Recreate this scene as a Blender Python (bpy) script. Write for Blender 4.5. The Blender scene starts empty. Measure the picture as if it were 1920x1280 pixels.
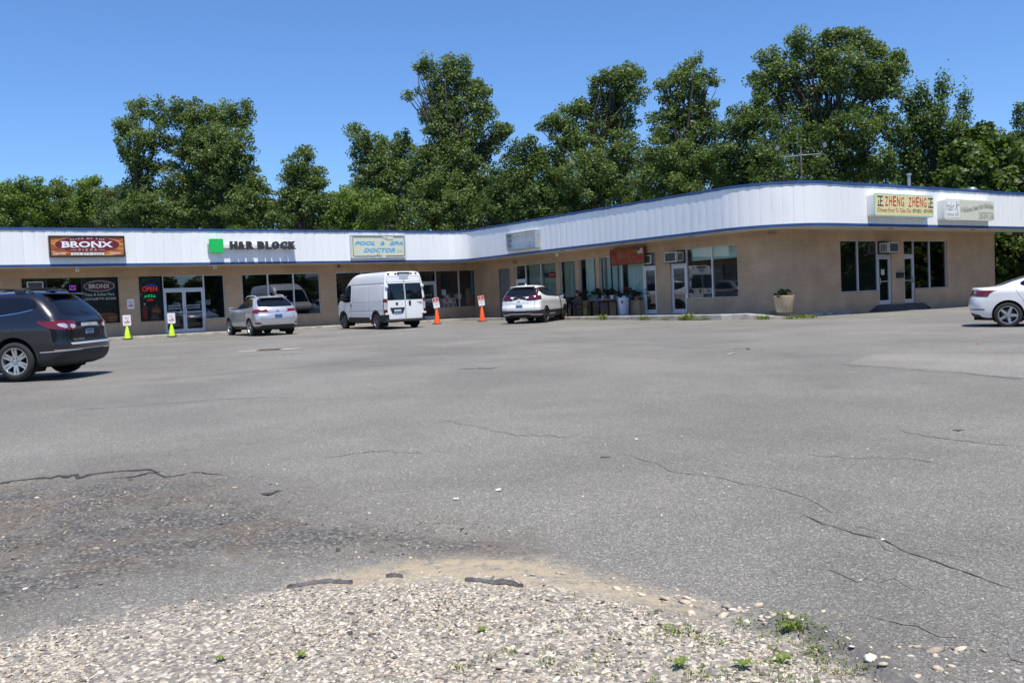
import bpy, bmesh, math, random
import numpy as np
from mathutils import Vector, Matrix, Euler

random.seed(11)
rng = np.random.default_rng(11)
SC = bpy.context.scene
COL = SC.collection
R = math.radians
PI = math.pi

# ------------------------------------------------------------------ camera fit (solved from the facade's own lines)
FPX = 1710.25                       # focal length in pixels of the 1920 wide photograph
PITCH, ROLL, TH = -0.0446, 0.0430, 0.5978651
CAMZ = 0.863                        # eye height above the shop floor (the lot falls away from the shops)
cp, sp = math.cos(PITCH), math.sin(PITCH)
_r = Vector((1, 0, 0)); _f = Vector((0, cp, sp)); _u = Vector((0, -sp, cp))
_c, _s = math.cos(ROLL), math.sin(ROLL)
CR = _c * _r - _s * _u
CU = _s * _r + _c * _u
CF = _f
CAM = Vector((0, 0, CAMZ))
T3 = Vector((math.cos(TH), math.sin(TH), 0))
N3 = Vector((math.sin(TH), -math.cos(TH), 0))

def ray(x, y):
    return CF + CR * ((x - 960) / FPX) + CU * ((640 - y) / FPX)

def at(x, y, Y):
    """the point of a pixel's line of sight at distance Y in front of the eye"""
    r = ray(x, y)
    return CAM + r * (Y / r.y)

def ground(x, y):
    """height of the lot: falls away from the shop fronts and to the right"""
    z = -0.1 - 0.0105 * max(0.0, 46 - y) - 0.012 * max(0.0, x - 9)
    z += 0.0065 * max(0.0, -x - 2) * min(1.0, max(0.0, (46 - y) / 20))
    return z

def on_ground(x, y):
    r = ray(x, y); s = 20.0
    for _ in range(60):
        P = CAM + r * s
        s = (ground(P.x, P.y) - CAM.z) / r.z
    P = CAM + r * s
    return Vector((P.x, P.y, ground(P.x, P.y)))

# ------------------------------------------------------------------ objects
def link(o):
    COL.objects.link(o); return o

def tag(o, label=None, cat=None, group=None, kind=None):
    if label: o['label'] = label
    if cat: o['category'] = cat
    if group: o['group'] = group
    if kind: o['kind'] = kind
    return o

def empty(name, M, label=None, cat=None, group=None):
    o = link(bpy.data.objects.new(name, None))
    o.empty_display_size = 0.2
    o.matrix_world = M
    return tag(o, label, cat, group)

def kids(o):
    return [c for c in bpy.data.objects if c.parent == o]

def copy_tree(o, parent=None):
    c = o.copy(); COL.objects.link(c)
    if parent: c.parent = parent
    for ch in kids(o):
        if ch is not c: copy_tree(ch, c)
    return c

class MB:
    def __init__(s):
        s.v = []; s.f = []; s.m = []; s.uv = {}
    def add(s, vs, fs, mat=0):
        b = len(s.v); s.v += [tuple(p) for p in vs]
        s.f += [tuple(b + i for i in f) for f in fs]; s.m += [mat] * len(fs)
    def quad(s, a, b, c, d, mat=0, uv=None):
        if uv: s.uv[len(s.f)] = uv
        s.add([a, b, c, d], [(0, 1, 2, 3)], mat)
    def box(s, x0, x1, y0, y1, z0, z1, mat=0, M=None):
        vs = [Vector((x, y, z)) for z in (z0, z1) for y in (y0, y1) for x in (x0, x1)]
        if M is not None: vs = [M @ p for p in vs]
        s.add(vs, [(0, 2, 3, 1), (4, 5, 7, 6), (0, 1, 5, 4), (2, 6, 7, 3), (0, 4, 6, 2), (1, 3, 7, 5)], mat)
    def bevbox(s, x0, x1, y0, y1, z0, z1, b, mat=0, M=None, seg=2):
        bm = bmesh.new()
        bmesh.ops.create_cube(bm, size=1, matrix=Matrix.Translation(((x0+x1)/2, (y0+y1)/2, (z0+z1)/2)) @ Matrix.Diagonal((x1-x0, y1-y0, z1-z0, 1)))
        bmesh.ops.bevel(bm, geom=bm.edges[:], offset=b, segments=seg, profile=0.5, affect='EDGES')
        s.bm(bm, M, mat); bm.free()
    def bm(s, bm, M=None, mat=0):
        bm.verts.index_update()
        vs = [(M @ v.co) if M is not None else v.co.copy() for v in bm.verts]
        s.add(vs, [[v.index for v in f.verts] for f in bm.faces], mat)
    def tube(s, pts, r, n=8, mat=0, caps=True):
        pts = [Vector(p) for p in pts]; rr = r if isinstance(r, (list, tuple)) else [r] * len(pts)
        rings = []
        for i, p in enumerate(pts):
            d = (pts[min(i+1, len(pts)-1)] - pts[max(i-1, 0)]).normalized()
            a = Vector((0, 0, 1)) if abs(d.z) < .9 else Vector((1, 0, 0))
            x = d.cross(a).normalized(); y = d.cross(x)
            rings.append([p + (x * math.cos(2*PI*k/n) + y * math.sin(2*PI*k/n)) * rr[i] for k in range(n)])
        vs = [p for q in rings for p in q]
        fs = [(i*n+k, i*n+(k+1) % n, (i+1)*n+(k+1) % n, (i+1)*n+k) for i in range(len(pts)-1) for k in range(n)]
        if caps: fs += [tuple(range(n))[::-1], tuple((len(pts)-1)*n + k for k in range(n))]
        s.add(vs, fs, mat)
    def lathe(s, prof, n=24, mat=0, M=None, sx=1, sy=1):
        """profile of (r, z) turned about z"""
        vs = []
        for r, z in prof:
            for k in range(n):
                p = Vector((r*math.cos(2*PI*k/n)*sx, r*math.sin(2*PI*k/n)*sy, z))
                vs.append(M @ p if M is not None else p)
        fs = [(i*n+k, i*n+(k+1) % n, (i+1)*n+(k+1) % n, (i+1)*n+k) for i in range(len(prof)-1) for k in range(n)]
        s.add(vs, fs, mat)
    def prism(s, poly, y0, y1, mat=0, M=None):
        """polygon of (x, z), from y0 (front) to y1 (back)"""
        n = len(poly)
        vs = [Vector((x, y0, z)) for x, z in poly] + [Vector((x, y1, z)) for x, z in poly]
        if M is not None: vs = [M @ p for p in vs]
        fs = [tuple(range(n)), tuple(range(2*n-1, n-1, -1))] + [(i, n+i, n+(i+1) % n, (i+1) % n) for i in range(n)]
        s.add(vs, fs, mat)
    def mesh(s, name, mats, smooth=False, angle=None):
        me = bpy.data.meshes.new(name)
        me.from_pydata(s.v, [], s.f); 
        for m in (mats if isinstance(mats, (list, tuple)) else [mats]): me.materials.append(m)
        me.polygons.foreach_set('material_index', s.m)
        if s.uv:
            uvl = me.uv_layers.new(name='UVMap')
            for fi, uv in s.uv.items():
                for li, c in zip(me.polygons[fi].loop_indices, uv): uvl.data[li].uv = c
        if smooth:
            me.polygons.foreach_set('use_smooth', [True] * len(s.f))
            if angle: me.set_sharp_from_angle(angle=R(angle))
        me.update(); return me
    def build(s, name, mats, parent=None, smooth=False, angle=40, M=None):
        o = link(bpy.data.objects.new(name, s.mesh(name, mats, smooth, angle)))
        if parent: o.parent = parent
        if M is not None:
            if parent: o.matrix_local = M
            else: o.matrix_world = M
        return o

def rrect(x0, x1, z0, z1, r, n=5):
    p = []
    for cx, cz, a in ((x1-r, z0+r, -90), (x1-r, z1-r, 0), (x0+r, z1-r, 90), (x0+r, z0+r, 180)):
        for k in range(n+1):
            t = R(a + 90*k/n); p.append((cx + r*math.cos(t), cz + r*math.sin(t)))
    return p

def ellipse(cx, cz, rx, rz, n=40):
    return [(cx + rx*math.cos(2*PI*k/n), cz + rz*math.sin(2*PI*k/n)) for k in range(n)]

_tc = {}
def text_geo(body, bold=0.0, shear=0.0, spacing=1.0):
    """outlines of a word from the built-in typeface: (verts, faces) in its own plane"""
    key = (body, bold, shear, spacing)
    if key in _tc: return _tc[key]
    cu = bpy.data.curves.new('t', 'FONT'); cu.body = body; cu.offset = bold; cu.shear = shear
    cu.space_character = spacing; cu.resolution_u = 3
    o = bpy.data.objects.new('t', cu); COL.objects.link(o)
    bpy.context.view_layer.update()
    me = bpy.data.meshes.new_from_object(o.evaluated_get(bpy.context.evaluated_depsgraph_get()))
    vs = [v.co.copy() for v in me.vertices]; fs = [tuple(p.vertices) for p in me.polygons]
    bpy.data.objects.remove(o); bpy.data.curves.remove(cu); bpy.data.meshes.remove(me)
    _tc[key] = (vs, fs); return vs, fs

def put_text(mb, body, x0, x1, z0, z1, y, mat=0, bold=0.0, shear=0.0, depth=0.0, spacing=1.0, curve=None):
    """fit a word into the box x0..x1, z0..z1 at depth y (front)"""
    vs, fs = text_geo(body, bold, shear, spacing)
    if not vs: return
    ax, bx = min(v.x for v in vs), max(v.x for v in vs); ay, by = min(v.y for v in vs), max(v.y for v in vs)
    out = []
    for v in vs:
        x = x0 + (v.x-ax)/(bx-ax)*(x1-x0); z = z0 + (v.y-ay)/(by-ay)*(z1-z0)
        if curve: z += curve((v.x-ax)/(bx-ax))
        out.append((x, y, z))
    mb.add(out, fs, mat)
    if depth:
        n = len(out); from collections import Counter
        ed = Counter()
        for f in fs:
            for i in range(len(f)):
                ed[tuple(sorted((f[i], f[(i+1) % len(f)])))] += 1
        sides = [e for e, c in ed.items() if c == 1]
        b = [(x, yy+depth, z) for x, yy, z in out]
        mb.add(out + b, [(a, c, n+c, n+a) for a, c in sides], mat)

# ------------------------------------------------------------------ materials
def nodes(name):
    m = bpy.data.materials.new(name); m.use_nodes = True
    nt = m.node_tree
    return m, nt, nt.nodes['Principled BSDF'], nt.nodes, nt.links

def ramp(N, stops):
    r = N.new('ShaderNodeValToRGB'); e = r.color_ramp.elements
    while len(e) < len(stops): e.new(0.5)
    for el, (p, c) in zip(e, stops):
        el.position = p; el.color = (c, c, c, 1) if isinstance(c, (int, float)) else (*c, 1)
    return r

def mat(name, col, rough=0.6, metal=0.0, noise=0.12, scale=6.0, bump=0.0, coat=0.0, spec=0.5, emit=None, es=0.0, bscale=None, coords='Object'):
    m, nt, b, N, L = nodes(name)
    tc = N.new('ShaderNodeTexCoord'); tx = N.new('ShaderNodeTexNoise')
    tx.inputs['Scale'].default_value = scale; tx.inputs['Detail'].default_value = 6
    L.new(tc.outputs[coords], tx.inputs['Vector'])
    rp = ramp(N, [(0.3, tuple(c*(1-noise) for c in col)), (0.7, tuple(min(1, c*(1+noise)) for c in col))])
    L.new(tx.outputs['Fac'], rp.inputs['Fac']); L.new(rp.outputs['Color'], b.inputs['Base Color'])
    b.inputs['Roughness'].default_value = rough; b.inputs['Metallic'].default_value = metal
    b.inputs['Specular IOR Level'].default_value = spec
    b.inputs['Coat Weight'].default_value = coat; b.inputs['Coat Roughness'].default_value = 0.03
    if bump:
        t2 = N.new('ShaderNodeTexNoise'); t2.inputs['Scale'].default_value = bscale or scale*6
        t2.inputs['Detail'].default_value = 5; L.new(tc.outputs[coords], t2.inputs['Vector'])
        bp = N.new('ShaderNodeBump'); bp.inputs['Strength'].default_value = bump; bp.inputs['Distance'].default_value = 0.02
        L.new(t2.outputs['Fac'], bp.inputs['Height']); L.new(bp.outputs['Normal'], b.inputs['Normal'])
    if emit:
        b.inputs['Emission Color'].default_value = (*emit, 1); b.inputs['Emission Strength'].default_value = es
    return m

def brick(name, rot):
    m, nt, b, N, L = nodes(name)
    uv = N.new('ShaderNodeUVMap'); uv.uv_map = 'UVMap'
    mp = N.new('ShaderNodeMapping'); L.new(uv.outputs['UV'], mp.inputs['Vector'])
    if rot: mp.inputs['Rotation'].default_value[2] = R(90)
    bt = N.new('ShaderNodeTexBrick'); L.new(mp.outputs['Vector'], bt.inputs['Vector'])
    bt.inputs['Scale'].default_value = 1.0
    bt.inputs['Brick Width'].default_value = 0.22 if not rot else 0.30
    bt.inputs['Row Height'].default_value = 0.075 if not rot else 0.085
    bt.inputs['Mortar Size'].default_value = 0.008; bt.inputs['Mortar Smooth'].default_value = 0.3
    bt.inputs['Bias'].default_value = 0.0
    bt.offset = 0.5 if not rot else 0.0
    k = 1.0
    bt.inputs['Color1'].default_value = (0.56*k, 0.395*k, 0.255*k, 1)
    bt.inputs['Color2'].default_value = (0.52*k, 0.365*k, 0.235*k, 1)
    bt.inputs['Mortar'].default_value = (0.38*k, 0.265*k, 0.168*k, 1)
    tx = N.new('ShaderNodeTexNoise'); tx.inputs['Scale'].default_value = 0.9; tx.inputs['Detail'].default_value = 7
    L.new(uv.outputs['UV'], tx.inputs['Vector'])
    rp = ramp(N, [(0.3, 0.84), (0.7, 1.12)]); L.new(tx.outputs['Fac'], rp.inputs['Fac'])
    mx = N.new('ShaderNodeMix'); mx.data_type = 'RGBA'; mx.blend_type = 'MULTIPLY'; mx.inputs['Factor'].default_value = 1
    L.new(bt.outputs['Color'], mx.inputs['A']); L.new(rp.outputs['Color'], mx.inputs['B'])
    L.new(mx.outputs['Result'], b.inputs['Base Color'])
    bp = N.new('ShaderNodeBump'); bp.inputs['Strength'].default_value = 0.6; bp.inputs['Distance'].default_value = 0.012; bp.invert = True
    L.new(bt.outputs['Fac'], bp.inputs['Height']); L.new(bp.outputs['Normal'], b.inputs['Normal'])
    b.inputs['Roughness'].default_value = 0.75; b.inputs['Specular IOR Level'].default_value = 0.3
    return m

def glass(name, tint=(0.52, 0.58, 0.56), refl=0.12):
    """shop window glass: a see-through sheet with a mirror share that grows at glancing angles"""
    m, nt, b, N, L = nodes(name)
    N.remove(b); out = N['Material Output']
    tr = N.new('ShaderNodeBsdfTransparent'); tr.inputs['Color'].default_value = (*tint, 1)
    gl = N.new('ShaderNodeBsdfGlossy'); gl.inputs['Roughness'].default_value = 0.004; gl.inputs['Color'].default_value = (0.95, 0.97, 1, 1)
    tc = N.new('ShaderNodeTexCoord'); nz = N.new('ShaderNodeTexNoise'); nz.inputs['Scale'].default_value = 0.7
    L.new(tc.outputs['Object'], nz.inputs['Vector'])
    bp = N.new('ShaderNodeBump'); bp.inputs['Strength'].default_value = 0.03; bp.inputs['Distance'].default_value = 0.05
    L.new(nz.outputs['Fac'], bp.inputs['Height']); L.new(bp.outputs['Normal'], gl.inputs['Normal'])
    fr = N.new('ShaderNodeLayerWeight'); fr.inputs['Blend'].default_value = 0.25
    mp = N.new('ShaderNodeMapRange'); mp.inputs['To Min'].default_value = refl; mp.inputs['To Max'].default_value = 0.9
    L.new(fr.outputs['Facing'], mp.inputs['Value'])
    pw = N.new('ShaderNodeMath'); pw.operation = 'POWER'; pw.inputs[1].default_value = 2.5
    L.new(fr.outputs['Facing'], pw.inputs[0]); L.new(pw.outputs[0], mp.inputs['Value'])
    mx = N.new('ShaderNodeMixShader'); L.new(mp.outputs['Result'], mx.inputs['Fac'])
    L.new(tr.outputs[0], mx.inputs[1]); L.new(gl.outputs[0], mx.inputs[2]); L.new(mx.outputs[0], out.inputs['Surface'])
    return m

M = {}
M['brick'] = brick('painted_brick', False)
M['soldier'] = brick('painted_brick_on_end', True)
M['alu'] = mat('silver_aluminium', (0.62, 0.64, 0.66), 0.35, 0.35, 0.05)
M['glass'] = glass('window_glass')
M['glassclear'] = glass('clear_window_glass', (.9, .94, .92), .10)
M['soffit'] = mat('soffit_board', (0.62, 0.58, 0.5), 0.8, noise=0.1, scale=1.5)
M['blue'] = mat('blue_trim', (0.026, 0.075, 0.21), 0.45, noise=0.22, scale=1.2)
M['white'] = mat('white_paint', (0.78, 0.78, 0.77), 0.5, noise=0.05)
M['black'] = mat('black_paint', (0.012, 0.012, 0.014), 0.5, noise=0.2)
M['rubber'] = mat('tyre_rubber', (0.022, 0.022, 0.023), 0.85, noise=0.25, scale=20)
M['interior'] = mat('shop_interior', (0.2, 0.2, 0.19), 0.9, noise=0.15, scale=1)
M['shopfloor'] = mat('shop_floor', (0.16, 0.15, 0.14), 0.7, noise=0.2, scale=2)
M['roof'] = mat('roof_felt', (0.09, 0.09, 0.09), 0.9, noise=0.2, scale=1)
M['concrete'] = mat('sidewalk_concrete', (0.38, 0.355, 0.305), 0.9, noise=0.3, scale=2.5, bump=0.3, bscale=40)
M['galv'] = mat('galvanised_steel', (0.5, 0.52, 0.53), 0.4, 0.7, 0.15)

# ------------------------------------------------------------------ sky, sun, camera
EL, AZ = R(69), Vector((0.313, -0.95)).normalized()          # direction towards the sun
w = bpy.data.worlds.new('World'); SC.world = w; w.use_nodes = True
wn, wl = w.node_tree.nodes, w.node_tree.links
sky = wn.new('ShaderNodeTexSky'); sky.sky_type = 'NISHITA'; sky.sun_disc = False
sky.sun_elevation = EL; sky.sun_rotation = math.atan2(AZ.x, AZ.y)
sky.altitude = 200; sky.air_density = 1.0; sky.dust_density = 0.3; sky.ozone_density = 4.0
tint = wn.new('ShaderNodeMix'); tint.data_type = 'RGBA'; tint.blend_type = 'MULTIPLY'; tint.inputs['Factor'].default_value = 1   # a clear, deep blue June sky
tint.inputs['B'].default_value = (.58, .765, 1.0, 1)
wl.new(sky.outputs['Color'], tint.inputs['A']); wl.new(tint.outputs['Result'], wn['Background'].inputs['Color'])
wn['Background'].inputs['Strength'].default_value = 0.14
sl = bpy.data.lights.new('sun', 'SUN'); sl.energy = 5.0; sl.angle = R(0.53); sl.color = (1, 0.94, 0.83)
so = link(bpy.data.objects.new('sun', sl))
sd = Vector((AZ.x*math.cos(EL), AZ.y*math.cos(EL), math.sin(EL)))
so.rotation_euler = sd.to_track_quat('Z', 'Y').to_euler()
so.location = sd * 60

cam = bpy.data.cameras.new('camera'); co = link(bpy.data.objects.new('camera', cam))
cam.sensor_fit = 'HORIZONTAL'; cam.sensor_width = 36; cam.lens = FPX / 1920 * 36
cam.clip_start = 0.05; cam.clip_end = 2000
mw = Matrix.Identity(4)
for i in range(3):
    mw[i][0], mw[i][1], mw[i][2], mw[i][3] = CR[i], CU[i], -CF[i], CAM[i]
co.matrix_world = mw
SC.camera = co
vs = SC.view_settings
vs.view_transform = 'Standard'; vs.look = 'None'; vs.exposure = 0.28; vs.gamma = 1.0; vs.use_curve_mapping = False
SC.render.engine = 'CYCLES'
SC.cycles.use_denoising = True
SC.cycles.max_bounces = 8; SC.cycles.transparent_max_bounces = 12
# ------------------------------------------------------------------ the parking lot
_lat = rng.random((256, 256))
def vnoise(x, y, sc, o=0):
    x = x*sc + 37.3*(o+1); y = y*sc + 91.7*(o+1)
    xi = np.floor(x).astype(int); yi = np.floor(y).astype(int); fx = x-xi; fy = y-yi
    fx = fx*fx*(3-2*fx); fy = fy*fy*(3-2*fy)
    g = lambda a, b: _lat[a % 256, b % 256]
    return (g(xi, yi)*(1-fx)+g(xi+1, yi)*fx)*(1-fy) + (g(xi, yi+1)*(1-fx)+g(xi+1, yi+1)*fx)*fy

def fbm(x, y, sc, n=4, o=0):
    return sum(vnoise(x, y, sc*2**k, o+k)*0.5**k for k in range(n)) / sum(0.5**k for k in range(n))

def seg_dist(x, y, pts):
    d = np.full(x.shape, 1e9)
    for (ax, ay), (bx, by) in zip(pts[:-1], pts[1:]):
        dx, dy = bx-ax, by-ay; L2 = dx*dx+dy*dy + 1e-12
        t = np.clip(((x-ax)*dx+(y-ay)*dy)/L2, 0, 1)
        d = np.minimum(d, np.hypot(x-ax-t*dx, y-ay-t*dy))
    return d

def poly_sdf(x, y, pts):
    """distance to a closed outline, negative inside"""
    d = seg_dist(x, y, pts + [pts[0]]); ins = np.zeros(x.shape, bool); n = len(pts)
    for i in range(n):
        (ax, ay), (bx, by) = pts[i], pts[(i+1) % n]
        c = ((ay > y) != (by > y)) & (x < (bx-ax)*(y-ay)/(by-ay+1e-12)+ax)
        ins ^= c
    return np.where(ins, -d, d)

GRAV_EDGE = [(-4.2, 3.75), (-2.9, 4.0), (-2.36, 4.05), (-1.95, 4.2), (-1.56, 4.45), (-1.2, 4.62), (-.81, 4.72), (-.37, 4.75), (.06, 4.66), (.4, 4.40),
             (.66, 4.15), (.84, 3.95), (1.05, 3.78), (1.2, 3.55), (1.27, 3.35), (1.31, 3.1), (1.4, 2.6), (1.5, 1.6)]
GRAVEL = GRAV_EDGE + [(-4.5, 1.6)]
DARK = [(-6.3, 7.5), (-4.42, 7.74), (-3.9, 7.93), (-3.07, 7.84), (-2.4, 7.6), (-1.9, 7.1), (-1.3, 6.4), (-.6, 5.95), (.0, 5.5), (.15, 5.05), (-.1, 4.95), (-.8, 4.9), (-1.4, 4.9),
        (-2.1, 4.62), (-2.6, 4.3), (-4.2, 3.9), (-6, 4.0)]
SAND = [(-1.15, 4.72), (-.75, 5.0), (-.3, 5.06), (.12, 4.88), (.52, 4.44), (.9, 4.02), (.75, 3.86), (.42, 4.06), (.1, 4.26), (-.4, 4.38), (-1.0, 4.42)]
RIDGE = [(1.08, 3.76), (1.19, 3.6), (1.27, 3.38), (1.31, 3.15), (1.38, 2.7), (1.45, 2.2)]

PX, PY = (-7.0, 6.0), (2.4, 10.0)
def relief(x, y):
    """small heights of the worn apron in front: sunk rubble, gravel bank, asphalt lip"""
    n1 = fbm(x, y, 1.6, 4, 3)-.5
    dk = poly_sdf(x, y, DARK) + n1*.5
    inside = np.clip(-dk/.10, 0, 1); soft = np.clip((.25-dk)/.75, 0, 1)
    gv = poly_sdf(x, y, GRAVEL) + (fbm(x, y, 3, 3, 9)-.5)*.25
    gin = np.clip((.30-gv)/.75, 0, 1)
    h = -0.022*inside*(1-gin)
    h += inside*(1-gin)*((fbm(x, y, 14, 3, 5)-.5)*.022)
    h += np.clip(-gv/.25, 0, 1)*(0.025 + (fbm(x, y, 2.2, 3, 7)-.5)*.05 + (fbm(x, y, 18, 2, 8)-.5)*.018)
    rd = seg_dist(x, y, RIDGE)
    h += 0.05*np.exp(-(rd/.055)**2)
    h += (fbm(x, y, .9, 3, 1)-.5)*.012
    fade = np.clip(np.minimum.reduce([x-PX[0], PX[1]-x, y-PY[0]+.2, PY[1]-y])/.5, 0, 1)
    sd_ = poly_sdf(x, y, SAND) + n1*.22
    sand = np.clip(-sd_/.22+.3, 0, 1)*.9
    rim = np.exp(-(rd/.075)**2)
    return h*fade, np.clip(soft, 0, 1)*(1-gin*.8), gin, sand, rim

def ground_np(x, y):
    z = -0.1 - 0.0105*np.maximum(0, 46-y) - 0.012*np.maximum(0, x-9)
    return z + 0.0065*np.maximum(0, -x-2)*np.clip((46-y)/20, 0, 1)

def lot_mesh():
    step = 0.025
    xs = np.arange(PX[0], PX[1]+1e-6, step); ys = np.arange(PY[0], PY[1]+1e-6, step)
    X, Y = np.meshgrid(xs, ys); h, dk, gv, sd_, rim = relief(X, Y)
    Z = ground_np(X, Y)+h
    nx, ny = len(xs), len(ys)
    V = np.stack([X, Y, Z], -1).reshape(-1, 3)
    i = np.arange(nx*ny).reshape(ny, nx)
    F = np.stack([i[:-1, :-1], i[:-1, 1:], i[1:, 1:], i[1:, :-1]], -1).reshape(-1, 4)
    C = np.stack([dk, gv, sd_, rim], -1).reshape(-1, 4)
    gx = [-420, -200, -100, -60, -40, -25, -15, -7, -2, 6, 9, 15, 22, 30, 40, 60, 120, 420]
    gy = [-300, -100, -40, -15, -5, 0, 2.4, 10, 20, 26, 32, 38, 46, 60, 120, 600]
    X2, Y2 = np.meshgrid(np.array(gx, float), np.array(gy, float))
    Z2 = ground_np(np.clip(X2, -60, 60), np.clip(Y2, -20, 600))
    V2 = np.stack([X2, Y2, Z2], -1).reshape(-1, 3)
    F2 = []; b = len(V); m = len(gx)
    for r in range(len(gy)-1):
        for c in range(m-1):
            if gx[c] >= PX[0] and gx[c+1] <= PX[1] and gy[r] >= PY[0] and gy[r+1] <= PY[1]: continue
            F2.append((b+r*m+c, b+r*m+c+1, b+(r+1)*m+c+1, b+(r+1)*m+c))
    V = np.concatenate([V, V2]); F = np.concatenate([F, np.array(F2)]); C = np.concatenate([C, np.zeros((len(V2), 4))])
    me = bpy.data.meshes.new('parking_lot')
    me.vertices.add(len(V)); me.vertices.foreach_set('co', V.ravel())
    me.loops.add(F.size); me.loops.foreach_set('vertex_index', F.ravel().astype(np.int32))
    me.polygons.add(len(F)); me.polygons.foreach_set('loop_start', np.arange(0, F.size, 4, dtype=np.int32))
    me.polygons.foreach_set('use_smooth', np.ones(len(F), bool))
    me.update(calc_edges=True)
    a = me.color_attributes.new('wear', 'FLOAT_COLOR', 'POINT'); a.data.foreach_set('color', C.ravel())
    return me

def asphalt_mat(name, base=0.91, wear=True):
    m, nt, b, N, L = nodes(name)
    tc = N.new('ShaderNodeTexCoord'); P = tc.outputs['Object']
    def noise(sc, det=4, dist=0):
        t = N.new('ShaderNodeTexNoise'); t.inputs['Scale'].default_value = sc; t.inputs['Detail'].default_value = det
        t.inputs['Distortion'].default_value = dist; L.new(P, t.inputs['Vector']); return t.outputs['Fac']
    def mix(a, b_, f, mode='MIX'):
        x = N.new('ShaderNodeMix'); x.data_type = 'RGBA'; x.blend_type = mode
        for s_, v in (('Factor', f), ('A', a), ('B', b_)):
            if hasattr(v, 'is_output'): L.new(v, x.inputs[s_])
            else: x.inputs[s_].default_value = v if s_ == 'Factor' else ((*v, 1) if not isinstance(v, float) else (v, v, v, 1))
        return x.outputs['Result']
    def rmp(f, st):
        r = ramp(N, st); L.new(f, r.inputs['Fac']); return r.outputs['Color']
    g = lambda v: (v*base*1.19, v*base*1.135, v*base*1.03)
    # fine aggregate: every stone its own grey
    vo = N.new('ShaderNodeTexVoronoi'); vo.inputs['Scale'].default_value = 150; L.new(P, vo.inputs['Vector'])
    sep = N.new('ShaderNodeSeparateColor'); L.new(vo.outputs['Color'], sep.inputs['Color'])
    col = rmp(sep.outputs['Red'], [(0.0, g(.09)), (0.3, g(.145)), (0.75, g(.185)), (0.93, g(.24)), (1.0, g(.42))])
    # coarser chips, light and dark, that still read further out
    v2 = N.new('ShaderNodeTexVoronoi'); v2.inputs['Scale'].default_value = 75; L.new(P, v2.inputs['Vector'])
    s2 = N.new('ShaderNodeSeparateColor'); L.new(v2.outputs['Color'], s2.inputs['Color'])
    col = mix(col, g(.46), rmp(s2.outputs['Green'], [(0.965, 0.0), (0.985, 0.4)]))
    col = mix(col, g(.06), rmp(s2.outputs['Blue'], [(0.95, 0.0), (0.975, 0.35)]))
    v3 = N.new('ShaderNodeTexVoronoi'); v3.inputs['Scale'].default_value = 9; L.new(P, v3.inputs['Vector'])
    s3 = N.new('ShaderNodeSeparateColor'); L.new(v3.outputs['Color'], s3.inputs['Color'])
    dd = rmp(v3.outputs['Distance'], [(0.06, 1.0), (0.14, 0.0)])
    col = mix(col, g(.5), mix((0, 0, 0), dd, rmp(s3.outputs['Red'], [(0.965, 0.0), (0.975, 0.8)])))
    # broad weathering: faded lanes, old oil, drying marks
    col = mix(col, rmp(noise(0.35, 6, .6), [(0.3, .86), (0.5, 1.0), (0.72, 1.10)]), 1.0, 'MULTIPLY')
    col = mix(col, rmp(noise(1.7, 5, .3), [(0.25, .93), (0.5, 1.0), (0.75, 1.06)]), 1.0, 'MULTIPLY')
    col = mix(col, rmp(noise(22, 5), [(0.3, .93), (0.7, 1.07)]), 1.0, 'MULTIPLY')
    col = mix(col, rmp(noise(0.13, 7, 1.2), [(0.38, .90), (0.5, 1.0), (0.62, 1.06)]), 1.0, 'MULTIPLY')
    col = mix(col, (.062, .06, .058), rmp(noise(.55, 7, .8), [(.66, 0.0), (.8, .35)]))
    if wear:
        at_ = N.new('ShaderNodeAttribute'); at_.attribute_name = 'wear'
        sc = N.new('ShaderNodeSeparateColor'); L.new(at_.outputs['Color'], sc.inputs['Color'])
        v4 = N.new('ShaderNodeTexVoronoi'); v4.inputs['Scale'].default_value = 60; L.new(P, v4.inputs['Vector'])
        s4 = N.new('ShaderNodeSeparateColor'); L.new(v4.outputs['Color'], s4.inputs['Color'])
        rub = rmp(s4.outputs['Red'], [(0, (.055, .052, .049)), (.5, (.098, .094, .088)), (.85, (.145, .138, .128)), (1, (.27, .255, .23))])
        rub = mix(rub, (.165, .125, .09), rmp(noise(2.0, 6, .6), [(.45, 0.0), (.72, .55)]))
        mk = N.new('ShaderNodeMath'); mk.operation = 'MULTIPLY'; mk.inputs[1].default_value = 1.0; L.new(sc.outputs['Red'], mk.inputs[0])
        nz = N.new('ShaderNodeMapRange'); L.new(noise(3.1, 6, .4), nz.inputs['Value']); nz.inputs['From Min'].default_value = .24; nz.inputs['From Max'].default_value = .5
        mk2 = N.new('ShaderNodeMath'); mk2.operation = 'MULTIPLY'; L.new(mk.outputs[0], mk2.inputs[0]); L.new(nz.outputs['Result'], mk2.inputs[1])
        col = mix(col, rub, mk2.outputs[0])
        base_g = rmp(s4.outputs['Green'], [(0, (.14, .13, .12)), (.45, (.26, .235, .205)), (.8, (.40, .36, .30)), (1, (.62, .56, .47))])
        ad = N.new('ShaderNodeMath'); ad.operation = 'ADD'; L.new(sc.outputs['Green'], ad.inputs[0]); L.new(noise(6.5, 9, .5), ad.inputs[1])
        gm = N.new('ShaderNodeMapRange'); L.new(ad.outputs[0], gm.inputs['Value']); gm.inputs['From Min'].default_value = .82; gm.inputs['From Max'].default_value = 1.22
        col = mix(col, base_g, gm.outputs['Result'])
        snd = rmp(noise(90, 3), [(.3, (.31, .25, .17)), (.7, (.46, .38, .27))])
        sm = N.new('ShaderNodeMapRange'); L.new(noise(11, 7, .5), sm.inputs['Value']); sm.inputs['From Min'].default_value = .3; sm.inputs['From Max'].default_value = .55
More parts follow.
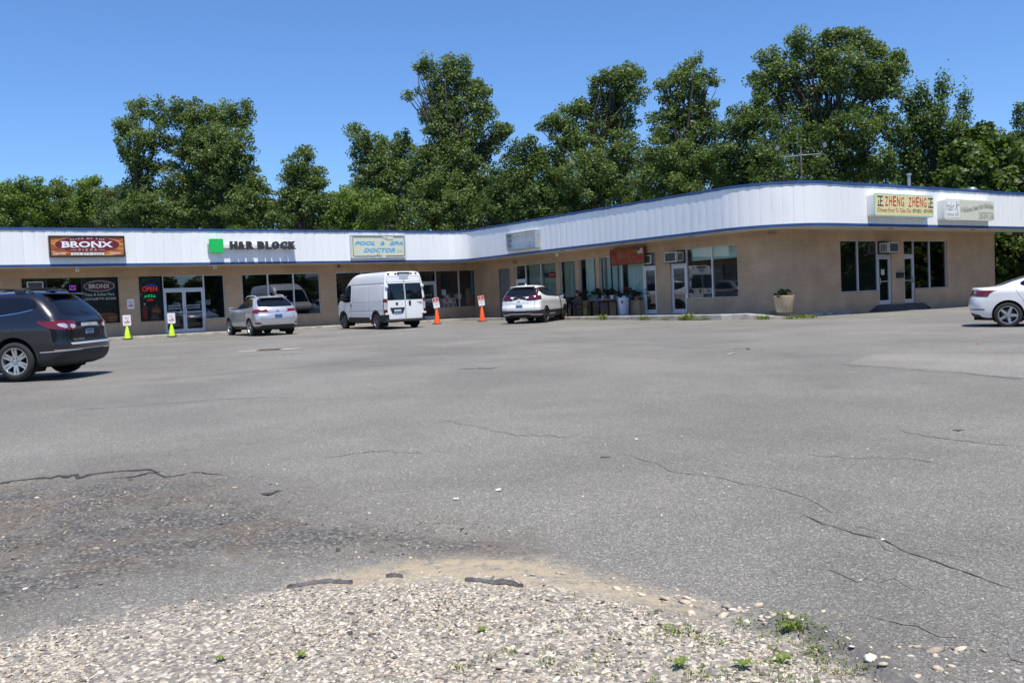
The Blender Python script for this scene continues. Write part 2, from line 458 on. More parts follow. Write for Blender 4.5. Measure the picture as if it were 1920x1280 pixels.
        sm2 = N.new('ShaderNodeMath'); sm2.operation = 'MULTIPLY'; L.new(sc.outputs['Blue'], sm2.inputs[0]); L.new(sm.outputs['Result'], sm2.inputs[1])
        col = mix(col, snd, sm2.outputs[0])
        rl = N.new('ShaderNodeMath'); rl.operation = 'MULTIPLY'; L.new(at_.outputs['Alpha'], rl.inputs[0]); L.new(rmp(noise(14, 6, .3), [(.35, .35), (.6, 1.0)]), rl.inputs[1])
        col = mix(col, (.115, .112, .112), rl.outputs[0])
    L.new(col, b.inputs['Base Color'])
    b.inputs['Roughness'].default_value = 0.9; b.inputs['Specular IOR Level'].default_value = 0.25
    bp = N.new('ShaderNodeBump'); bp.inputs['Strength'].default_value = 0.35; bp.inputs['Distance'].default_value = 0.004
    L.new(vo.outputs['Distance'], bp.inputs['Height']); L.new(bp.outputs['Normal'], b.inputs['Normal'])
    return m

M['asphalt'] = asphalt_mat('weathered_asphalt')
lot = link(bpy.data.objects.new('parking_lot', lot_mesh())); lot.data.materials.append(M['asphalt'])
tag(lot, kind='structure')

# a later, smoother patch on the right
M['patch'] = asphalt_mat('smoother_asphalt_patch', 1.1, False)
def sheet(name, pts, m, lift, label=None, cat=None, kind='structure', jit=0.0):
    mb = MB(); ps = []
    for i, (a, b) in enumerate(zip(pts, pts[1:]+pts[:1])):
        n = max(1, int(math.dist(a, b)/.25))
        for k in range(n):
            t = k/n; x = a[0]+(b[0]-a[0])*t+random.uniform(-jit, jit); y = a[1]+(b[1]-a[1])*t+random.uniform(-jit, jit)
            ps.append((x, y, ground(x, y)+lift))
    mb.add(ps, [tuple(range(len(ps)))])
    return tag(mb.build(name, m), label, cat, kind=kind)
sheet('asphalt_patch', [(5.45, 15.0), (6.62, 16.7), (8.9, 15.4), (9.0, 10.6), (6.9, 11.8)], M['patch'], .004, jit=.04)

# cracks: jagged open joints, each a ribbon whose width wanders
M['crack'] = mat('dark_crack_dirt', (0.04, 0.038, 0.035), 0.95, noise=0.4, scale=30)  # dark dirt colour of the open cracks themselves
M['crackpale'] = mat('worn_seam', (0.165, 0.16, 0.153), 0.95, noise=0.3, scale=30)
def crack(pts, wd=.02, m='crack', rough=.05, rel=True):
    P = []
    for a, b in zip(pts[:-1], pts[1:]):
        L_ = math.dist(a, b); n = max(2, int(L_/.06))
        for k in range(n):
            t = k/n; P.append([a[0]+(b[0]-a[0])*t, a[1]+(b[1]-a[1])*t])
    P.append(list(pts[-1])); off = 0
    for p in P:
        off = off*.82 + random.uniform(-1, 1)*rough
        p[0] += off*.4+random.uniform(-1, 1)*rough*.35; p[1] += off+random.uniform(-1, 1)*rough*1.1
    mb = MB(); vs_ = []; n = len(P)
    for i, p in enumerate(P):
        a = P[max(0, i-1)]; b = P[min(n-1, i+1)]; d = Vector((b[0]-a[0], b[1]-a[1], 0)).normalized(); nn = Vector((-d.y, d.x, 0))
        wv = wd*random.uniform(.35, 1.3)*(min(1, min(i, n-1-i)/3+.1))
        for s_ in (-1, 1):
            q = Vector((p[0], p[1], 0))+nn*wv*s_*.5
            hh = float(relief(np.array([q.x]), np.array([q.y]))[0][0]) if (PX[0] < q.x < PX[1] and PY[0] < q.y < PY[1]) else 0
            vs_.append((q.x, q.y, ground(q.x, q.y)+hh+.004))
    mb.add(vs_, [(2*i, 2*i+2, 2*i+3, 2*i+1) for i in range(n-1)])
    return tag(mb.build('pavement_crack', M[m]), kind='structure')
def px_crack(pp, **k):
    return crack([tuple(on_ground(*p)[:2]) for p in pp], **k)
px_crack([(-60, 915), (0, 905), (45, 897), (80, 895), (130, 889), (160, 891), (210, 886), (260, 885), (300, 886)], wd=.05, rough=.035)
px_crack([(190, 896), (240, 889), (300, 884), (380, 885), (420, 890)], wd=.022, rough=.035)
px_crack([(1500, 965), (1540, 985), (1600, 1001), (1650, 1010), (1700, 1036), (1760, 1056), (1820, 1075), (1870, 1093), (1925, 1112)], wd=.011, rough=.014)
px_crack([(1560, 990), (1600, 985), (1650, 1000)], wd=.008, rough=.012, m='crackpale')
px_crack([(1700, 1036), (1740, 1030), (1800, 1044), (1850, 1046)], wd=.009, rough=.012, m='crackpale')
px_crack([(1640, 1010), (1660, 1030), (1720, 1050)], wd=.008, rough=.012, m='crackpale')
px_crack([(1310, 888), (1370, 905), (1440, 915), (1500, 930), (1560, 962)], wd=.014, rough=.02, m='crackpale')
px_crack([(1165, 852), (1230, 868), (1260, 884), (1330, 892)], wd=.013, rough=.02, m='crackpale')
px_crack([(1575, 682), (1700, 690), (1800, 698), (1925, 713)], wd=.04, rough=.02, m='crackpale')
px_crack([(1680, 805), (1740, 818), (1800, 826), (1860, 834), (1925, 838)], wd=.02, rough=.03, m='crackpale')
px_crack([(860, 692), (900, 690), (915, 692), (930, 689)], wd=.12, rough=.05)
px_crack([(250, 715), (400, 703), (560, 688), (700, 672), (860, 660), (940, 662)], wd=.05, rough=.05, m='crackpale')
px_crack([(820, 790), (900, 800), (970, 815), (1060, 820), (1085, 815)], wd=.02, rough=.04, m='crackpale')
px_crack([(1370, 654), (1400, 653), (1406, 655)], wd=.12, rough=.03)
px_crack([(1050, 640), (1130, 644), (1220, 646), (1300, 652)], wd=.05, rough=.05, m='crackpale')
for pp in ([(1785, 806), (1800, 808), (1812, 807)], [(490, 920), (510, 923), (526, 921)], [(1125, 857), (1136, 857), (1145, 856)]):
    px_crack(pp, wd=.09, rough=.02)
for pp, wd_ in (([(120, 770), (260, 760), (420, 748), (560, 746)], .03), 
                ([(600, 860), (700, 845), (800, 850)], .018), ([(1500, 850), (1600, 862), (1700, 860), (1780, 872)], .016), ([(1630, 1150), (1700, 1180), (1760, 1195), (1830, 1200)], .014),
                ([(1500, 1060), (1600, 1085), (1680, 1090), (1760, 1110)], .012), ([(1850, 1180), (1890, 1200), (1900, 1240), (1925, 1250)], .016), ([(700, 640), (820, 652), (900, 655)], .05)):
    px_crack(pp, wd=wd_, rough=.04, m='crackpale')
# pale worn spots of old concrete showing through
M['palewear'] = mat('worn_pale_spot', (0.36, 0.34, 0.3), 0.95, noise=0.3, scale=9)

M['verge'] = mat('rough_verge_grass', (.06, .085, .03), .95, noise=.5, scale=1.5, bump=.6, bscale=30)
for x0, x1, y0, y1 in ((31, 60, 49.5, 120), (-60, 31, 68, 120)):
    mb = MB(); nx, ny = 12, 12
    V_ = [(x0+(x1-x0)*i/nx, y0+(y1-y0)*j/ny) for j in range(ny+1) for i in range(nx+1)]
    mb.add([(a, b, ground(a, b)+.006) for a, b in V_], [(j*(nx+1)+i, j*(nx+1)+i+1, (j+1)*(nx+1)+i+1, (j+1)*(nx+1)+i) for j in range(ny) for i in range(nx)])
    tag(mb.build('verge', M['verge']), kind='structure')
# ------------------------------------------------------------------ the strip mall
BM = Matrix.Rotation(TH, 4, 'Z')
UB, WA, WC = 27.859, 44.495, 23.022                    # facades: w = WA (far left), u = UB (middle), w = WC (right)
H_SOF, H_TOP, H_WT, H_WS, H_DR = 3.12, 4.765, 2.715, 0.63, 2.11
OVH = 1.75                                            # overhang of the eave in front of the walls

bld = empty('strip_mall', BM.copy(), 'low tan brick strip mall with white panelled fascia and blue trim', 'building')

def path(off, r_in, r_out, u0, u1, step=0.4):
    """points (u, w, nu, nw, s) along the fronts at distance off in front of the walls"""
    a, ub, c = WA-off, UB-off, WC-off
    P = []; s = 0
    def seg(x0, y0, x1, y1, n):
        L_ = math.dist((x0, y0), (x1, y1)); k = max(1, round(L_/step))
        for i in range(k): P.append((x0+(x1-x0)*i/k, y0+(y1-y0)*i/k, *n))
    def arc(cx, cy, r, a0, a1, sgn):
        k = max(2, round(abs(a1-a0)*r/step)) if r > .1 else 1
        for i in range(k):
            t = a0+(a1-a0)*i/k; P.append((cx+r*math.cos(t), cy+r*math.sin(t), sgn*math.cos(t), sgn*math.sin(t)))
    seg(u0, a, ub-r_in, a, (0, -1))
    arc(ub-r_in, a-r_in, r_in, PI/2, 0, -1)
    seg(ub, a-r_in, ub, c+r_out, (-1, 0))
    arc(ub+r_out, c+r_out, r_out, PI, PI*1.5, 1)
    seg(ub+r_out, c, u1, c, (0, -1)); P.append((u1, c, 0, -1))
    out = []
    for i, p in enumerate(P):
        if i: s += math.dist(p[:2], P[i-1][:2])
        out.append((*p, s))
    return out

# --- walls with openings.  a = u on the two long fronts, a = -w on the middle one
RW = 1.0
def front(kind, a, d=0.0):
    """point (u, w) on a front at coordinate a, d metres in front of it"""
    if kind == 1: return (a, WA-d)
    if kind == 2: return (UB-d, -a)
    return (a, WC-d)

OPEN1 = [(4.83, 8.74, 0, H_WT, 'A'), (9.62, 13.55, 0, H_WT, 'B'), (14.43, 18.47, H_WS, H_WT, 'C'), (19.38, 28.42, 0, H_WT, 'D')]
OPEN2 = [(-41.95, -40.86, 0, 2.62, 'E'), (-40.36, -36.74, 0, H_WT, 'F'), (-36.40, -35.16, H_WS, H_WT, 'G'), (-34.85, -33.61, H_WS, H_WT, 'H'),
         (-33.32, -29.5, 0, H_WT, 'I'), (-28.60, -24.84, 0, H_WT, 'J')]
OPEN3 = [(31.92, 35.40, 0, H_WT, 'K'), (36.32, 39.68, 0, H_WT, 'L')]
FILL = {  # brick under the windows inside wide openings: (a0, a1)
    'A': [(5.80, 8.74)], 'B': [(9.62, 10.69), (12.58, 13.55)], 'D': [(19.38, 24.30), (25.36, 28.42)],
    'F': [(-39.44, -36.74)], 'I': [(-33.32, -30.33)], 'J': [(-27.68, -24.84)], 'K': [(31.92, 34.48)], 'L': [(37.12, 39.68)]}

wl_ = MB()
def wall(kind, a0, a1, openings, zlo=-0.45):
    A = sorted({a0, a1} | {x for o in openings for x in o[:2]} | {x for o in openings for f in FILL.get(o[4], []) for x in f})
    Z = [zlo, 0.0, 0.40, H_WS, 2.11, 2.62, H_WT, H_SOF+.12]
    def open_at(a, z):
        for o in openings:
            if o[0] < a < o[1] and o[2] < z < o[3]:
                if z < H_WS and any(f[0] < a < f[1] for f in FILL.get(o[4], [])): return False
                return True
        return False
    def under(a, z):
        return .40 < z < H_WS and any(o[0] < a < o[1] and (o[2] > 0 or any(f[0] < a < f[1] for f in FILL.get(o[4], []))) for o in openings)
    for x0, x1 in zip(A[:-1], A[1:]):
        for z0, z1 in zip(Z[:-1], Z[1:]):
            xm, zm = (x0+x1)/2, (z0+z1)/2
            if open_at(xm, zm): continue
            m = 1 if (zm > H_WT or under(xm, zm)) else 0
            p, q = front(kind, x0), front(kind, x1)
            wl_.quad((*p, z0), (*q, z0), (*q, z1), (*p, z1), m, [(x0, z0), (x1, z0), (x1, z1), (x0, z1)])
    D = -0.14
    for o in openings:
        zb = o[2]
        fills = FILL.get(o[4], [])
        for x, s_ in ((o[0], 1), (o[1], -1)):
            lo = H_WS if (zb > 0 or any(abs(f[0]-x) < .01 or abs(f[1]-x) < .01 for f in fills)) else 0
            p, q = front(kind, x), front(kind, x, D)
            wl_.quad((*p, lo), (*q, lo), (*q, o[3]), (*p, o[3]), 0, [(0, lo), (.14, lo), (.14, o[3]), (0, o[3])])
        p, q, p2, q2 = front(kind, o[0]), front(kind, o[1]), front(kind, o[0], D), front(kind, o[1], D)
        wl_.quad((*p, o[3]), (*q, o[3]), (*q2, o[3]), (*p2, o[3]), 1, [(o[0], 0), (o[1], 0), (o[1], .14), (o[0], .14)])
        for f in (fills if zb == 0 else [(o[0], o[1])]):
            p, q, p2, q2 = front(kind, f[0]), front(kind, f[1]), front(kind, f[0], D), front(kind, f[1], D)
            wl_.quad((*p, H_WS), (*q, H_WS), (*q2, H_WS), (*p2, H_WS), 1, [(f[0], 0), (f[1], 0), (f[1], .14), (f[0], .14)])
            for x, on in ((f[0], f[0] > o[0]+.01), (f[1], f[1] < o[1]-.01)):
                if zb == 0 and on:
                    p, q = front(kind, x), front(kind, x, D)
                    wl_.quad((*p, 0), (*q, 0), (*q, H_WS), (*p, H_WS), 0, [(0, 0), (.14, 0), (.14, H_WS), (0, H_WS)])
wall(1, -16.0, UB, OPEN1)
wall(2, -WA, -(WC+RW), OPEN2)
wall(3, UB+RW, 43.75, OPEN3, -.75)
na = 14
for i in range(na):                                                   # the rounded corner
    t0, t1 = PI+PI/2*i/na, PI+PI/2*(i+1)/na
    p = (UB+RW+RW*math.cos(t0), WC+RW+RW*math.sin(t0)); q = (UB+RW+RW*math.cos(t1), WC+RW+RW*math.sin(t1))
    s0, s1 = -(WC+RW)+RW*PI/2*i/na, -(WC+RW)+RW*PI/2*(i+1)/na
    for z0, z1, m in ((-.5, H_WT, 0), (H_WT, H_SOF+.12, 1)):
        wl_.quad((*p, z0), (*q, z0), (*q, z1), (*p, z1), m, [(s0, z0), (s1, z0), (s1, z1), (s0, z1)])
# end wall and back walls
for p, q in (((43.75, WC), (43.75, 37)), ((43.75, 37), (UB+12, 37)), ((UB+12, 37), (UB+12, 60)), ((UB+12, 60), (-16, 60)), ((-16, 60), (-16, WA))):
    L_ = math.dist(p, q)
    wl_.quad((*p, -.8), (*q, -.8), (*q, H_SOF+.5), (*p, H_SOF+.5), 0, [(0, -.8), (L_, -.8), (L_, 3.7), (0, 3.7)])
walls = wl_.build('brick_wall', [M['brick'], M['soldier']], bld)

# --- interiors: floor, rear partition and ceiling behind the glass
it = MB()
it.box(-15.9, UB+5.9, WA+.16, WA+.2, -.3, -.002) if False else None
it.quad((-15.9, WA+.15, .0), (UB+6, WA+.15, .0), (UB+6, WA+6, .0), (-15.9, WA+6, .0), 1)
it.quad((UB+.15, WC+.15, .004), (UB+15.7, WC+.15, .004), (UB+15.7, WC+6, .004), (UB+.15, WC+6, .004), 1)
it.quad((UB+.15, WC+6, .004), (UB+5, WC+6, .004), (UB+5, WA+.15, .004), (UB+.15, WA+.15, .004), 1)
it.quad((-15.9, WA+6, 0), (UB+6, WA+6, 0), (UB+6, WA+6, 3.0), (-15.9, WA+6, 3.0))
it.quad((UB+5, WC+6, 0), (UB+5, WA+6, 0), (UB+5, WA+6, 3.0), (UB+5, WC+6, 3.0))
it.quad((UB+.3, WC+6, 0), (UB+15.7, WC+6, 0), (UB+15.7, WC+6, 3.0), (UB+.3, WC+6, 3.0))
for u in (9.2, 14.0, 18.9):
    it.box(u-.06, u+.06, WA+.2, WA+6, 0, 3)
for ww in (28.95, 33.1, 40.6):
    it.box(UB+.2, UB+5, ww-.06, ww+.06, 0, 3)
it.box(35.8, 35.95, WC+.2, WC+6, 0, 3)
it.quad((-15.9, WA+.15, 3.0), (UB+6, WA+.15, 3.0), (UB+6, WA+6, 3.0), (-15.9, WA+6, 3.0))
it.quad((UB+.15, WC+.15, 3.0), (UB+15.7, WC+.15, 3.0), (UB+15.7, WA+6, 3.0), (UB+.15, WA+6, 3.0))
it.build('interior', [M['interior'], M['shopfloor']], bld)

# --- windows and doors
def fr(kind):
    """frame of a front: x to the viewer's right, y into the wall, z up; origin at a = 0"""
    if kind == 1: return Matrix.Translation((0, WA, 0))
    if kind == 3: return Matrix.Translation((0, WC, 0))
    return Matrix(((0, 1, 0, UB), (-1, 0, 0, 0), (0, 0, 1, 0), (0, 0, 0, 1)))
M['bronze'] = mat('dark_frame', (0.03, 0.028, 0.026), 0.4, 0.3, 0.1)
def window(kind, a0, a1, z0, z1, mull=(), m='alu', fw=.03, pane=True, rails=()):
    mb = MB(); y0, y1 = .055, .125
    mb.box(a0, a0+fw, y0, y1, z0, z1); mb.box(a1-fw, a1, y0, y1, z0, z1)
    fw, sw = .022, fw
    mb.box(a0+sw, a1-sw, y0, y1, z0, z0+fw); mb.box(a0+sw, a1-sw, y0, y1, z1-fw, z1); a0, a1 = a0+sw-fw, a1-sw+fw
    for x in mull: mb.box(x-.035, x+.035, y0-.004, y1, z0+fw, z1-fw)
    for z in rails: mb.box(a0+fw, a1-fw, y0+.004, y1, z-.03, z+.03)
    o = mb.build('window', M[m], bld, M=fr(kind))
    if pane:
        g = MB(); g.quad((a0+fw, .09, z0+fw), (a1-fw, .09, z0+fw), (a1-fw, .09, z1-fw), (a0+fw, .09, z1-fw))
        g.build('pane', M['glassclear' if (kind == 2 or a1 < 10.7 or 25.3 < a0 < 26) else 'glass'], o)
    return o
def door(kind, a0, a1, z1=H_DR, leaves=1, handle='R', m='alu', glassy=True):
    mb = MB(); y0, y1 = .05, .13; fw = .045
    mb.box(a0, a0+fw, y0, y1, 0.004, z1); mb.box(a1-fw, a1, y0, y1, .004, z1); mb.box(a0+fw, a1-fw, y0, y1, z1-.06, z1)
    W_ = (a1-a0-2*fw)/leaves; g = MB(); h = MB()
    for k in range(leaves):
        x0, x1 = a0+fw+W_*k+.006, a0+fw+W_*(k+1)-.006; st = .075
        mb.box(x0, x0+st, y0+.012, y1-.012, .02, z1-.066); mb.box(x1-st, x1, y0+.012, y1-.012, .02, z1-.066)
        mb.box(x0+st, x1-st, y0+.012, y1-.012, .02, .20); mb.box(x0+st, x1-st, y0+.012, y1-.012, z1-.17, z1-.066)
        if glassy: g.quad((x0+st, .09, .2), (x1-st, .09, .2), (x1-st, .09, z1-.17), (x0+st, .09, z1-.17))
        h.box(x0+st, x1-st, y0-.01, y0+.02, .98, 1.02)
        hx = (x1-.06) if (handle == 'R' if leaves == 1 else k == 0) else (x0+.06)
        h.box(hx-.02, hx+.02, y0-.05, y0-.02, .88, 1.16); h.box(hx-.015, hx+.015, y0-.025, y0+.014, .9, .94); h.box(hx-.015, hx+.015, y0-.025, y0+.014, 1.1, 1.14)
    o = mb.build('door', M[m], bld, M=fr(kind))
    g.build('pane', M['glass'], o); h.build('handle', M['galv'], o)
    return o
# left front
window(1, 4.83, 5.80, H_DR+.004, H_WT, m='bronze'); door(1, 4.83, 5.80, m='bronze')
window(1, 5.804, 8.74, H_WS, H_WT, (7.22,), m='bronze')
window(1, 9.62, 10.685, H_WS, H_WT, m='bronze'); window(1, 10.69, 12.575, H_DR+.004, H_WT); door(1, 10.69, 12.575, leaves=2); window(1, 12.58, 13.55, H_WS, H_WT)
window(1, 14.43, 18.47, H_WS, H_WT, (15.74, 17.07))
window(1, 19.38, 24.295, H_WS, H_WT, (20.86, 22.56)); window(1, 24.3, 25.355, H_DR+.004, H_WT); door(1, 24.3, 25.355); window(1, 25.36, 28.42, H_WS, H_WT, (26.86,))
# middle front
M['greydoor'] = mat('grey_steel_door', (0.16, 0.165, 0.175), 0.55, noise=0.15)
mb = MB(); mb.box(-41.95, -40.86, .09, .13, .004, 2.62); mb.box(-41.95, -41.9, .05, .09, .004, 2.62); mb.box(-40.91, -40.86, .05, .09, .004, 2.62)
gd = mb.build('door', M['greydoor'], bld, M=fr(2)); gd['label'] = 'plain grey steel door without glass'
mb = MB(); mb.box(-41.05, -40.99, .05, .085, .95, 1.1); mb.build('handle', M['galv'], gd)
window(2, -40.36, -39.445, H_DR+.004-.15, H_WT, m='white'); door(2, -40.36, -39.445, H_DR-.15, m='white')
window(2, -39.44, -36.74, H_WS, H_WT, (-38.08,))
window(2, -36.40, -35.16, H_WS, H_WT, m='alu'); window(2, -34.85, -33.61, H_WS, H_WT)
window(2, -33.32, -30.335, H_WS, H_WT, (-31.81,)); window(2, -30.33, -29.5, H_DR+.004, H_WT, pane=False); door(2, -30.33, -29.5, handle='L')
window(2, -28.60, -27.685, H_DR+.004, H_WT, pane=False); door(2, -28.60, -27.685, handle='R')
window(2, -27.68, -24.84, H_WS, H_WT, (-26.23,))
# right front
window(3, 31.92, 34.475, H_WS, H_WT, (33.13,)); window(3, 34.48, 35.40, H_DR+.004, H_WT, pane=False); door(3, 34.48, 35.40, handle='L')
window(3, 36.32, 37.115, H_DR+.004, H_WT); door(3, 36.32, 37.115, handle='R'); window(3, 37.12, 39.68, H_WS, H_WT, (38.35,))
# boards behind the window units above three doors
M['rustboard'] = mat('red_brown_board', (0.10, 0.035, 0.022), 0.8, noise=0.2)
for k, a0, a1, m in ((2, -28.55, -27.73, 'rustboard'), (3, 34.53, 35.35, 'rustboard'), (2, -30.28, -29.55, 'greydoor'), (1, 4.88, 5.75, 'black')):
    mb = MB(); mb.box(a0, a1, .075 if k != 1 else .1, .11, H_DR+.06, H_WT-.05); mb.build('transom_board', M[m], bld, M=fr(k))

# blinds: vertical slats hung inside the middle windows
M['slat'] = mat('pale_teal_blind', (0.40, 0.56, 0.50), 0.7, noise=0.06)
def blinds(kind, a0, a1, gap=(), tilt=.5):
    mb = MB(); x = a0+.06
    while x < a1-.06:
        if not any(g0 < x < g1 for g0, g1 in gap):
            t = tilt+random.uniform(-.12, .12); dx, dy = .042*math.cos(t), .042*math.sin(t)
            mb.add([(x-dx, .2-dy, .7), (x+dx, .2+dy, .7), (x+dx, .2+dy, H_WT), (x-dx, .2-dy, H_WT)], [(0, 1, 2, 3)])
        x += .076
    return mb.build('blinds', M['slat'], bld, M=fr(kind))
blinds(2, -34.80, -33.65, ((-34.8, -34.55), (-33.95, -33.8)), .25)
blinds(2, -33.30, -31.85, ((-33.2, -32.95), (-32.75, -32.6), (-32.3, -32.1)), .45)
blinds(2, -31.75, -30.38, ((-31.72, -31.5),), .5)
M['sheer'] = mat('grey_green_shade', (0.20, 0.26, 0.22), 0.8, noise=0.05)
for a0, a1 in ((-39.38, -38.1), (-38.05, -36.8), (-36.35, -35.2)):
    mb = MB(); mb.box(a0, a1, .25, .256, .7, 2.7); mb.build('window_shade', M['sheer'], bld, M=fr(2))
mb = MB(); mb.box(-40.28, -39.52, .10, .118, .25, 1.75); mb.build('door_curtain', M['slat'], bld, M=fr(2))
mb = MB(); mb.box(-27.6, -24.9, .3, .31, 2.2, 2.7); mb.build('valance', M['slat'], bld, M=fr(2))

# --- roof slab, soffit, fascia
pf = path(OVH, 1.0, RW+OVH, -16, 52, .1); pw = path(-.02, .03, RW-.02, -16, 52, .1)
def resample(p, n):
    S = [q[4] for q in p]; L_ = S[-1]; out = []; j = 0
    for i in range(n):
        t = L_*i/(n-1)
        while j < len(S)-2 and S[j+1] < t: j += 1
        f = (t-S[j])/max(1e-9, S[j+1]-S[j]); out.append(tuple(p[j][k]+(p[j+1][k]-p[j][k])*f for k in range(2)))
    return out
# soffit: one flat outline between fascia and wall, patched in strips
so_ = MB()
zs = H_SOF+.025
outer = [(p[0]+p[2]*-.01, p[1]+p[3]*-.01) for p in pf]
inner = [(-16, WA+.1), (UB+.1, WA+.1), (UB+.1, WC+RW), (UB+RW, WC+.1), (52, WC+.1)]
ring = [(*p, zs) for p in outer] + [(*p, zs) for p in inner[::-1]]
so_.add(ring, [tuple(range(len(ring)))])
soffit = so_.build('soffit', M['soffit'], bld)
rf = MB()
ring = [(p[0]-p[2]*.03, p[1]-p[3]*.03, H_TOP-.12) for p in pf] + [(52, WC+.1, H_TOP-.12), (44.0, WC+.1, H_TOP-.12), (44.0, 37, H_TOP-.12), (UB+12, 37, H_TOP-.12), (UB+12, 60, H_TOP-.12), (-16, 60, H_TOP-.12)]
rf.add(ring, [tuple(range(len(ring)))])
for p, q in (((52, WC-OVH+.03), (52, WC+.1)), ((52, WC+.1), (44.0, WC+.1)), ((44.0, WC+.1), (44.0, 37)), ((44.0, 37), (UB+12, 37)), ((UB+12, 37), (UB+12, 60)), ((UB+12, 60), (-16, 60)), ((-16, 60), (-16, WA-OVH+.03))):
    rf.quad((*p, zs+.01), (*q, zs+.01), (*q, H_TOP-.12), (*p, H_TOP-.12))
roof = rf.build('roof', M['roof'], bld)

# fascia: folded steel panels; each module bows a little and meets its neighbour in a groove
def steel(name):
    m, nt, b, N, L = nodes(name)
    uv = N.new('ShaderNodeUVMap'); uv.uv_map = 'UVMap'
    mp = N.new('ShaderNodeMapping'); mp.inputs['Scale'].default_value = (6, .5, 1); L.new(uv.outputs['UV'], mp.inputs['Vector'])
    a = N.new('ShaderNodeTexNoise'); a.inputs['Scale'].default_value = 1.3; a.inputs['Detail'].default_value = 6; L.new(mp.outputs['Vector'], a.inputs['Vector'])
    c = N.new('ShaderNodeTexNoise'); c.inputs['Scale'].default_value = .5; c.inputs['Detail'].default_value = 5; L.new(uv.outputs['UV'], c.inputs['Vector'])
    fl = N.new('ShaderNodeMath'); fl.operation = 'MULTIPLY'; L.new(a.outputs['Fac'], fl.inputs[0]); L.new(c.outputs['Fac'], fl.inputs[1])
    rp = ramp(N, [(.12, (.80, .80, .785)), (.2, (.875, .88, .87)), (.4, (.895, .90, .89))]); L.new(fl.outputs[0], rp.inputs['Fac'])
    sx = N.new('ShaderNodeSeparateXYZ'); L.new(uv.outputs['UV'], sx.inputs[0])
    dv = N.new('ShaderNodeMath'); dv.operation = 'DIVIDE'; dv.inputs[1].default_value = 1.6; L.new(sx.outputs['X'], dv.inputs[0])
    fo = N.new('ShaderNodeMath'); fo.operation = 'FLOOR'; L.new(dv.outputs[0], fo.inputs[0])
    wn_ = N.new('ShaderNodeTexWhiteNoise'); wn_.noise_dimensions = '1D'; L.new(fo.outputs[0], wn_.inputs['W'])
    r2 = ramp(N, [(0, .93), (1, 1.0)]); L.new(wn_.outputs['Value'], r2.inputs['Fac'])
    mx = N.new('ShaderNodeMix'); mx.data_type = 'RGBA'; mx.blend_type = 'MULTIPLY'; mx.inputs['Factor'].default_value = 1
    L.new(rp.outputs['Color'], mx.inputs['A']); L.new(r2.outputs['Color'], mx.inputs['B']); L.new(mx.outputs['Result'], b.inputs['Base Color'])
    b.inputs['Roughness'].default_value = .38
    return m
M['steel'] = steel('white_steel_panels')
fa = MB(); P = path(OVH, 1.0, RW+OVH, -16, 52, .02)
S = [p[4] for p in P]
def at_s(t):
    import bisect as bi
    j = min(max(bi.bisect_right(S, t)-1, 0), len(S)-2); f = (t-S[j])/max(1e-9, S[j+1]-S[j])
    return [P[j][k]+(P[j+1][k]-P[j][k])*f for k in range(4)]
MOD = .40; tot = S[-1]; k = 0
while (k+1)*MOD < tot:
    prof = [(0, -.010), (.007, 0), (.08, .003), (.17, .006), (.28, .004), (.393, 0), (.4, -.010)]
    tl = random.uniform(-.0035, .0035)
    row = []
    for d, h in prof:
        t = k*MOD+d; u, w_, nu, nw = at_s(t); hh = h+tl*(d-.2)/.2
        row.append((u+nu*hh, w_+nw*hh, t))
    for (a, b, t), (c, d, t2) in zip(row[:-1], row[1:]):
        z0, z1 = H_SOF+.09, H_TOP-.10
        fa.quad((a, b, z0), (c, d, z0), (c, d, z1), (a, b, z1), 0, [(t, z0), (t2, z0), (t2, z1), (t, z1)])
    k += 1
# return of the fascia at the far right end
fa.quad((52, WC-OVH, H_SOF+.09), (52, WC+.1, H_SOF+.09), (52, WC+.1, H_TOP-.1), (52, WC-OVH, H_TOP-.1), 0, [(0, 0), (15, 0), (15, 1.5), (0, 1.5)])
fascia = fa.build('fascia', M['steel'], bld)
def trim(name, z0, z1, o0, o1, wav=0.0):
    mb = MB(); Q = path(OVH, 1.0, RW+OVH, -16, 52, .2); n = len(Q)
    vs_ = []
    for i, p in enumerate(Q):
        j = random.uniform(-wav, wav)
        for o_, z in ((o0, z0+j), (o1, z0+j), (o1, z1), (o0, z1)):
            vs_.append((p[0]+p[2]*o_, p[1]+p[3]*o_, z))
    mb.add(vs_, [(4*i+k, 4*(i+1)+k, 4*(i+1)+(k+1) % 4, 4*i+(k+1) % 4) for i in range(n-1) for k in range(4)])
    return mb.build(name, M['blue'], bld)
trim('roof_trim', H_TOP-.105, H_TOP, -.03, .035, .014)
trim('eave_trim', H_SOF, H_SOF+.105, -.03, .018, .003)

# roof furniture that belongs to the building
mb = MB(); mb.lathe([(.001, 5.82), (.11, 5.82), (.11, 5.72), (.085, 5.72), (.075, 5.71), (.075, 4.62)], 14, M=Matrix.Translation((38.4, 24.0, .0)))
mb.build('vent_pipe', M['galv'], roof, True)
mb = MB(); mb.lathe([(.001, 5.57), (.2, 5.54), (.24, 5.48), (.24, 5.4), (.12, 5.38), (.12, 4.62)], 16, M=Matrix.Translation((45.45, 25.0, 0)))
mb.build('roof_vent', M['galv'], roof, True)

# recessed lamps in the soffit
M['lampdark'] = mat('dark_lamp_can', (0.06, 0.055, 0.05), .6)
for u, w_ in ((UB-.9, 30.6), (UB-.9, 26.4), (34.0, WC-.9), (40.2, WC-.9), (UB-.9, 35.0)):
    mb = MB(); mb.lathe([(.001, 0), (.11, 0), (.13, .015)], 16, M=Matrix.Translation((u, w_, zs-.012))); mb.build('soffit_lamp', M['lampdark'], soffit)

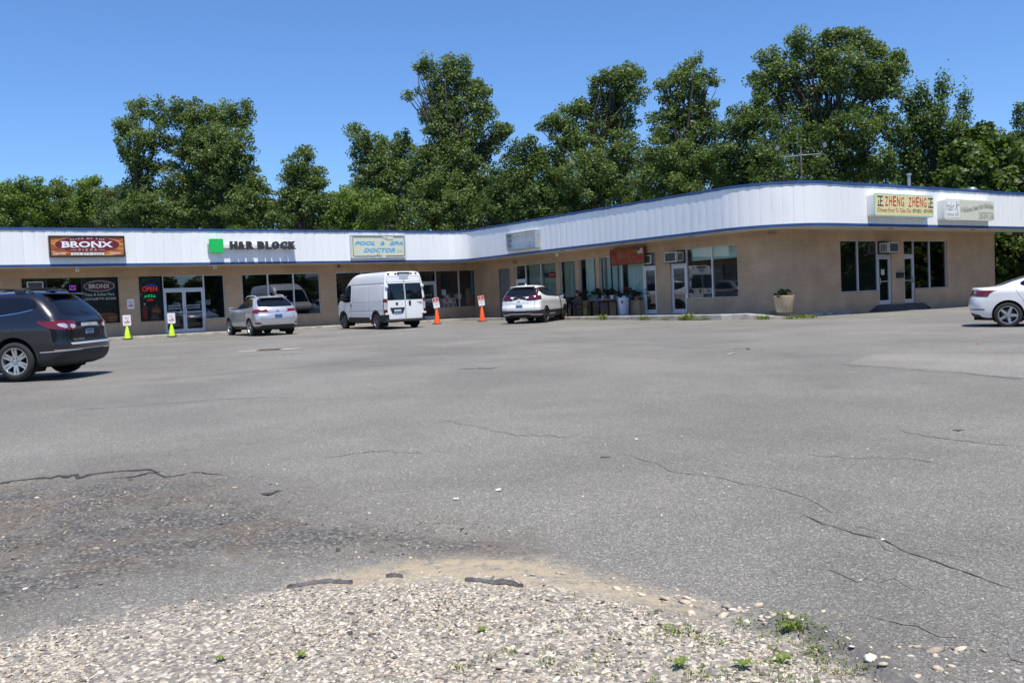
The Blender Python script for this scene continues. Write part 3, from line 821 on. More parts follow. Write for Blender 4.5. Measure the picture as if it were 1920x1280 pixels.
# ------------------------------------------------------------------ sidewalks with a kerb
def walk(name, pts_out, pts_in, ztop):
    """pts in building coordinates; outer edge drops as a kerb to the lot"""
    mb = MB(); n = len(pts_out); vs_ = []
    for (a, b), (c, d) in zip(pts_out, pts_in):
        po = BM @ Vector((a, b, 0)); pi_ = BM @ Vector((c, d, 0)); g = ground(po.x, po.y)
        zt = ztop if ztop is not None else g+.11
        if ztop == -.004:
            k_ = len(vs_)//7; zt = g+max(.012, (zt-g)*min(1, (n-1-k_)/4))
        e = (pi_-po).normalized()
        vs_ += [(po.x, po.y, g-.05), (po.x, po.y, zt-.02), (po.x+e.x*.02, po.y+e.y*.02, zt), (po.x+e.x*.16, po.y+e.y*.16, zt), (po.x+e.x*.168, po.y+e.y*.168, zt-.008), (po.x+e.x*.176, po.y+e.y*.176, zt), (pi_.x, pi_.y, zt+.004)]
    mb.add(vs_, [(7*i+k, 7*(i+1)+k, 7*(i+1)+k+1, 7*i+k+1) for i in range(n-1) for k in range(6)])
    return tag(mb.build(name, M['concrete']), kind='structure')
us = [-16+i*1.0 for i in range(43)] + [UB-1.3]
walk('sidewalk', [(u, WA-1.15) for u in us], [(u, WA+.1) for u in us], -.006)
ow = [(UB-1.75, WA-1.15-i*.8) for i in range(25)]
oc = [(UB+RW+2.4*math.cos(PI+t), WC+RW+2.4*math.sin(PI+t)) for t in (0.25, .5, .75, 1.0, 1.2)]
iw = [(UB+.1, b) for a, b in ow]; ic = [(UB+RW+.9*math.cos(PI+t), WC+RW+.9*math.sin(PI+t)) for t in (0.25, .5, .75, 1.0, 1.2)]
walk('sidewalk', ow + oc, iw + ic, -.004)
M['rampshade'] = mat('asphalt_ramp_painted_shade', (0.07, 0.069, 0.068), 0.9, noise=0.3, scale=12)
rp_ = MB(); vs_ = []                                                  # asphalt ramp up to the two doors, darkened to stand in for eave shade
for i_, u in enumerate([33.7+.19*k for k in range(24)]):
    o_ = .5*math.sin(PI*min(1, max(0.02, i_/23)))**.6+random.uniform(-.04, .04)
    for d, zz in ((-.1, -.004), (.16, -.008), (o_*.7, None), (o_, None)):
        p = BM @ Vector((u, WC-d, 0)); g = ground(p.x, p.y)
        zt = zz if zz is not None else (g*.62 if d != o_ else g-.02)
        e_ = min(1, i_/3, (23-i_)/3)
        vs_.append((p.x, p.y, g+.004+(zt-g)*e_ if d != o_ else g-.02))
rp_.add(vs_, [(4*i_+k, 4*i_+4+k, 4*i_+5+k, 4*i_+1+k) for i_ in range(23) for k in range(3)])
tag(rp_.build('door_ramp', M['rampshade']), kind='structure')
kb = MB(); vs_ = []                                                    # low worn kerb against the rounded corner
for k in range(15):
    u = 29.3+k*.22; p = BM @ Vector((u, WC+.02, 0)); q = BM @ Vector((u, WC-.30+.01*k, 0)); g = ground(q.x, q.y); h_ = .03+.004*k*(1 if k < 12 else .4)
    vs_ += [(q.x, q.y, g-.05), (q.x, q.y, g+h_+.05), (p.x, p.y, g+h_+.075)]
kb.add(vs_, [(3*k+j, 3*k+3+j, 3*k+4+j, 3*k+1+j) for k in range(14) for j in range(2)])
tag(kb.build('kerb', M['concrete']), kind='structure')
# ------------------------------------------------------------------ signs
def paint(name, c, rough=.45, **k): return mat(name, c, rough, noise=k.pop('noise', .05), **k)
M['cream'] = paint('cream_face', (.70, .66, .42)); M['ivory'] = paint('ivory_face', (.62, .64, .50)); M['paleyellow'] = paint('pale_yellow_face', (.74, .66, .34))
M['skyblue'] = paint('sky_blue_letters', (.12, .38, .62)); M['darkgrey'] = paint('dark_grey_letters', (.035, .037, .042)); M['green'] = paint('bright_green_block', (.012, .50, .10))
M['maroon'] = paint('maroon_paint', (.16, .012, .022)); M['red'] = paint('red_paint', (.50, .035, .035)); M['gold'] = paint('gold_line', (.72, .45, .12))
M['ink'] = paint('black_ink', (.02, .02, .02)); M['letterwhite'] = paint('white_lettering', (.82, .82, .82)); M['brownred'] = paint('brown_red_letters', (.30, .03, .02))
M['greyink'] = paint('grey_ink', (.11, .11, .10)); M['salongrey'] = paint('faded_grey_lettering', (.27, .265, .24)); M['teal'] = paint('teal_edge', (.25, .55, .55)); M['limeplastic'] = paint('lime_plastic', (.56, .80, .03), .5); M['orange'] = paint('orange_plastic', (.95, .115, .015), .5)
def wood(name, c0, c1, c2):
    m, nt, b, N, L = nodes(name)
    tc = N.new('ShaderNodeTexCoord'); mp = N.new('ShaderNodeMapping'); mp.inputs['Scale'].default_value = (.9, 1, 7); L.new(tc.outputs['Object'], mp.inputs['Vector'])
    t = N.new('ShaderNodeTexNoise'); t.inputs['Scale'].default_value = 2.2; t.inputs['Detail'].default_value = 6; t.inputs['Distortion'].default_value = .6; L.new(mp.outputs['Vector'], t.inputs['Vector'])
    r = ramp(N, [(.3, c0), (.5, c1), (.68, c2)]); L.new(t.outputs['Fac'], r.inputs['Fac']); L.new(r.outputs['Color'], b.inputs['Base Color']); b.inputs['Roughness'].default_value = .5
    return m
M['warmwood'] = wood('printed_warm_planks', (.16, .03, .012), (.42, .10, .025), (.70, .34, .07))
M['signwood'] = wood('stained_sign_wood', (.19, .055, .016), (.26, .085, .024), (.33, .12, .034))

def sign_root(name, kind, a0, z0, front, label, cat='sign'):
    return empty(name, BM @ fr(kind) @ Matrix.Translation((a0, -front, z0)), label, cat)

# pizza shop sign
W_, H_ = 2.98, .90
s = sign_root('shop_sign', 1, 5.73, 3.51, OVH+.28, 'dark framed wood print sign with maroon oval reading BRONX')
mb = MB(); f = .055
mb.box(0, W_, 0, .27, 0, f); mb.box(0, W_, 0, .27, H_-f, H_); mb.box(0, f, 0, .27, f, H_-f); mb.box(W_-f, W_, 0, .27, f, H_-f)
mb.build('frame', M['bronze'], s)
mb = MB(); mb.box(f, W_-f, .03, .25, f, H_-f); mb.build('panel', M['warmwood'], s)
mb = MB(); cx, cz = W_/2, .53
mb.prism(ellipse(cx, cz, 1.30, .355, 56), .022, .028, 0); mb.prism(ellipse(cx, cz, 1.275, .335, 56), .016, .0215, 1)
mb.build('oval', [M['gold'], M['maroon']], s)
mb = MB()
put_text(mb, 'BRONX', cx-1.0, cx+1.0, .40, .66, .012, 0, bold=.035)
for x0, x1 in ((-1.03, -.86), (-.62, -.45), (-.26, -.09)): pass
for xs in (-1.0, -.58):                                        # slab serifs on the stems of B, R and N
    for z in (.40, .648): mb.box(cx+xs-.045, cx+xs+.1, .0115, .0125, z-.012, z+.014)
for xs in (.2, .46):
    for z in (.40, .648): mb.box(cx+xs-.05, cx+xs+.09, .0115, .0125, z-.012, z+.014)
put_text(mb, 'SLICE OF THE', cx-.68, cx+.68, .70, .765, .012, 0, spacing=1.5, curve=lambda t: .05*(1-(2*t-1)**2))
put_text(mb, 'PIZZA', cx-.36, cx+.36, .26, .335, .012, 0, spacing=1.7)
mb.box(cx-.68, cx-.43, .011, .012, .29, .30); mb.box(cx+.43, cx+.68, .011, .012, .29, .30)
put_text(mb, 'Take Out', .12, .62, .10, .19, .022, 0, bold=.01, shear=.25); put_text(mb, 'Delivery', W_-.62, W_-.17, .10, .20, .022, 0, bold=.01, shear=.25)
mb.box(.82, 2.12, .02, .028, .075, .175)
put_text(mb, '203-879-5500', .88, 2.06, .09, .16, .017, 1, bold=.008, spacing=1.25)
mb.build('lettering', [M['letterwhite'], M['greyink']], s)

# tax office sign: green block and channel letters on a raceway
s = sign_root('block_letter_sign', 1, 12.38, 3.655, OVH+.30, 'bright green square beside dark channel letters on white fascia')
mb = MB(); mb.bevbox(0, .62, 0, .16, 0, .64, .008); mb.build('green_square', M['green'], s)
mb = MB(); mb.box(.30, 4.1, .12, .29, .225, .385); mb.build('raceway', M['steel2'] if 'steel2' in M else M['white'], s)
xs = {'H': (.93, 1.28), '&': (1.32, 1.64), 'R': (1.70, 2.06), 'B': (2.24, 2.58), 'L': (2.63, 2.90), 'O': (2.93, 3.31), 'C': (3.35, 3.71), 'K': (3.76, 4.13)}
for ch, (x0, x1) in xs.items():
    mb = MB(); put_text(mb, ch, x0, x1, .145, .525, 0, 0, bold=.075, depth=.12); mb.build('letter', M['darkgrey'], s)
mb = MB()
for x in (-.06, -.06):
    pass
mb.box(-.05, -.0, .16, .28, .10, .42); mb.build('bracket', M['galv'], s)

# pool shop sign
W_, H_ = 3.10, 1.18
s = sign_root('shop_sign', 1, 19.44, 3.345, OVH+.16, 'ivory light box sign with sky blue slanted POOL & SPA letters')
mb = MB(); f = .035
mb.box(0, W_, 0, .15, 0, f); mb.box(0, W_, 0, .15, H_-f, H_); mb.box(0, f, 0, .15, f, H_-f); mb.box(W_-f, W_, 0, .15, f, H_-f); mb.build('frame', M['alu'], s)
mb = MB(); mb.box(f, W_-f, .012, .14, f, H_-f); mb.build('panel', M['ivory'], s)
for word, x0, x1, z0, z1, bo, sh in (('POOL', .21, 1.36, .645, .85, .045, .35), ('&', 1.64, 1.91, .645, .85, .045, .25), ('SPA', 2.17, 2.95, .645, .85, .045, .35), ('DOCTOR', .68, 2.48, .285, .50, .045, .35), ('LLC', 2.6, 2.88, .31, .385, .02, .3)):
    mb = MB(); put_text(mb, word, x0, x1, z0, z1, .006, 0, bold=bo, shear=sh, spacing=1.08); mb.build('word', M['skyblue'], s)
mb = MB()
def line(pts, r=.013, y=.006): mb.tube([(a, y, b) for a, b in pts], r, 5, 1)
line([(1.72, 1.08), (.16, 1.08), (.12, 1.05), (.12, .14), (.17, .10), (1.4, .10)]); line([(2.4, 1.08), (2.97, 1.08), (3.02, 1.04), (3.02, .14), (2.97, .10), (1.92, .10)])
line([(1.72, 1.08), (1.78, 1.16), (2.3, 1.16), (2.36, .93), (2.06, .93), (1.72, 1.08)], .006); line([(2.0, 1.13), (2.02, .97), (2.06, .93)], .006)
line([(1.44, .20), (1.5, .15), (1.42, .12), (1.52, .08)], .012); line([(1.6, .19), (1.53, .06)], .008); line([(1.58, .14), (1.62, .06), (1.66, .14), (1.7, .06)], .01)
mb.build('border_line', [M['ink'], M['ink']], s)

# empty sign cabinet on the middle fascia
W_, H_ = 2.48, .85
s = sign_root('empty_sign_cabinet', 2, -38.02, 3.36, OVH+.32, 'open metal sign cabinet with bare cross rails and no face')
mb = MB(); f = .03
mb.box(0, W_, 0, .31, 0, f); mb.box(0, W_, 0, .31, H_-f, H_); mb.box(0, f, 0, .31, f, H_-f); mb.box(W_-f, W_, 0, .31, f, H_-f); mb.build('cabinet', M['galv'], s)
mb = MB()
for z in (.12, .36, .62): mb.tube([(f, .16, z), (W_-f, .16, z)], .022, 8)
mb.tube([(1.7, .2, .12), (1.7, .2, .45)], .012, 6); mb.build('rail', M['white'], s, True)
mb = MB(); mb.box(1.5, 1.75, .18, .22, .10, .16); mb.build('ballast', M['darkgrey'], s)

# club sign: stained boards
W_, H_ = 2.30, .74
s = sign_root('club_sign', 2, -32.29, 2.265, .20, 'red brown wooden sign with raised red Social Club letters')
mb = MB(); f = .05; mb.box(0, W_, 0, .12, 0, f); mb.box(0, W_, 0, .12, H_-f, H_); mb.box(0, f, 0, .12, f, H_-f); mb.box(W_-f, W_, 0, .12, f, H_-f)
M['framewood'] = wood('red_stained_frame', (.15, .032, .011), (.19, .042, .014), (.22, .052, .017)); mb.build('frame', M['framewood'], s)
mb = MB(); mb.box(f, W_-f, .03, .11, f, H_-f); mb.build('board', M['signwood'], s)
mb = MB(); y = .02
M['clubred'] = paint('carved_red', (.36, .008, .008))
put_text(mb, 'ALB', .82, 1.42, .52, .66, y, 0, bold=.02, depth=.012, spacing=1.3)
put_text(mb, 'S', .22, .50, .08, .40, y, 0, bold=.03, depth=.012); put_text(mb, 'ocial', .52, 1.22, .10, .36, y, 0, bold=.012, depth=.012)
put_text(mb, 'C', 1.36, 1.70, .12, .50, y, 0, bold=.04, depth=.012); put_text(mb, 'lub', 1.74, 2.18, .14, .46, y, 0, bold=.014, depth=.012)
mb.build('lettering', M['clubred'], s)
mb = MB(); mb.prism([(.12, .42), (.46, .40), (.44, .66), (.12, .68)], .018, .029, 0); mb.prism(ellipse(.29, .54, .07, .075, 10), .012, .0175, 1); mb.build('flag_patch', [M['clubred'], M['ink']], s)
M['flagblue'] = paint('flag_blue', (.03, .05, .16))
mb = MB()
for k in range(7): mb.box(1.86, 2.2, .02, .029, .46+k*.032, .46+k*.032+.018, 0)
mb.box(1.86, 2.02, .012, .0195, .575, .68, 1); mb.build('flag_emblem', [M['letterwhite'], M['flagblue']], s)

# two rounded light boxes on the right fascia
def light_box(a0, W_, H_, label, face, edge):
    s = sign_root('shop_sign', 3, a0, 0, OVH+.32, label)
    mb = MB(); mb.prism(rrect(0, W_, 0, H_, .09, 6), .02, .31); mb.build('cabinet', M['white'], s, True, 30)
    mb = MB(); mb.prism(rrect(0, W_, 0, H_, .09, 6), .0, .0195, 1); mb.prism(rrect(.035, W_-.035, .035, H_-.035, .08, 6), -.004, -.0005, 0); mb.build('panel', [M[face], M[edge]], s)
    return s
def set_z(s, z): s.matrix_world = s.matrix_world @ Matrix.Translation((0, 0, z))
W_, H_ = 3.98, .87
s = light_box(31.2, W_, H_, 'pale yellow rounded sign with red brushed letters between black Chinese characters', 'paleyellow', 'teal'); set_z(s, 3.49)
mb = MB(); y = -.007
def brushed(word, x0, x1, z0, z1):
    n = len(word); wv = (x1-x0)/n
    for i, ch in enumerate(word):
        put_text(mb, ch, x0+i*wv+.02, x0+(i+1)*wv-.03, z0+random.uniform(-.015, .015), z1+random.uniform(-.02, .02), y, 0, bold=.012, shear=.05)
brushed('ZHENG', .66, 1.98, .40, .77); brushed('ZHENG', 2.22, 3.52, .40, .77)
put_text(mb, 'Chinese Food To Take Out', .18, 2.42, .16, .32, y, 2, bold=.004, shear=.3)
put_text(mb, '879-0021 - 879-3993', 2.52, 3.92, .165, .31, y, 1, bold=.012)
for x in (.20, 3.60):
    for b_ in ((0, .36, .72, .77), (0, .38, .38, .43), (.17, .215, .43, .72), (.05, .09, .43, .60), (.215, .33, .56, .61)):
        mb.box(x+b_[0], x+b_[1], y, y+.002, b_[2], b_[3], 1)
mb.build('lettering', [M['red'], M['ink'], M['brownred']], s)
W_, H_ = 3.86, .86
s = light_box(35.99, W_, H_, 'ivory rounded sign with white hair logo square and wavy grey text', 'ivory', 'white'); set_z(s, 3.42)
mb = MB(); mb.box(.1, 1.12, -.0075, -.0045, .10, .80); mb.build('logo_square', M['letterwhite'], s)
y = -.0095
mb = MB(); put_text(mb, 'hair', .15, .72, .36, .72, y, 1, bold=.004); mb.build('text_line', [M['salongrey'], M['salongrey']], s)
mb = MB(); put_text(mb, 'revue ltd', .15, 1.02, .14, .33, y, 1, bold=.002); mb.build('text_line', [M['salongrey'], M['salongrey']], s)
mb = MB(); put_text(mb, 'A Full Service Unisex Hair & Nail Salon', 1.2, 3.78, .40, .62, y, 0, bold=.012, curve=lambda t: .10*math.sin((t*1.35-.62)*PI)+.02); mb.build('text_line', [M['salongrey'], M['salongrey']], s)
mb = MB(); put_text(mb, 'www.HairRevueCT.com', 2.6, 3.76, .29, .365, y, 0, bold=.006); mb.build('text_line', [M['salongrey'], M['salongrey']], s)
mb = MB(); put_text(mb, '203-879-1108', 2.62, 3.8, .06, .25, y, 1, bold=.008); mb.build('text_line', [M['salongrey'], M['salongrey']], s)
mb = MB()
mb.tube([(.74, y, .40), (.98, y, .62), (1.06, y, .66), (1.04, y, .56)], .012, 5); mb.tube([(1.0, y, .26), (.93, y, .44), (.84, y, .66), (.88, y, .76), (.94, y, .70), (.9, y, .6)], .009, 5)
mb.build('scissors_logo', [M['greyink'], M['ink']], s)

# ------------------------------------------------------------------ things in the windows
def pane_root(name, kind, a0, z0, depth, label, cat): return empty(name, BM @ fr(kind) @ Matrix.Translation((a0, depth, z0)), label, cat)
# printed window graphic
s = pane_root('window_graphic', 1, 7.28, .70, .17, 'dark window graphic with maroon BRONX oval and phone number', 'window graphic')
M['pizzaimg'] = wood('printed_pizza', (.02, .008, .004), (.20, .05, .012), (.42, .15, .03))
M['filmdark'] = paint('dark_window_film', (.006, .006, .006), .25)
mb = MB(); mb.box(0, 1.4, 0, .004, 0, 1.96, 0); mb.prism([(0, .02), (1.38, .02), (1.38, .30), (1.1, .42), (.6, .38), (.3, .5), (0, .46)], -.003, -.0005, 1); mb.build('film', [M['filmdark'], M['pizzaimg']], s)
mb = MB(); mb.prism(ellipse(.68, 1.62, .65, .245, 48), -.005, -.001, 1); mb.prism(ellipse(.68, 1.62, .62, .222, 48), -.009, -.0055, 0); mb.build('oval', [M['maroon'], M['letterwhite']], s)
for word, x0, x1, z0, z1, y_, bo in (('BRONX', .24, 1.12, 1.52, 1.72, -.011, .02), ('Pizza & Italian Fare', .06, 1.3, 1.19, 1.31, -.002, .004), ('(203)879-5500', .02, 1.36, .97, 1.10, -.002, .006)):
    mb = MB(); put_text(mb, word, x0, x1, z0, z1, y_, 0, bold=bo); mb.build('text_line', M['letterwhite'], s)
# neon signs
def neon(name, c, e): return mat(name, c, .4, emit=c, es=e)
M['nred'] = neon('red_neon', (1, .035, .02), .6); M['nblue'] = neon('blue_neon', (.05, .06, 1), .4); M['ngreen'] = neon('green_neon', (.02, .9, .25), .5); M['ndim'] = neon('dim_red_neon', (.5, .02, .01), .7); M['nviolet'] = neon('violet_neon', (.2, .1, 1), .9)
s = pane_root('neon_sign', 1, 9.80, 2.02, .14, 'red OPEN neon sign with blue arc above', 'neon sign')
mb = MB(); put_text(mb, 'OPEN', 0, .64, 0, .22, 0, 0, bold=-.012); mb.build('lettering', M['nred'], s)
mb = MB(); mb.tube([(.12+.5*k/12, 0, .20+.11*math.sin(PI*(k+1)/14)) for k in range(13)] + [(.68, 0, .12)], .012, 6); mb.build('arc', M['nblue'], s)
s = pane_root('neon_sign', 1, 9.88, 1.58, .14, 'green PIZZA neon sign over a dim red slice', 'neon sign')
mb = MB(); put_text(mb, 'PIZZA', 0, .48, .13, .24, 0, 0, bold=.012, spacing=1.3, curve=lambda t: .05*(1-(2*t-1)**2)); mb.build('lettering', M['ngreen'], s)
mb = MB(); mb.tube([(.1+.28*k/8, 0, .02+.06*math.sin(PI*k/8)) for k in range(9)], .014, 6); mb.tube([(.1, 0, .02), (.38, 0, .02)], .012, 6); mb.build('slice', M['ndim'], s)
s = pane_root('neon_sign', 1, 6.74, 2.19, .16, 'small violet square neon sign with a red centre', 'neon sign')
mb = MB(); mb.tube([(0, 0, 0), (.24, 0, 0), (.24, 0, .17), (0, 0, .17), (0, 0, 0)], .015, 6); mb.build('border', M['nviolet'], s)
mb = MB(); mb.tube([(.05, 0, .03), (.08, 0, .11), (.16, 0, .11), (.19, 0, .03)], .016, 6); mb.build('lettering', M['nred'], s)
s = pane_root('window_graphic', 1, 9.66, .69, .19, 'dark window film with red bottle and orange food picture', 'window graphic')
M['bottlered'] = paint('printed_red_bottle', (.22, .012, .008)); M['bottlewhite'] = paint('printed_cap', (.6, .62, .62)); M['food'] = wood('printed_food', (.05, .012, .004), (.25, .06, .012), (.38, .12, .03))
mb = MB(); mb.box(0, .98, 0, .004, 0, 1.95, 0)
mb.prism([(.10, .05), (.31, .05), (.31, .5), (.28, .62), (.24, .68), (.24, .72), (.17, .72), (.17, .68), (.13, .62), (.10, .5)], -.004, -.0005, 1); mb.prism([(.165, .72), (.245, .72), (.245, .79), (.165, .79)], -.005, -.001, 2)
mb.prism([(.50, .40), (.58, .58), (.66, .55), (.72, .74), (.78, .6), (.9, .5), (.94, .34), (.8, .26), (.7, .34), (.58, .3)], -.004, -.0005, 3)
mb.build('film', [M['filmdark'], M['bottlered'], M['bottlewhite'], M['food']], s)
for a0, lab in ((10.88, 'white two line lettering on the left glass door leaf'), (11.76, 'white two line lettering on the right glass door leaf')):
    r_ = empty('door_lettering', BM @ fr(1), lab, 'lettering')
    for word, z0, z1 in (('DROP OFFS AVAILABLE', 1.27, 1.335), ('WALK INS WELCOME', 1.15, 1.215)):
        mb = MB(); put_text(mb, word, a0, a0+.6, z0, z1, .082); mb.build('text_line', M['letterwhite'], r_)
r_ = empty('door_lettering', BM @ fr(1), 'white lettering on the dark glass door beside the van', 'lettering')
mb = MB(); put_text(mb, 'POOL DOCTOR', 24.5, 25.1, 1.36, 1.40, .082); mb.build('text_line', M['letterwhite'], r_)
mb = MB(); put_text(mb, 'OPEN', 24.62, 25.12, 1.05, 1.16, .082, bold=.02); mb.build('text_line', M['letterwhite'], r_)
M['paper'] = paint('white_paper', (.66, .66, .64), .8)
def notice(kind, a0, a1, z0, z1, label, m='paper', d=.075, lines=5):
    mb = MB(); mb.box(a0, a1, d, d+.004, z0, z1, 0)
    for k in range(lines):
        z = z1-(z1-z0)*(k+.7)/(lines+.6); mb.box(a0+.03, a1-.03-random.uniform(0, .05), d-.002, d, z-.008, z+.008, 1)
    return tag(mb.build('notice', [M[m], M['greyink']], M=BM @ fr(kind)), label, 'notice')
notice(3, 34.76, 34.98, 1.28, 1.51, 'white paper notice taped inside the right front glass door')
notice(1, 12.3-.02, 12.52, 2.45, 2.62, 'small pale paper in the transom over the double doors', d=.1)
notice(1, 12.66, 12.86, 1.30, 1.55, 'small white paper in the window right of double doors', d=.1)
# what shows inside the pool shop
M['carton'] = paint('white_carton', (.62, .6, .56), .8); M['cartonred'] = paint('red_carton_print', (.42, .05, .04), .8)
def carton(a, z, w_, h_, y, lab):
    mb = MB(); mb.bevbox(a, a+w_, y, y+.35, z, z+h_, .006, 0); mb.box(a+.02, a+w_-.02, y-.002, y-.0005, z+h_-.06, z+h_-.02, 1)
    mb.box(a+w_*.5, a+w_*.88, y-.002, y-.0005, z+h_*.25, z+h_*.7, 1)
    tag(mb.build('carton', [M['carton'], M['cartonred']], M=BM @ fr(1)), lab, 'carton', 'cartons in the pool shop window')
carton(25.95, .60, .30, .26, .35, 'white carton at the left end of the lower row in the pool shop'); carton(26.26, .60, .28, .26, .35, 'middle white carton of the lower row in the pool shop window')
carton(26.55, .60, .27, .26, .35, 'white carton in the lower row beside the window mullion'); carton(25.95, .87, .36, .30, .36, 'white carton on the upper row, left, in the pool shop'); carton(26.32, .87, .46, .30, .36, 'large white carton with a red emblem on the upper row')
carton(26.2, 1.18, .22, .2, .38, 'small white box on top of the carton stack')
mb = MB(); mb.bevbox(25.5, 26.85, .34, .8, .02, .58, .01); tag(mb.build('display_table', M['framewood'], M=BM @ fr(1)), 'brown low display stand under the stacked cartons', 'display stand')
M['posterblue'] = wood('blue_poster_print', (.03, .14, .26), (.06, .22, .36), (.10, .30, .42)); M['plyboard'] = wood('plywood', (.20, .15, .08), (.26, .2, .11), (.32, .25, .14)); M['navy'] = paint('navy_plastic', (.012, .02, .07))
mb = MB(); mb.box(27.72, 28.2, .13, .14, 1.22, 2.66); tag(mb.build('poster', M['posterblue'], M=BM @ fr(1)), 'tall light blue poster at the right of pool shop window', 'poster')
mb = MB(); mb.bevbox(27.5, 28.36, .34, .42, .3, 1.65, .006); tag(mb.build('board', M['plyboard'], M=BM @ fr(1)), 'tan board leaning behind the tall blue poster', 'board')
mb = MB(); mb.bevbox(27.0, 27.5, .45, 1.0, .02, 1.1, .04); tag(mb.build('drum', M['navy'], M=BM @ fr(1)), 'dark blue bin inside the pool shop window', 'bin')
mb = MB(); mb.bevbox(26.98, 27.3, .5, .9, 1.101, 1.38, .03); tag(mb.build('counter_box', M['carton'], M=BM @ fr(1)), 'pale box on the dark blue bin in the shop', 'box')
notice(1, 25.8, 26.06, 1.35, 1.65, 'square grey paper sign hung inside the pool shop window', d=.2, lines=3)
# scrolling sign, unlit letters barely red
mb = MB(); mb.bevbox(-38.0, -36.98, .16, .22, 1.97, 2.2, .012, 0); put_text(mb, 'OPEN', -37.5, -37.05, 2.03, 2.14, .157, 1)
tag(mb.build('led_sign', [M['black'], M['ndim']], M=BM @ fr(2)), 'black LED sign with dim red letters in a middle window', 'LED sign')

# ------------------------------------------------------------------ small fixtures on the walls
M['acbeige'] = paint('air_conditioner_case', (.60, .58, .53), .5); M['grille'] = paint('dark_grille', (.05, .055, .065), .6)
def aircon(kind, a0, a1, z0, z1, out, label, flip=False):
    W_, H_ = a1-a0, z1-z0
    r_ = empty('air_conditioner', BM @ fr(kind) @ Matrix.Translation((a0, -out, z0)), label, 'air conditioner')
    mb = MB(); mb.bevbox(0, W_, 0, out+.05, 0, H_, .018); mb.build('case', M['acbeige'], r_, True, 30)
    mb = MB(); mb.box(.05, W_-.05, -.006, -.001, .05, H_-.05, 0)
    for k in range(9): mb.box(.06, W_-.06, -.012, -.0065, .06+k*(H_-.12)/9, .06+k*(H_-.12)/9+.012, 1)
    mb.build('grille', [M['grille'], M['greyink']], r_)
    mb = MB()
    for sx_ in (-.005, W_+.001):
        for k in range(4): mb.box(sx_, sx_+.004, .12+k*.07, .16+k*.07, .08, H_-.08)
    mb.build('side_vent', M['grille'], r_)
    mb = MB(); mb.box(-.06, W_+.06, .0, out+.03, -.03, -.004); mb.build('shelf', M['darkgrey'], r_)
aircon(2, -28.5, -27.8, 2.19, 2.63, .42, 'beige window air conditioner over the door beside club sign')
aircon(3, 34.62, 35.30, 2.18, 2.62, .42, 'beige window air conditioner over door under the yellow sign')
aircon(1, 5.02, 5.66, 2.2, 2.58, .12, 'white framed window air conditioner behind the dark parked car')
aircon(2, -30.2, -29.75, 2.22, 2.62, .03, 'grey louvred unit in the transom right of the club sign')
r_ = empty('mailbox', BM @ fr(3) @ Matrix.Translation((35.72, -.10, 1.13)), 'black wall mailbox between the two right front doors', 'mailbox')
mb = MB(); mb.bevbox(0, .44, 0, .1, 0, .19, .012); mb.build('box', M['black'], r_, True, 30)
mb = MB(); mb.prism([(0, .19), (.44, .19), (.44, .215), (0, .215)], -.03, .1); mb.build('lid', M['black'], r_)
def camera_box(kind, a, z, d, label, m='black'):
    r_ = empty('security_camera', BM @ fr(kind) @ Matrix.Translation((a, -d, z)), label, 'security camera')
    mb = MB(); mb.bevbox(-.07, .07, -.06, .07, -.07, .07, .02); mb.build('housing', M[m], r_, True, 30)
    mb = MB(); mb.lathe([(.0, -.068), (.028, -.068), (.03, -.06)], 12, M=Matrix.Rotation(R(90), 4, 'X') @ Matrix.Rotation(0, 4, 'X')); 
    mb = MB(); mb.prism(ellipse(0, 0, .03, .03, 14), -.066, -.0605); mb.build('lens', M['white'] if m == 'black' else M['black'], r_)
    if d < .2:
        mb = MB(); mb.box(-.03, .03, .07, d, -.03, .03); mb.build('bracket', M[m], r_)
    else:
        mb = MB(); mb.tube([(0, 0, .07), (0, 0, H_SOF+.024-z)], .02, 8); mb.build('bracket', M[m], r_)
camera_box(1, 19.55, 3.04, .1, 'black security camera on the band left of the van')
camera_box(1, 6.86, 3.0, 1.3, 'white security camera under the soffit below pizza sign', 'white')
camera_box(1, 12.77, 3.02, 1.3, 'white security camera under the soffit below green square', 'white')
camera_box(2, -35.4, 3.0, .9, 'white security camera under the middle soffit', 'white')
r_ = empty('wall_lamp', BM @ fr(2) @ Matrix.Translation((-40.25, -.03, 2.92)), 'small tan twin wall lamp over the grey steel door', 'wall lamp')
M['tanlamp'] = paint('tan_lamp', (.30, .2, .11))
mb = MB(); mb.bevbox(-.06, .06, -.03, .03, -.06, .06, .01); mb.build('base', M['tanlamp'], r_)
for sx_ in (-.1, .1):
    mb = MB(); mb.lathe([(.001, -.16), (.075, -.15), (.07, -.1), (.04, -.02), (.001, -.0)], 12, M=Matrix.Translation((sx_, -.08, .02)) @ Matrix.Rotation(R(50), 4, 'X')); mb.build('spot', M['tanlamp'], r_, True)

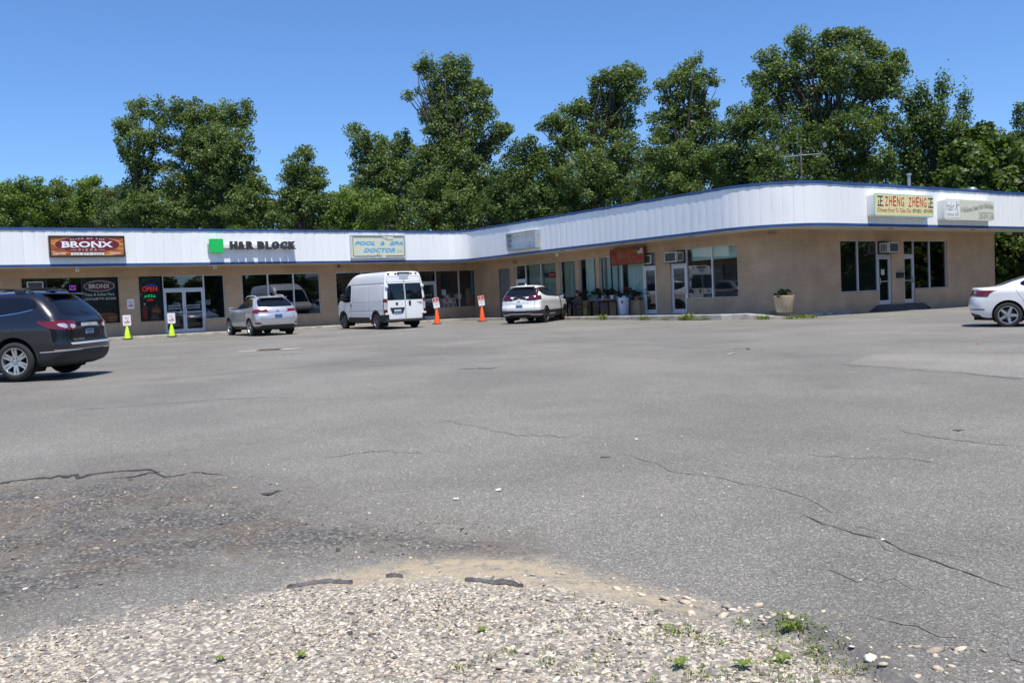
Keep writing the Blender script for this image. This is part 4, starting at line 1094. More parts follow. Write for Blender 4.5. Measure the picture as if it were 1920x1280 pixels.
# parking notice on the pier
r_ = empty('wall_notice_sign', BM @ fr(1) @ Matrix.Translation((9.06, -.012, 1.23)), 'white parking sign fixed to brick pier beside the neon window', 'sign')
def parking_face(parent, W_, H_):
    mb = MB(); mb.prism(rrect(0, W_, 0, H_, .03, 4), 0, .006); mb.build('plate', M['letterwhite'], parent)
    mb = MB(); y = -.0015
    put_text(mb, 'BRONX', W_*.2, W_*.8, H_*.72, H_*.82, y, 0, bold=.01); put_text(mb, 'PIZZA', W_*.28, W_*.72, H_*.55, H_*.65, y, 0, bold=.006)
    mb.box(W_*.16, W_*.86, y, -.0005, H_*.26, H_*.40, 1); mb.prism([(W_*.45, H_*.40), (W_*.7, H_*.40), (W_*.62, H_*.5)], y, -.0005, 1)
    put_text(mb, 'PARKING', W_*.2, W_*.82, H_*.29, H_*.37, y-.001, 2, bold=.01); put_text(mb, 'ONLY', W_*.3, W_*.7, H_*.15, H_*.21, y, 0, bold=.004)
    mb.build('lettering', [M['red'], M['red'], M['letterwhite']], parent)
parking_face(r_, .31, .46)

# ------------------------------------------------------------------ traffic cones carrying signs
def cone(x, y, body, h, label, orange, lean=0, yaw=0):
    g = ground(x, y); r_ = empty('traffic_cone', Matrix.Translation((x, y, g)) @ Matrix.Rotation(TH+yaw, 4, 'Z'), label, 'traffic cone', 'traffic cones carrying signs')
    mb = MB(); mb.prism(rrect(-.19, .19, -.19, .19, .04, 4), 0, .03, M=Matrix.Rotation(R(90), 4, 'X')); mb.build('base', M['black'], r_, M=Matrix.Translation((0, 0, .03)))
    mb = MB(); mb.lathe([(.165, .031), (.16, .05), (.148, .06), (.145, .09), (.03, h), (.022, h+.012), (.001, h+.014)], 24); mb.build('cone', M[body], r_, True, 50)
    if not orange:
        mb = MB(); mb.lathe([(.111, h*.34), (.106, h*.39)], 20); mb.lathe([(.099, h*.45), (.097, h*.47)], 20); mb.build('wear_mark', M['tanlamp'], r_, True)
    W_, H_ = (.34, .47) if not orange else (.33, .49)
    S_ = link(bpy.data.objects.new('sign', None)); S_.parent = r_
    S_.matrix_local = Matrix.Translation((0, -.05, h-.04)) @ Matrix.Rotation(lean, 4, 'Y') @ Matrix.Translation((-W_/2, 0, 0))
    if not orange: parking_face(S_, W_, H_)
    else:
        mb = MB(); mb.prism(rrect(0, W_, 0, H_, .035, 4), 0, .006); mb.build('plate', M['letterwhite'], S_)
        mb = MB(); y_ = -.0015
        mb.prism(rrect(.015, W_-.015, H_*.56, H_-.02, .03, 4), y_, -.0005, 0)
        put_text(mb, 'NO', W_*.36, W_*.64, H_*.78, H_*.9, y_-.001, 1, bold=.03); put_text(mb, 'PARKING', W_*.12, W_*.88, H_*.60, H_*.72, y_-.001, 1, bold=.02)
        put_text(mb, 'LOADING &', W_*.2, W_*.8, H_*.40, H_*.46, y_, 2); put_text(mb, 'UNLOADING', W_*.16, W_*.84, H_*.28, H_*.34, y_, 0); put_text(mb, 'ONLY', W_*.36, W_*.62, H_*.13, H_*.18, y_, 2)
        mb.build('lettering', [M['red'], M['letterwhite'], M['greyink']], S_)
    mb = MB(); mb.tube([(W_/2, .02, -.05), (W_/2, .02, H_*.6)], .012, 6); mb.build('post', M['galv'], S_)
    return r_
_q = BM @ Vector((8.72, 43.12, 0)); cone(_q.x, _q.y, 'limeplastic', .66, 'lime green cone with white sign in front of brick pier', False)
_q = BM @ Vector((10.63, 43.12, 0)); cone(_q.x, _q.y, 'limeplastic', .66, 'lime green cone with white sign before the glass double doors', False)
cone(-3.56, 43.95, 'orange', .83, 'orange cone with leaning NO PARKING sign nearest the van', True, R(-8), R(-5))
cone(-1.42, 45.0, 'orange', .83, 'orange cone with leaning NO PARKING sign nearest the inside corner', True, R(-7), R(-8))

# floodlight mast on the roof
px_, py_ = 29.9, 24.2
r_ = empty('floodlight_mast', BM @ Matrix.Translation((33.45, 26.0, H_TOP-.12)) @ Matrix.Rotation(-TH, 4, 'Z'), 'thin roof mast with a cross bar and two floodlights', 'light mast')
M['oldsteel'] = mat('old_steel_pipe', (.22, .2, .185), .6, .3, .3, 14)
M['rustpipe'] = mat('rusty_pipe', (.20, .12, .085), .6, .4, .3, 14)
mb = MB(); mb.tube([(0, 0, 0), (0, 0, 1.75)], .032, 8); mb.build('lower_pole', M['rustpipe'], r_, True)
mb = MB(); mb.tube([(0, 0, 1.75), (0, 0, 2.32)], .034, 8); mb.tube([(0, 0, 2.322), (0, 0, 2.42)], .05, 8); mb.build('upper_pole', M['oldsteel'], r_, True)
mb = MB(); mb.tube([(-.92, 0, 2.18), (-.90, 0, 2.08), (-.84, 0, 2.01), (-.72, 0, 1.99), (0, 0, 2.03), (.76, 0, 2.05), (.86, 0, 2.08), (.92, 0, 2.18)], .024, 8); mb.build('cross_bar', M['oldsteel'], r_, True)
for sx_, z in ((-1, 2.2), (1, 2.24)):
    Q = Matrix.Translation((sx_*1.03, -.02, z+.2)) @ Matrix.Rotation(R(-sx_*28), 4, 'Y') @ Matrix.Rotation(R(25), 4, 'X')
    mb = MB(); mb.bevbox(-.11, .11, -.05, .05, -.13, .13, .012, M=Q); mb.tube([(sx_*.92, 0, z-.02), (sx_*.99, -.01, z+.09)], .02, 6); fl = mb.build('floodlight', M['black'], r_, True, 30)
    mb = MB(); mb.box(-.085, .085, -.056, -.0505, -.1, .1, M=Q); mb.build('lens', M['acbeige'], fl)
# ------------------------------------------------------------------ vehicles
def paintwork(name, c, metal=0.0, rough=.3, flake=.0):
    m, nt, b, N, L = nodes(name)
    tc = N.new('ShaderNodeTexCoord'); nz = N.new('ShaderNodeTexNoise'); nz.inputs['Scale'].default_value = 1.2; nz.inputs['Detail'].default_value = 5
    L.new(tc.outputs['Object'], nz.inputs['Vector'])
    r = ramp(N, [(.3, tuple(v*.95 for v in c)), (.7, tuple(min(1, v*1.04) for v in c))]); L.new(nz.outputs['Fac'], r.inputs['Fac']); L.new(r.outputs['Color'], b.inputs['Base Color'])
    b.inputs['Metallic'].default_value = metal; b.inputs['Roughness'].default_value = rough; b.inputs['Coat Weight'].default_value = 1.0; b.inputs['Coat Roughness'].default_value = .02
    return m
M['carglass'] = mat('tinted_car_glass', (.006, .008, .012), .02, noise=.05, spec=.55)
M['clad'] = mat('grey_black_cladding', (.022, .023, .026), .6, noise=.15, scale=14)
M['chrome'] = mat('chrome', (.75, .76, .78), .08, 1.0, .03)
M['lampred'] = mat('red_lamp_lens', (.15, .004, .006), .08, noise=.15, scale=16, coat=1)
M['lampdeep'] = mat('dark_red_lens', (.065, .002, .004), .08, noise=.15, scale=16, coat=1)
M['lampclear'] = mat('clear_lamp_lens', (.62, .62, .64), .12, .3, .25, 24, coat=1)
M['alloy'] = mat('machined_alloy', (.55, .55, .56), .28, .85, .06)
M['alloydark'] = mat('dark_alloy', (.05, .05, .055), .4, .6, .1)
M['plateblue'] = mat('plate_blue', (.05, .16, .36), .4, noise=.25, scale=30); M['platewhite'] = mat('plate_white', (.6, .66, .72), .4, noise=.1, scale=30)
M['well'] = mat('wheel_well', (.006, .006, .006), .95, noise=.1)

def chaikin(p, n=2):
    for _ in range(n):
        q = []
        for a, b in zip(p, p[1:]+p[:1]):
            q += [(a[0]*.75+b[0]*.25, a[1]*.75+b[1]*.25), (a[0]*.25+b[0]*.75, a[1]*.25+b[1]*.75)]
        p = q
    return p

def pchip(xs, ys, xq):
    xs = np.array(xs, float); ys = np.array(ys, float); h = np.diff(xs); d = np.diff(ys)/h
    m = np.zeros(len(xs)); m[0] = d[0]; m[-1] = d[-1]
    for i in range(1, len(xs)-1):
        m[i] = 0 if d[i-1]*d[i] <= 0 else 2*d[i-1]*d[i]/(d[i-1]+d[i])
    j = np.clip(np.searchsorted(xs, xq, 'right')-1, 0, len(xs)-2); t = (xq-xs[j])/h[j]
    return (ys[j]*(1+2*t)*(1-t)**2 + m[j]*h[j]*t*(1-t)**2 + ys[j+1]*t*t*(3-2*t) + m[j+1]*h[j]*t*t*(t-1))

class Car:
    """a body lofted from stacked outlines; lamps, glass and trim are cut out of its surface"""
    def __init__(s, levels, slope=0.0, nl=70, ne=4.0, nf=3.0, barrel=.02):
        L_ = np.array(levels, float); z = L_[:, 0]
        # parameter along the stack so that nearly flat tops still get rings
        t = np.concatenate([[0], np.cumsum(np.sqrt(np.diff(z)**2 + (np.diff(L_[:, 5])*.6)**2 + (np.diff(L_[:, 1])*.4)**2 + (np.diff(L_[:, 3])*.35)**2))])
        tq = np.unique(np.concatenate([np.linspace(0, t[-1], nl), t]))
        cols = [pchip(t, L_[:, k], tq) for k in range(6)]
        s.bm = bmesh.new(); rings = []
        na_, ns = 18, 22
        for zz, xr, lr, xf, lf, w_ in zip(*cols):
            pts = []
            for i in range(na_):
                a = PI/2*i/na_                         # rear: centre to corner
                cy, cx = abs(math.sin(a))**(2/ne), abs(math.cos(a))**(2/ne)
                pts.append((xr+lr-lr*cx, w_*cy))
            x0, x1 = xr+lr, xf-lf
            for i in range(ns): pts.append((x0+(x1-x0)*i/ns, w_))
            for i in range(na_+1):
                a = PI/2*(1-i/na_); cy, cx = abs(math.sin(a))**(2/nf), abs(math.cos(a))**(2/nf)
                pts.append((xf-lf+lf*cx, w_*cy))
            xm, hl = (xr+xf)/2, (xf-xr)/2
            pts = [(x, y*(1-barrel*((x-xm)/hl)**2), zz+slope*(x-xm)*(1 if zz > .5 else 0)) for x, y in pts]
            full = pts + [(x, -y, q) for x, y, q in pts[-2:0:-1]]
            rings.append([s.bm.verts.new(p) for p in full])
        n = len(rings[0])
        for a, b in zip(rings[:-1], rings[1:]):
            for i in range(n):
                try: s.bm.faces.new((a[i], b[i], b[(i+1) % n], a[(i+1) % n]))
                except ValueError: pass
        s.bm.faces.new(rings[0]); s.bm.faces.new(rings[-1][::-1])
        bmesh.ops.recalc_face_normals(s.bm, faces=s.bm.faces[:])
        s.pid = s.bm.faces.layers.int.new('pid'); s.names = {}
        for f in s.bm.faces: f.smooth = True
    # views: (a, b) axes of the flat outline, the facing direction
    VIEW = {'L': (0, 2, Vector((0, 1, 0))), 'R': (0, 2, Vector((0, -1, 0))), 'B': (1, 2, Vector((-1, 0, 0))), 'F': (1, 2, Vector((1, 0, 0))), 'T': (0, 1, Vector((0, 0, 1)))}
    def cut(s, view, poly, pid, thr=.15, only=None, zmin=None):
        ia, ib, n = s.VIEW[view]; bm = s.bm
        def sel(pad, box):
            out = []
            for f in bm.faces:
                f.normal_update()
                if f.normal.dot(n) < thr: continue
                c = [v.co for v in f.verts]
                if max(p[ia] for p in c) < box[0]-pad or min(p[ia] for p in c) > box[1]+pad: continue
                if max(p[ib] for p in c) < box[2]-pad or min(p[ib] for p in c) > box[3]+pad: continue
                out.append(f)
            return out
        cand = None
        bx = (min(p[0] for p in poly), max(p[0] for p in poly), min(p[1] for p in poly), max(p[1] for p in poly))
        for a, b in zip(poly, poly[1:]+poly[:1]):
            if math.dist(a, b) < 1e-5: continue
            box = (min(a[0], b[0]), max(a[0], b[0]), min(a[1], b[1]), max(a[1], b[1]))
            fs = sel(.001, box)
            if not fs: continue
            d = Vector((0, 0, 0)); d[ia] = b[0]-a[0]; d[ib] = b[1]-a[1]
            co_ = Vector((0, 0, 0)); co_[ia] = a[0]; co_[ib] = a[1]
            geom = list({v for f in fs for v in f.verts}) + list({e for f in fs for e in f.edges}) + fs
            bmesh.ops.bisect_plane(bm, geom=geom, dist=1e-5, plane_co=co_, plane_no=d.cross(n).normalized())
        hit = []
        for f in sel(0, bx):
            if only is not None and f[s.pid] not in only: continue
            c = f.calc_center_median(); x, y = c[ia], c[ib]; ins = False
            for (ax, ay), (bx_, by) in zip(poly, poly[1:]+poly[:1]):
                if (ay > y) != (by > y) and x < (bx_-ax)*(y-ay)/(by-ay)+ax: ins = not ins
            if ins: hit.append(f)
        for f in hit: f[s.pid] = pid
        return hit
    def sides(s, poly, pid, **k):
        s.cut('L', poly, pid, **k); s.cut('R', poly, pid, **k)
    def mirror(s, view, poly, pid, **k):
        s.cut(view, poly, pid, **k); s.cut(view, [(-a, b) for a, b in poly], pid, **k)
    def take(s, pid, off=.003, sel=None):
        """a copy of the faces of one part, lifted a little along their normals: MB"""
        mb = MB(); mp = {}; bm = s.bm; bm.normal_update()
        for f in bm.faces:
            if f[s.pid] != pid or (sel and not sel(f.calc_center_median())): continue
            idx = []
            for v in f.verts:
                if v.index not in mp or mp[v.index][0] is not v:
                    pass
                if v not in mp:
                    mp[v] = len(mb.v); mb.v.append(tuple(v.co + v.normal*off))
                idx.append(mp[v])
            mb.f.append(tuple(idx)); mb.m.append(0)
        return mb
    def body(s, mats, pidmat):
        mb = MB(); mp = {}; s.bm.normal_update()
        for f in s.bm.faces:
            idx = []
            for v in f.verts:
                if v not in mp: mp[v] = len(mb.v); mb.v.append(tuple(v.co))
                idx.append(mp[v])
            mb.f.append(tuple(idx)); mb.m.append(pidmat.get(f[s.pid], 0))
        return mb
    def arches(s, xs, r, zc, wy, pid=99):
        for x in xs:
            poly = [(x+r*math.cos(2*PI*k/28), zc+r*math.sin(2*PI*k/28)) for k in range(28)]
            for v in 'LR':
                hit = s.cut(v, poly, pid, thr=.1)
                bmesh.ops.delete(s.bm, geom=hit, context='FACES')

def nose(c, z, w_):
    """headlamps (pid 30) and a dark grille (pid 6) on the front"""
    c.mirror('F', chaikin([(w_*.56, z-.05), (w_*.98, z), (w_*1.0, z+.10), (w_*.60, z+.07)], 1), 30, thr=.02, only=(0,))
    c.sides([(2.9, z+.0), (5, z-.02), (5, z+.10), (3.0, z+.10)], 31, thr=.9, only=())
    c.cut('F', chaikin([(-w_*.5, z-.14), (w_*.5, z-.14), (w_*.52, z+.05), (-w_*.52, z+.05)], 1), 6, thr=.02, only=(0,))

def part(mb, name, m, parent, smooth=True, angle=35, label=None):
    o = mb.build(name, m, parent, smooth, angle)
    if label: o['label'] = label
    return o

def wheel_meshes(dia, width, rimd, style, dark=False):
    """tyre, rim with spokes; axle along y, outer face at +y"""
    R_, r_ = dia/2, rimd/2; w2 = width/2
    ty = MB(); prof = [(r_, -w2*.86), (r_+.02, -w2*.95), (r_+(R_-r_)*.5, -w2), (R_-.03, -w2*.9), (R_-.008, -w2*.7)]
    for k in range(5): prof += [(R_, -w2*.7+w2*1.4*(k+.08)/5), (R_, -w2*.7+w2*1.4*(k+.85)/5), (R_-.008, -w2*.7+w2*1.4*(k+.9)/5)]
    prof += [(R_-.008, w2*.7), (R_-.03, w2*.9), (r_+(R_-r_)*.5, w2), (r_+.02, w2*.95), (r_, w2*.86)]
    Q = Matrix.Rotation(R(-90), 4, 'X')
    ty.lathe(prof, 40, M=Q)
    rm = MB(); d = w2*.86
    rm.lathe([(r_+.006, d*.98), (r_+.004, d+.006), (r_-.012, d+.004), (r_-.022, d-.02), (r_-.03, -d*.6), (r_*.3, -d*.62), (.001, -d*.62)], 40, M=Q, mat=0)
    bk = MB(); bk.lathe([(r_-.028, -d*.2), (.001, -d*.2)], 32, M=Q)           # dark behind the spokes
    bk.lathe([(r_*.72, d*.05), (r_*.72, -d*.1), (.001, d*.04)], 32, M=Q, mat=1)
    n, sw, pair = style
    for k in range(n):
        a0 = 2*PI*k/n
        for off in ((-pair, pair) if pair else (0,)):
            A = Matrix.Rotation(a0, 4, 'Y')
            mb_ = [(.03, off*.55-sw*.5), (r_-.012, off-sw*.42), (r_-.012, off+sw*.42), (.03, off*.55+sw*.5)]
            vs_ = [A @ Vector((z, yy, x)) for yy in (d-.045, d-.008) for z, x in mb_]
            for i, v in enumerate(vs_):
                rr = math.hypot(v.x, v.z)
                v.y -= .018*(1-rr/r_) if True else 0
            rm.add(vs_, [(0, 1, 2, 3), (7, 6, 5, 4), (0, 4, 5, 1), (1, 5, 6, 2), (2, 6, 7, 3), (3, 7, 4, 0)])
    rm.lathe([(.001, d-.002), (.03, d-.004), (.036, d-.03), (.085, d-.034), (.09, d-.07)], 20, M=Q)
    nut = MB()
    for k in range(5 if n != 6 else 6):
        a = 2*PI*(k+.5)/(5 if n != 6 else 6); c = Vector((.062*math.cos(a), d-.024, .062*math.sin(a)))
        nut.lathe([(.001, .012), (.011, .01), (.012, 0)], 8, M=Matrix.Translation(c) @ Q)
    return ty, rm, bk, nut

def add_wheels(root, wb, track, dia, width, rimd, style, rimmat='alloy', only=None):
    ty, rm, bk, nut = wheel_meshes(dia, width, rimd, style)
    me_t = ty.mesh('tyre', M['rubber'], True, 40); me_r = rm.mesh('rim', M[rimmat], True, 30); me_b = bk.mesh('brake', [M['well'], M['alloydark']], True, 30); me_n = nut.mesh('wheel_nuts', M['alloydark'])
    for x in (0, wb):
        for sy in (1, -1):
            w_ = link(bpy.data.objects.new('wheel', None)); w_.parent = root
            w_.matrix_local = Matrix.Translation((x, sy*(track/2), dia/2-.012)) @ Matrix.Rotation(0 if sy > 0 else PI, 4, 'Z') @ Matrix.Rotation(random.uniform(0, 6), 4, 'Y')
            for nm, me in (('tyre', me_t), ('rim', me_r), ('brake', me_b), ('wheel_nuts', me_n)):
                c = link(bpy.data.objects.new(nm, me)); c.parent = w_

def wells(root, xs, r, zc, w_):
    for x in xs:
        for sy in (1, -1):
            mb = MB(); n = 20; ro = r-.002
            a = [(x+ro*math.cos(t), zc+ro*math.sin(t)) for t in [R(-35)+R(250)*k/n for k in range(n+1)]]
            vs_ = [(p[0], sy*(w_-.02), p[1]) for p in a] + [(p[0], sy*(w_-.42), p[1]) for p in a]
            mb.add(vs_, [(i, i+1, n+2+i, n+1+i) for i in range(n)] + [tuple(range(n+1, 2*n+2))])
            mb.build('wheel_well', M['well'], root)
def underside(root, x0, x1, w_, z0, z1):
    mb = MB(); mb.bevbox(x0, x1, -w_, w_, z0, z1, .04)
    for yy in (-.35, .3): mb.tube([(x0-.1, yy, z0+.02), (x0+.8, yy, z0-.01), (x1-.5, yy*.6, z0)], .045, 8)
    mb.tube([(0, -w_+.05, .36), (0, w_-.05, .36)], .07, 8)
    mb.build('underbody', M['well'], root)

def pose(x, y, head, z=None, dz=0):
    g = ground(x, y) if z is None else z
    # tilt with the lot
    d = Vector((math.cos(head), math.sin(head))); l = Vector((-d.y, d.x)); e = 1.0
    gx = (ground(x+d.x*e, y+d.y*e)-ground(x-d.x*e, y-d.y*e))/(2*e); gl = (ground(x+l.x*e, y+l.y*e)-ground(x-l.x*e, y-l.y*e))/(2*e)
    X = Vector((d.x, d.y, gx)).normalized(); Y = Vector((l.x, l.y, gl)).normalized(); Z = X.cross(Y)
    m = Matrix.Identity(4)
    for i in range(3): m[i][0], m[i][1], m[i][2], m[i][3] = X[i], Y[i], Z[i], (x, y, g+dz)[i]
    return m

def plate(root, x, y, z, w_, h, tilt, mats, front=-1):
    Q = Matrix.Translation((x, y, z)) @ Matrix.Rotation(R(-90), 4, 'Z') @ Matrix.Rotation(tilt, 4, 'X')
    mb = MB(); mb.box(-w_/2, w_/2, -.008, .0, -h/2, h/2, 0, Q)
    mb.box(-w_/2+.008, w_/2-.008, -.0095, -.0082, -h/2+.01, h*.1 if mats[1] != mats[0] else h/2-.01, 1, Q)
    for k in range(6): mb.box(-w_*.36+k*w_*.125, -w_*.36+k*w_*.125+w_*.075, -.0115, -.0097, -h*.2, h*.12, 2, Q)
    mb.build('licence_plate', [M[mats[0]], M[mats[1]], M['greyink']], root)
def mirror_pod(root, x, y, z, m, s_=1.0):
    for sy in (1, -1):
        mb = MB(); mb.bevbox(x-.06*s_, x+.07*s_, sy*y if sy > 0 else sy*y-.2*s_, sy*y+.2*s_ if sy > 0 else sy*y, z, z+.15*s_, .045*s_); mb.box(x-.02, x+.02, min(sy*(y-.08), sy*y), max(sy*(y-.08), sy*y), z+.01, z+.05)
        o = mb.build('side_mirror', M[m], root, True, 40)
        mb = MB(); mb.box(x-.06*s_-.004, x-.06*s_-.001, min(sy*(y+.02), sy*(y+.18*s_)), max(sy*(y+.02), sy*(y+.18*s_)), z+.025, z+.125*s_); mb.build('mirror_glass', M['chrome'], o)
def handles(root, pts, m):
    for x, y, z in pts:
        for sy in (1, -1):
            mb = MB(); mb.bevbox(x-.1, x+.1, sy*y-.012, sy*y+.022, z-.018, z+.018, .01); mb.build('door_handle', M[m], root, True, 40)
def ovals(mb, x, y, z, ry, rz, r=.008):
    mb.tube([(x, y+ry*math.cos(2*PI*k/16), z+rz*math.sin(2*PI*k/16)) for k in range(17)], r, 5)

def finish(car, root, body_mats, pidmat, parts):
    part(car.body(body_mats, pidmat), 'body', body_mats, root, True, 32)
    for pid, name, m, off in parts:
        if isinstance(name, tuple): name, sp = name
        else: sp = None
        groups = [None]
        if sp == 'lr': groups = [lambda c: c.y > 0, lambda c: c.y < 0]
        for g in groups:
            mb = car.take(pid, off, g)
            if mb.f: part(mb, name, M[m], root)
    car.bm.free()

# ---- dark grey three-row SUV, close on the left
M['darkpaint'] = paintwork('dark_plum_grey_paint', (.017, .017, .023), .4, .24)
root = empty('parked_suv', pose(-9.86, 19.15, R(175.5), dz=.045), 'dark grey SUV nearest the camera, cut off by left edge', 'car', 'cars parked in the lot')
c = Car([(.24, -.86, .5, 3.8, .6, .84), (.32, -1.03, .42, 3.95, .7, .93), (.46, -1.10, .36, 4.02, .8, .965), (.64, -1.12, .34, 4.05, .8, .985), (.70, -1.075, .36, 4.05, .8, .99), (.95, -1.06, .40, 4.03, .8, .99),
         (1.08, -1.035, .42, 3.75, .85, .975), (1.17, -1.0, .46, 2.95, .9, .955), (1.24, -.965, .48, 2.65, .9, .935), (1.45, -.79, .5, 2.05, .85, .86), (1.62, -.60, .5, 1.55, .8, .775), (1.70, -.47, .48, 1.3, .7, .70),
         (1.735, -.40, .5, 1.15, .65, .60), (1.765, -.1, .4, .8, .5, .34), (1.77, .1, .2, .5, .2, .1)], slope=-.012, ne=3.2, nf=2.6)
c.arches((0, 3.02), .455, .40, .98)
c.sides(chaikin([(-.46, 1.40), (-.1, 1.33), (.5, 1.265), (1.3, 1.225), (2.35, 1.20), (2.15, 1.36), (1.55, 1.60), (1.1, 1.64), (.3, 1.645), (-.28, 1.62), (-.45, 1.54)], 2), 1, thr=.25)
c.cut('B', chaikin([(-.66, 1.26), (0, 1.22), (.66, 1.26), (.69, 1.32), (.55, 1.60), (.48, 1.65), (-.48, 1.65), (-.55, 1.60), (-.69, 1.32)], 2), 2, thr=.2)
c.cut('F', [(-.76, 1.24), (.76, 1.24), (.66, 1.64), (-.66, 1.64)], 3, thr=.2)
for v, sg in (('B', 1), ('B', -1)):
    c.cut('B', [(sg*a, b) for a, b in chaikin([(.48, 1.09), (.44, .99), (.60, .95), (.78, .955), (.97, 1.06), (1.02, 1.14), (.70, 1.13)], 1)], 4, thr=.12)
c.sides(chaikin([(-.62, 1.15), (-.48, 1.165), (-.60, 1.07), (-.82, .985), (-1.2, .95), (-1.2, 1.14)], 1), 4, thr=.12)
c.mirror('B', chaikin([(.50, 1.065), (.52, 1.0), (.64, .985), (.66, 1.08)], 1), 5, thr=.12, only=(4,)); c.mirror('B', chaikin([(.71, 1.085), (.71, .985), (.88, 1.03), (.90, 1.10)], 1), 5, thr=.12, only=(4,))
c.sides([(-1.3, .0), (-.46, .0), (-.46, .46), (-.52, .525), (-1.3, .56)], 6, thr=.05); c.cut('B', [(-1.1, 0), (1.1, 0), (1.1, .565), (-1.1, .565)], 6, thr=-.3)
c.sides([(-.5, 0), (3.6, 0), (3.6, .40), (-.5, .40)], 6, thr=.05)
c.cut('B', [(-.72, .665), (.72, .665), (.72, .70), (-.72, .70)], 7, thr=.1); c.cut('B', [(-1.1, .562), (1.1, .562), (1.1, .578), (-1.1, .578)], 7, thr=.05); c.sides([(-1.3, .557), (-.54, .522), (-.54, .54), (-1.3, .575)], 7, thr=.05)
c.mirror('B', [(.58, .585), (.80, .585), (.82, .625), (.60, .625)], 8, thr=.1)
c.mirror('B', [(.742, .70), (.755, .70), (.72, 1.24), (.705, 1.24)], 9, thr=.1)                 # liftgate seam
c.cut('B', [(-.30, 1.085), (.30, 1.085), (.33, 1.02), (-.33, 1.02)], 10, thr=.1)                # chrome bar
c.cut('B', chaikin([(-.34, 1.005), (.34, 1.005), (.30, .79), (-.30, .79)], 1), 9, thr=.1, only=(0,))
c.sides([(-.40, 1.378), (-.1, 1.318), (.5, 1.252), (1.3, 1.212), (2.3, 1.19), (2.3, 1.205), (1.3, 1.23), (.5, 1.270), (-.1, 1.336), (-.40, 1.396)], 11, thr=.25)
pts_ = [(.10+.12*math.cos(2*PI*k/20), 1.0+.105*math.sin(2*PI*k/20)) for k in range(20)]
pts2 = [(.10+.112*math.cos(2*PI*k/20), 1.0+.097*math.sin(2*PI*k/20)) for k in range(20)]
c.cut('L', pts_, 9, thr=.3, only=(0,)); c.cut('L', pts2, 0, thr=.3, only=(9,))
c.sides([(1.02, .42), (1.034, .42), (1.06, 1.24), (1.046, 1.24)], 9, thr=.3, only=(0,))
nose(c, .82, .92)
finish(c, root, [M['darkpaint'], M['clad'], M['well']], {9: 2, 6: 1}, [(1, ('side_window', 'lr'), 'carglass', .004), (2, 'rear_window', 'carglass', .004), (3, 'windshield', 'carglass', .004), (30, ('headlamp', 'lr'), 'lampclear', .005), (4, ('tail_lamp', 'lr'), 'lampred', .008), (5, ('reversing_lamp', 'lr'), 'lampclear', .014),
        (7, 'trim_strip', 'alu', .005), (8, ('reflector', 'lr'), 'lampdeep', .006), (10, 'tailgate_bar', 'alu', .012), (11, ('window_strip', 'lr'), 'chrome', .007)])
add_wheels(root, 3.02, 1.70, .775, .25, .535, (6, .052, .034)); wells(root, (0, 3.02), .455, .40, .97); underside(root, -.7, 3.7, .75, .26, .5)
plate(root, -1.062, 0.02, .90, .31, .15, R(8), ('plateblue', 'platewhite'))
mb = MB(); mb.bevbox(-.68, -.3, -.56, .56, 1.685, 1.715, .012); mb.build('rear_spoiler', M['darkpaint'], root, True, 40)
mb = MB(); mb.tube([(-.945, -.12, 1.285), (-.905, .10, 1.33), (-.90, .34, 1.325)], [.03, .022, .012], 8); mb.build('rear_wiper', M['black'], root, True)
for sy in (1, -1):
    mb = MB(); mb.tube([(-.28, sy*.63, 1.735), (-.1, sy*.645, 1.80), (.4, sy*.655, 1.825), (1.1, sy*.655, 1.82), (1.35, sy*.64, 1.745)], .02, 8); mb.bevbox(-.12, .1, sy*.645-.03, sy*.645+.03, 1.735, 1.81, .015); mb.build('roof_rail', M['clad'], root, True)
for yy in (.4,):
    mb = MB(); mb.tube([(-.05, -.62, 1.825), (-.05, .62, 1.825)], .016, 6); mb.build('roof_bar', M['clad'], root)
mb = MB(); mb.bevbox(-.52, -.28, .06, .22, 1.745, 1.78, .015); mb.tube([(-.4, .14, 1.77), (-.43, .14, 1.86)], .006, 5); mb.build('roof_antenna', M['darkpaint'], root, True, 40)
mb = MB()
for yy in (0,):
    mb.prism([(-.07, 0), (-.025, 0), (-.02, .018), (.02, .018), (.025, 0), (.07, 0), (.065, -.02), (.022, -.02), (.018, -.038), (-.018, -.038), (-.022, -.02), (-.065, -.02)], -.003, .003, M=Matrix.Translation((-1.063, 0, 1.06)) @ Matrix.Rotation(R(-90), 4, 'Z'))
mb.build('emblem', M['gold'], root)
mb = MB(); put_text(mb, 'TRAVERSE', .0, .42, 0, .035, 0, bold=.02); b = MB(); b.add([Matrix.Translation((-1.072, .66, .745)) @ Matrix.Rotation(R(-90), 4, 'Z') @ Vector(v) for v in mb.v], mb.f); b.build('nameplate', M['chrome'], root)
handles(root, [(1.25, .945, 1.07), (2.3, .945, 1.05)], 'darkpaint'); mirror_pod(root, 2.25, .96, 1.18, 'darkpaint', 1.2)

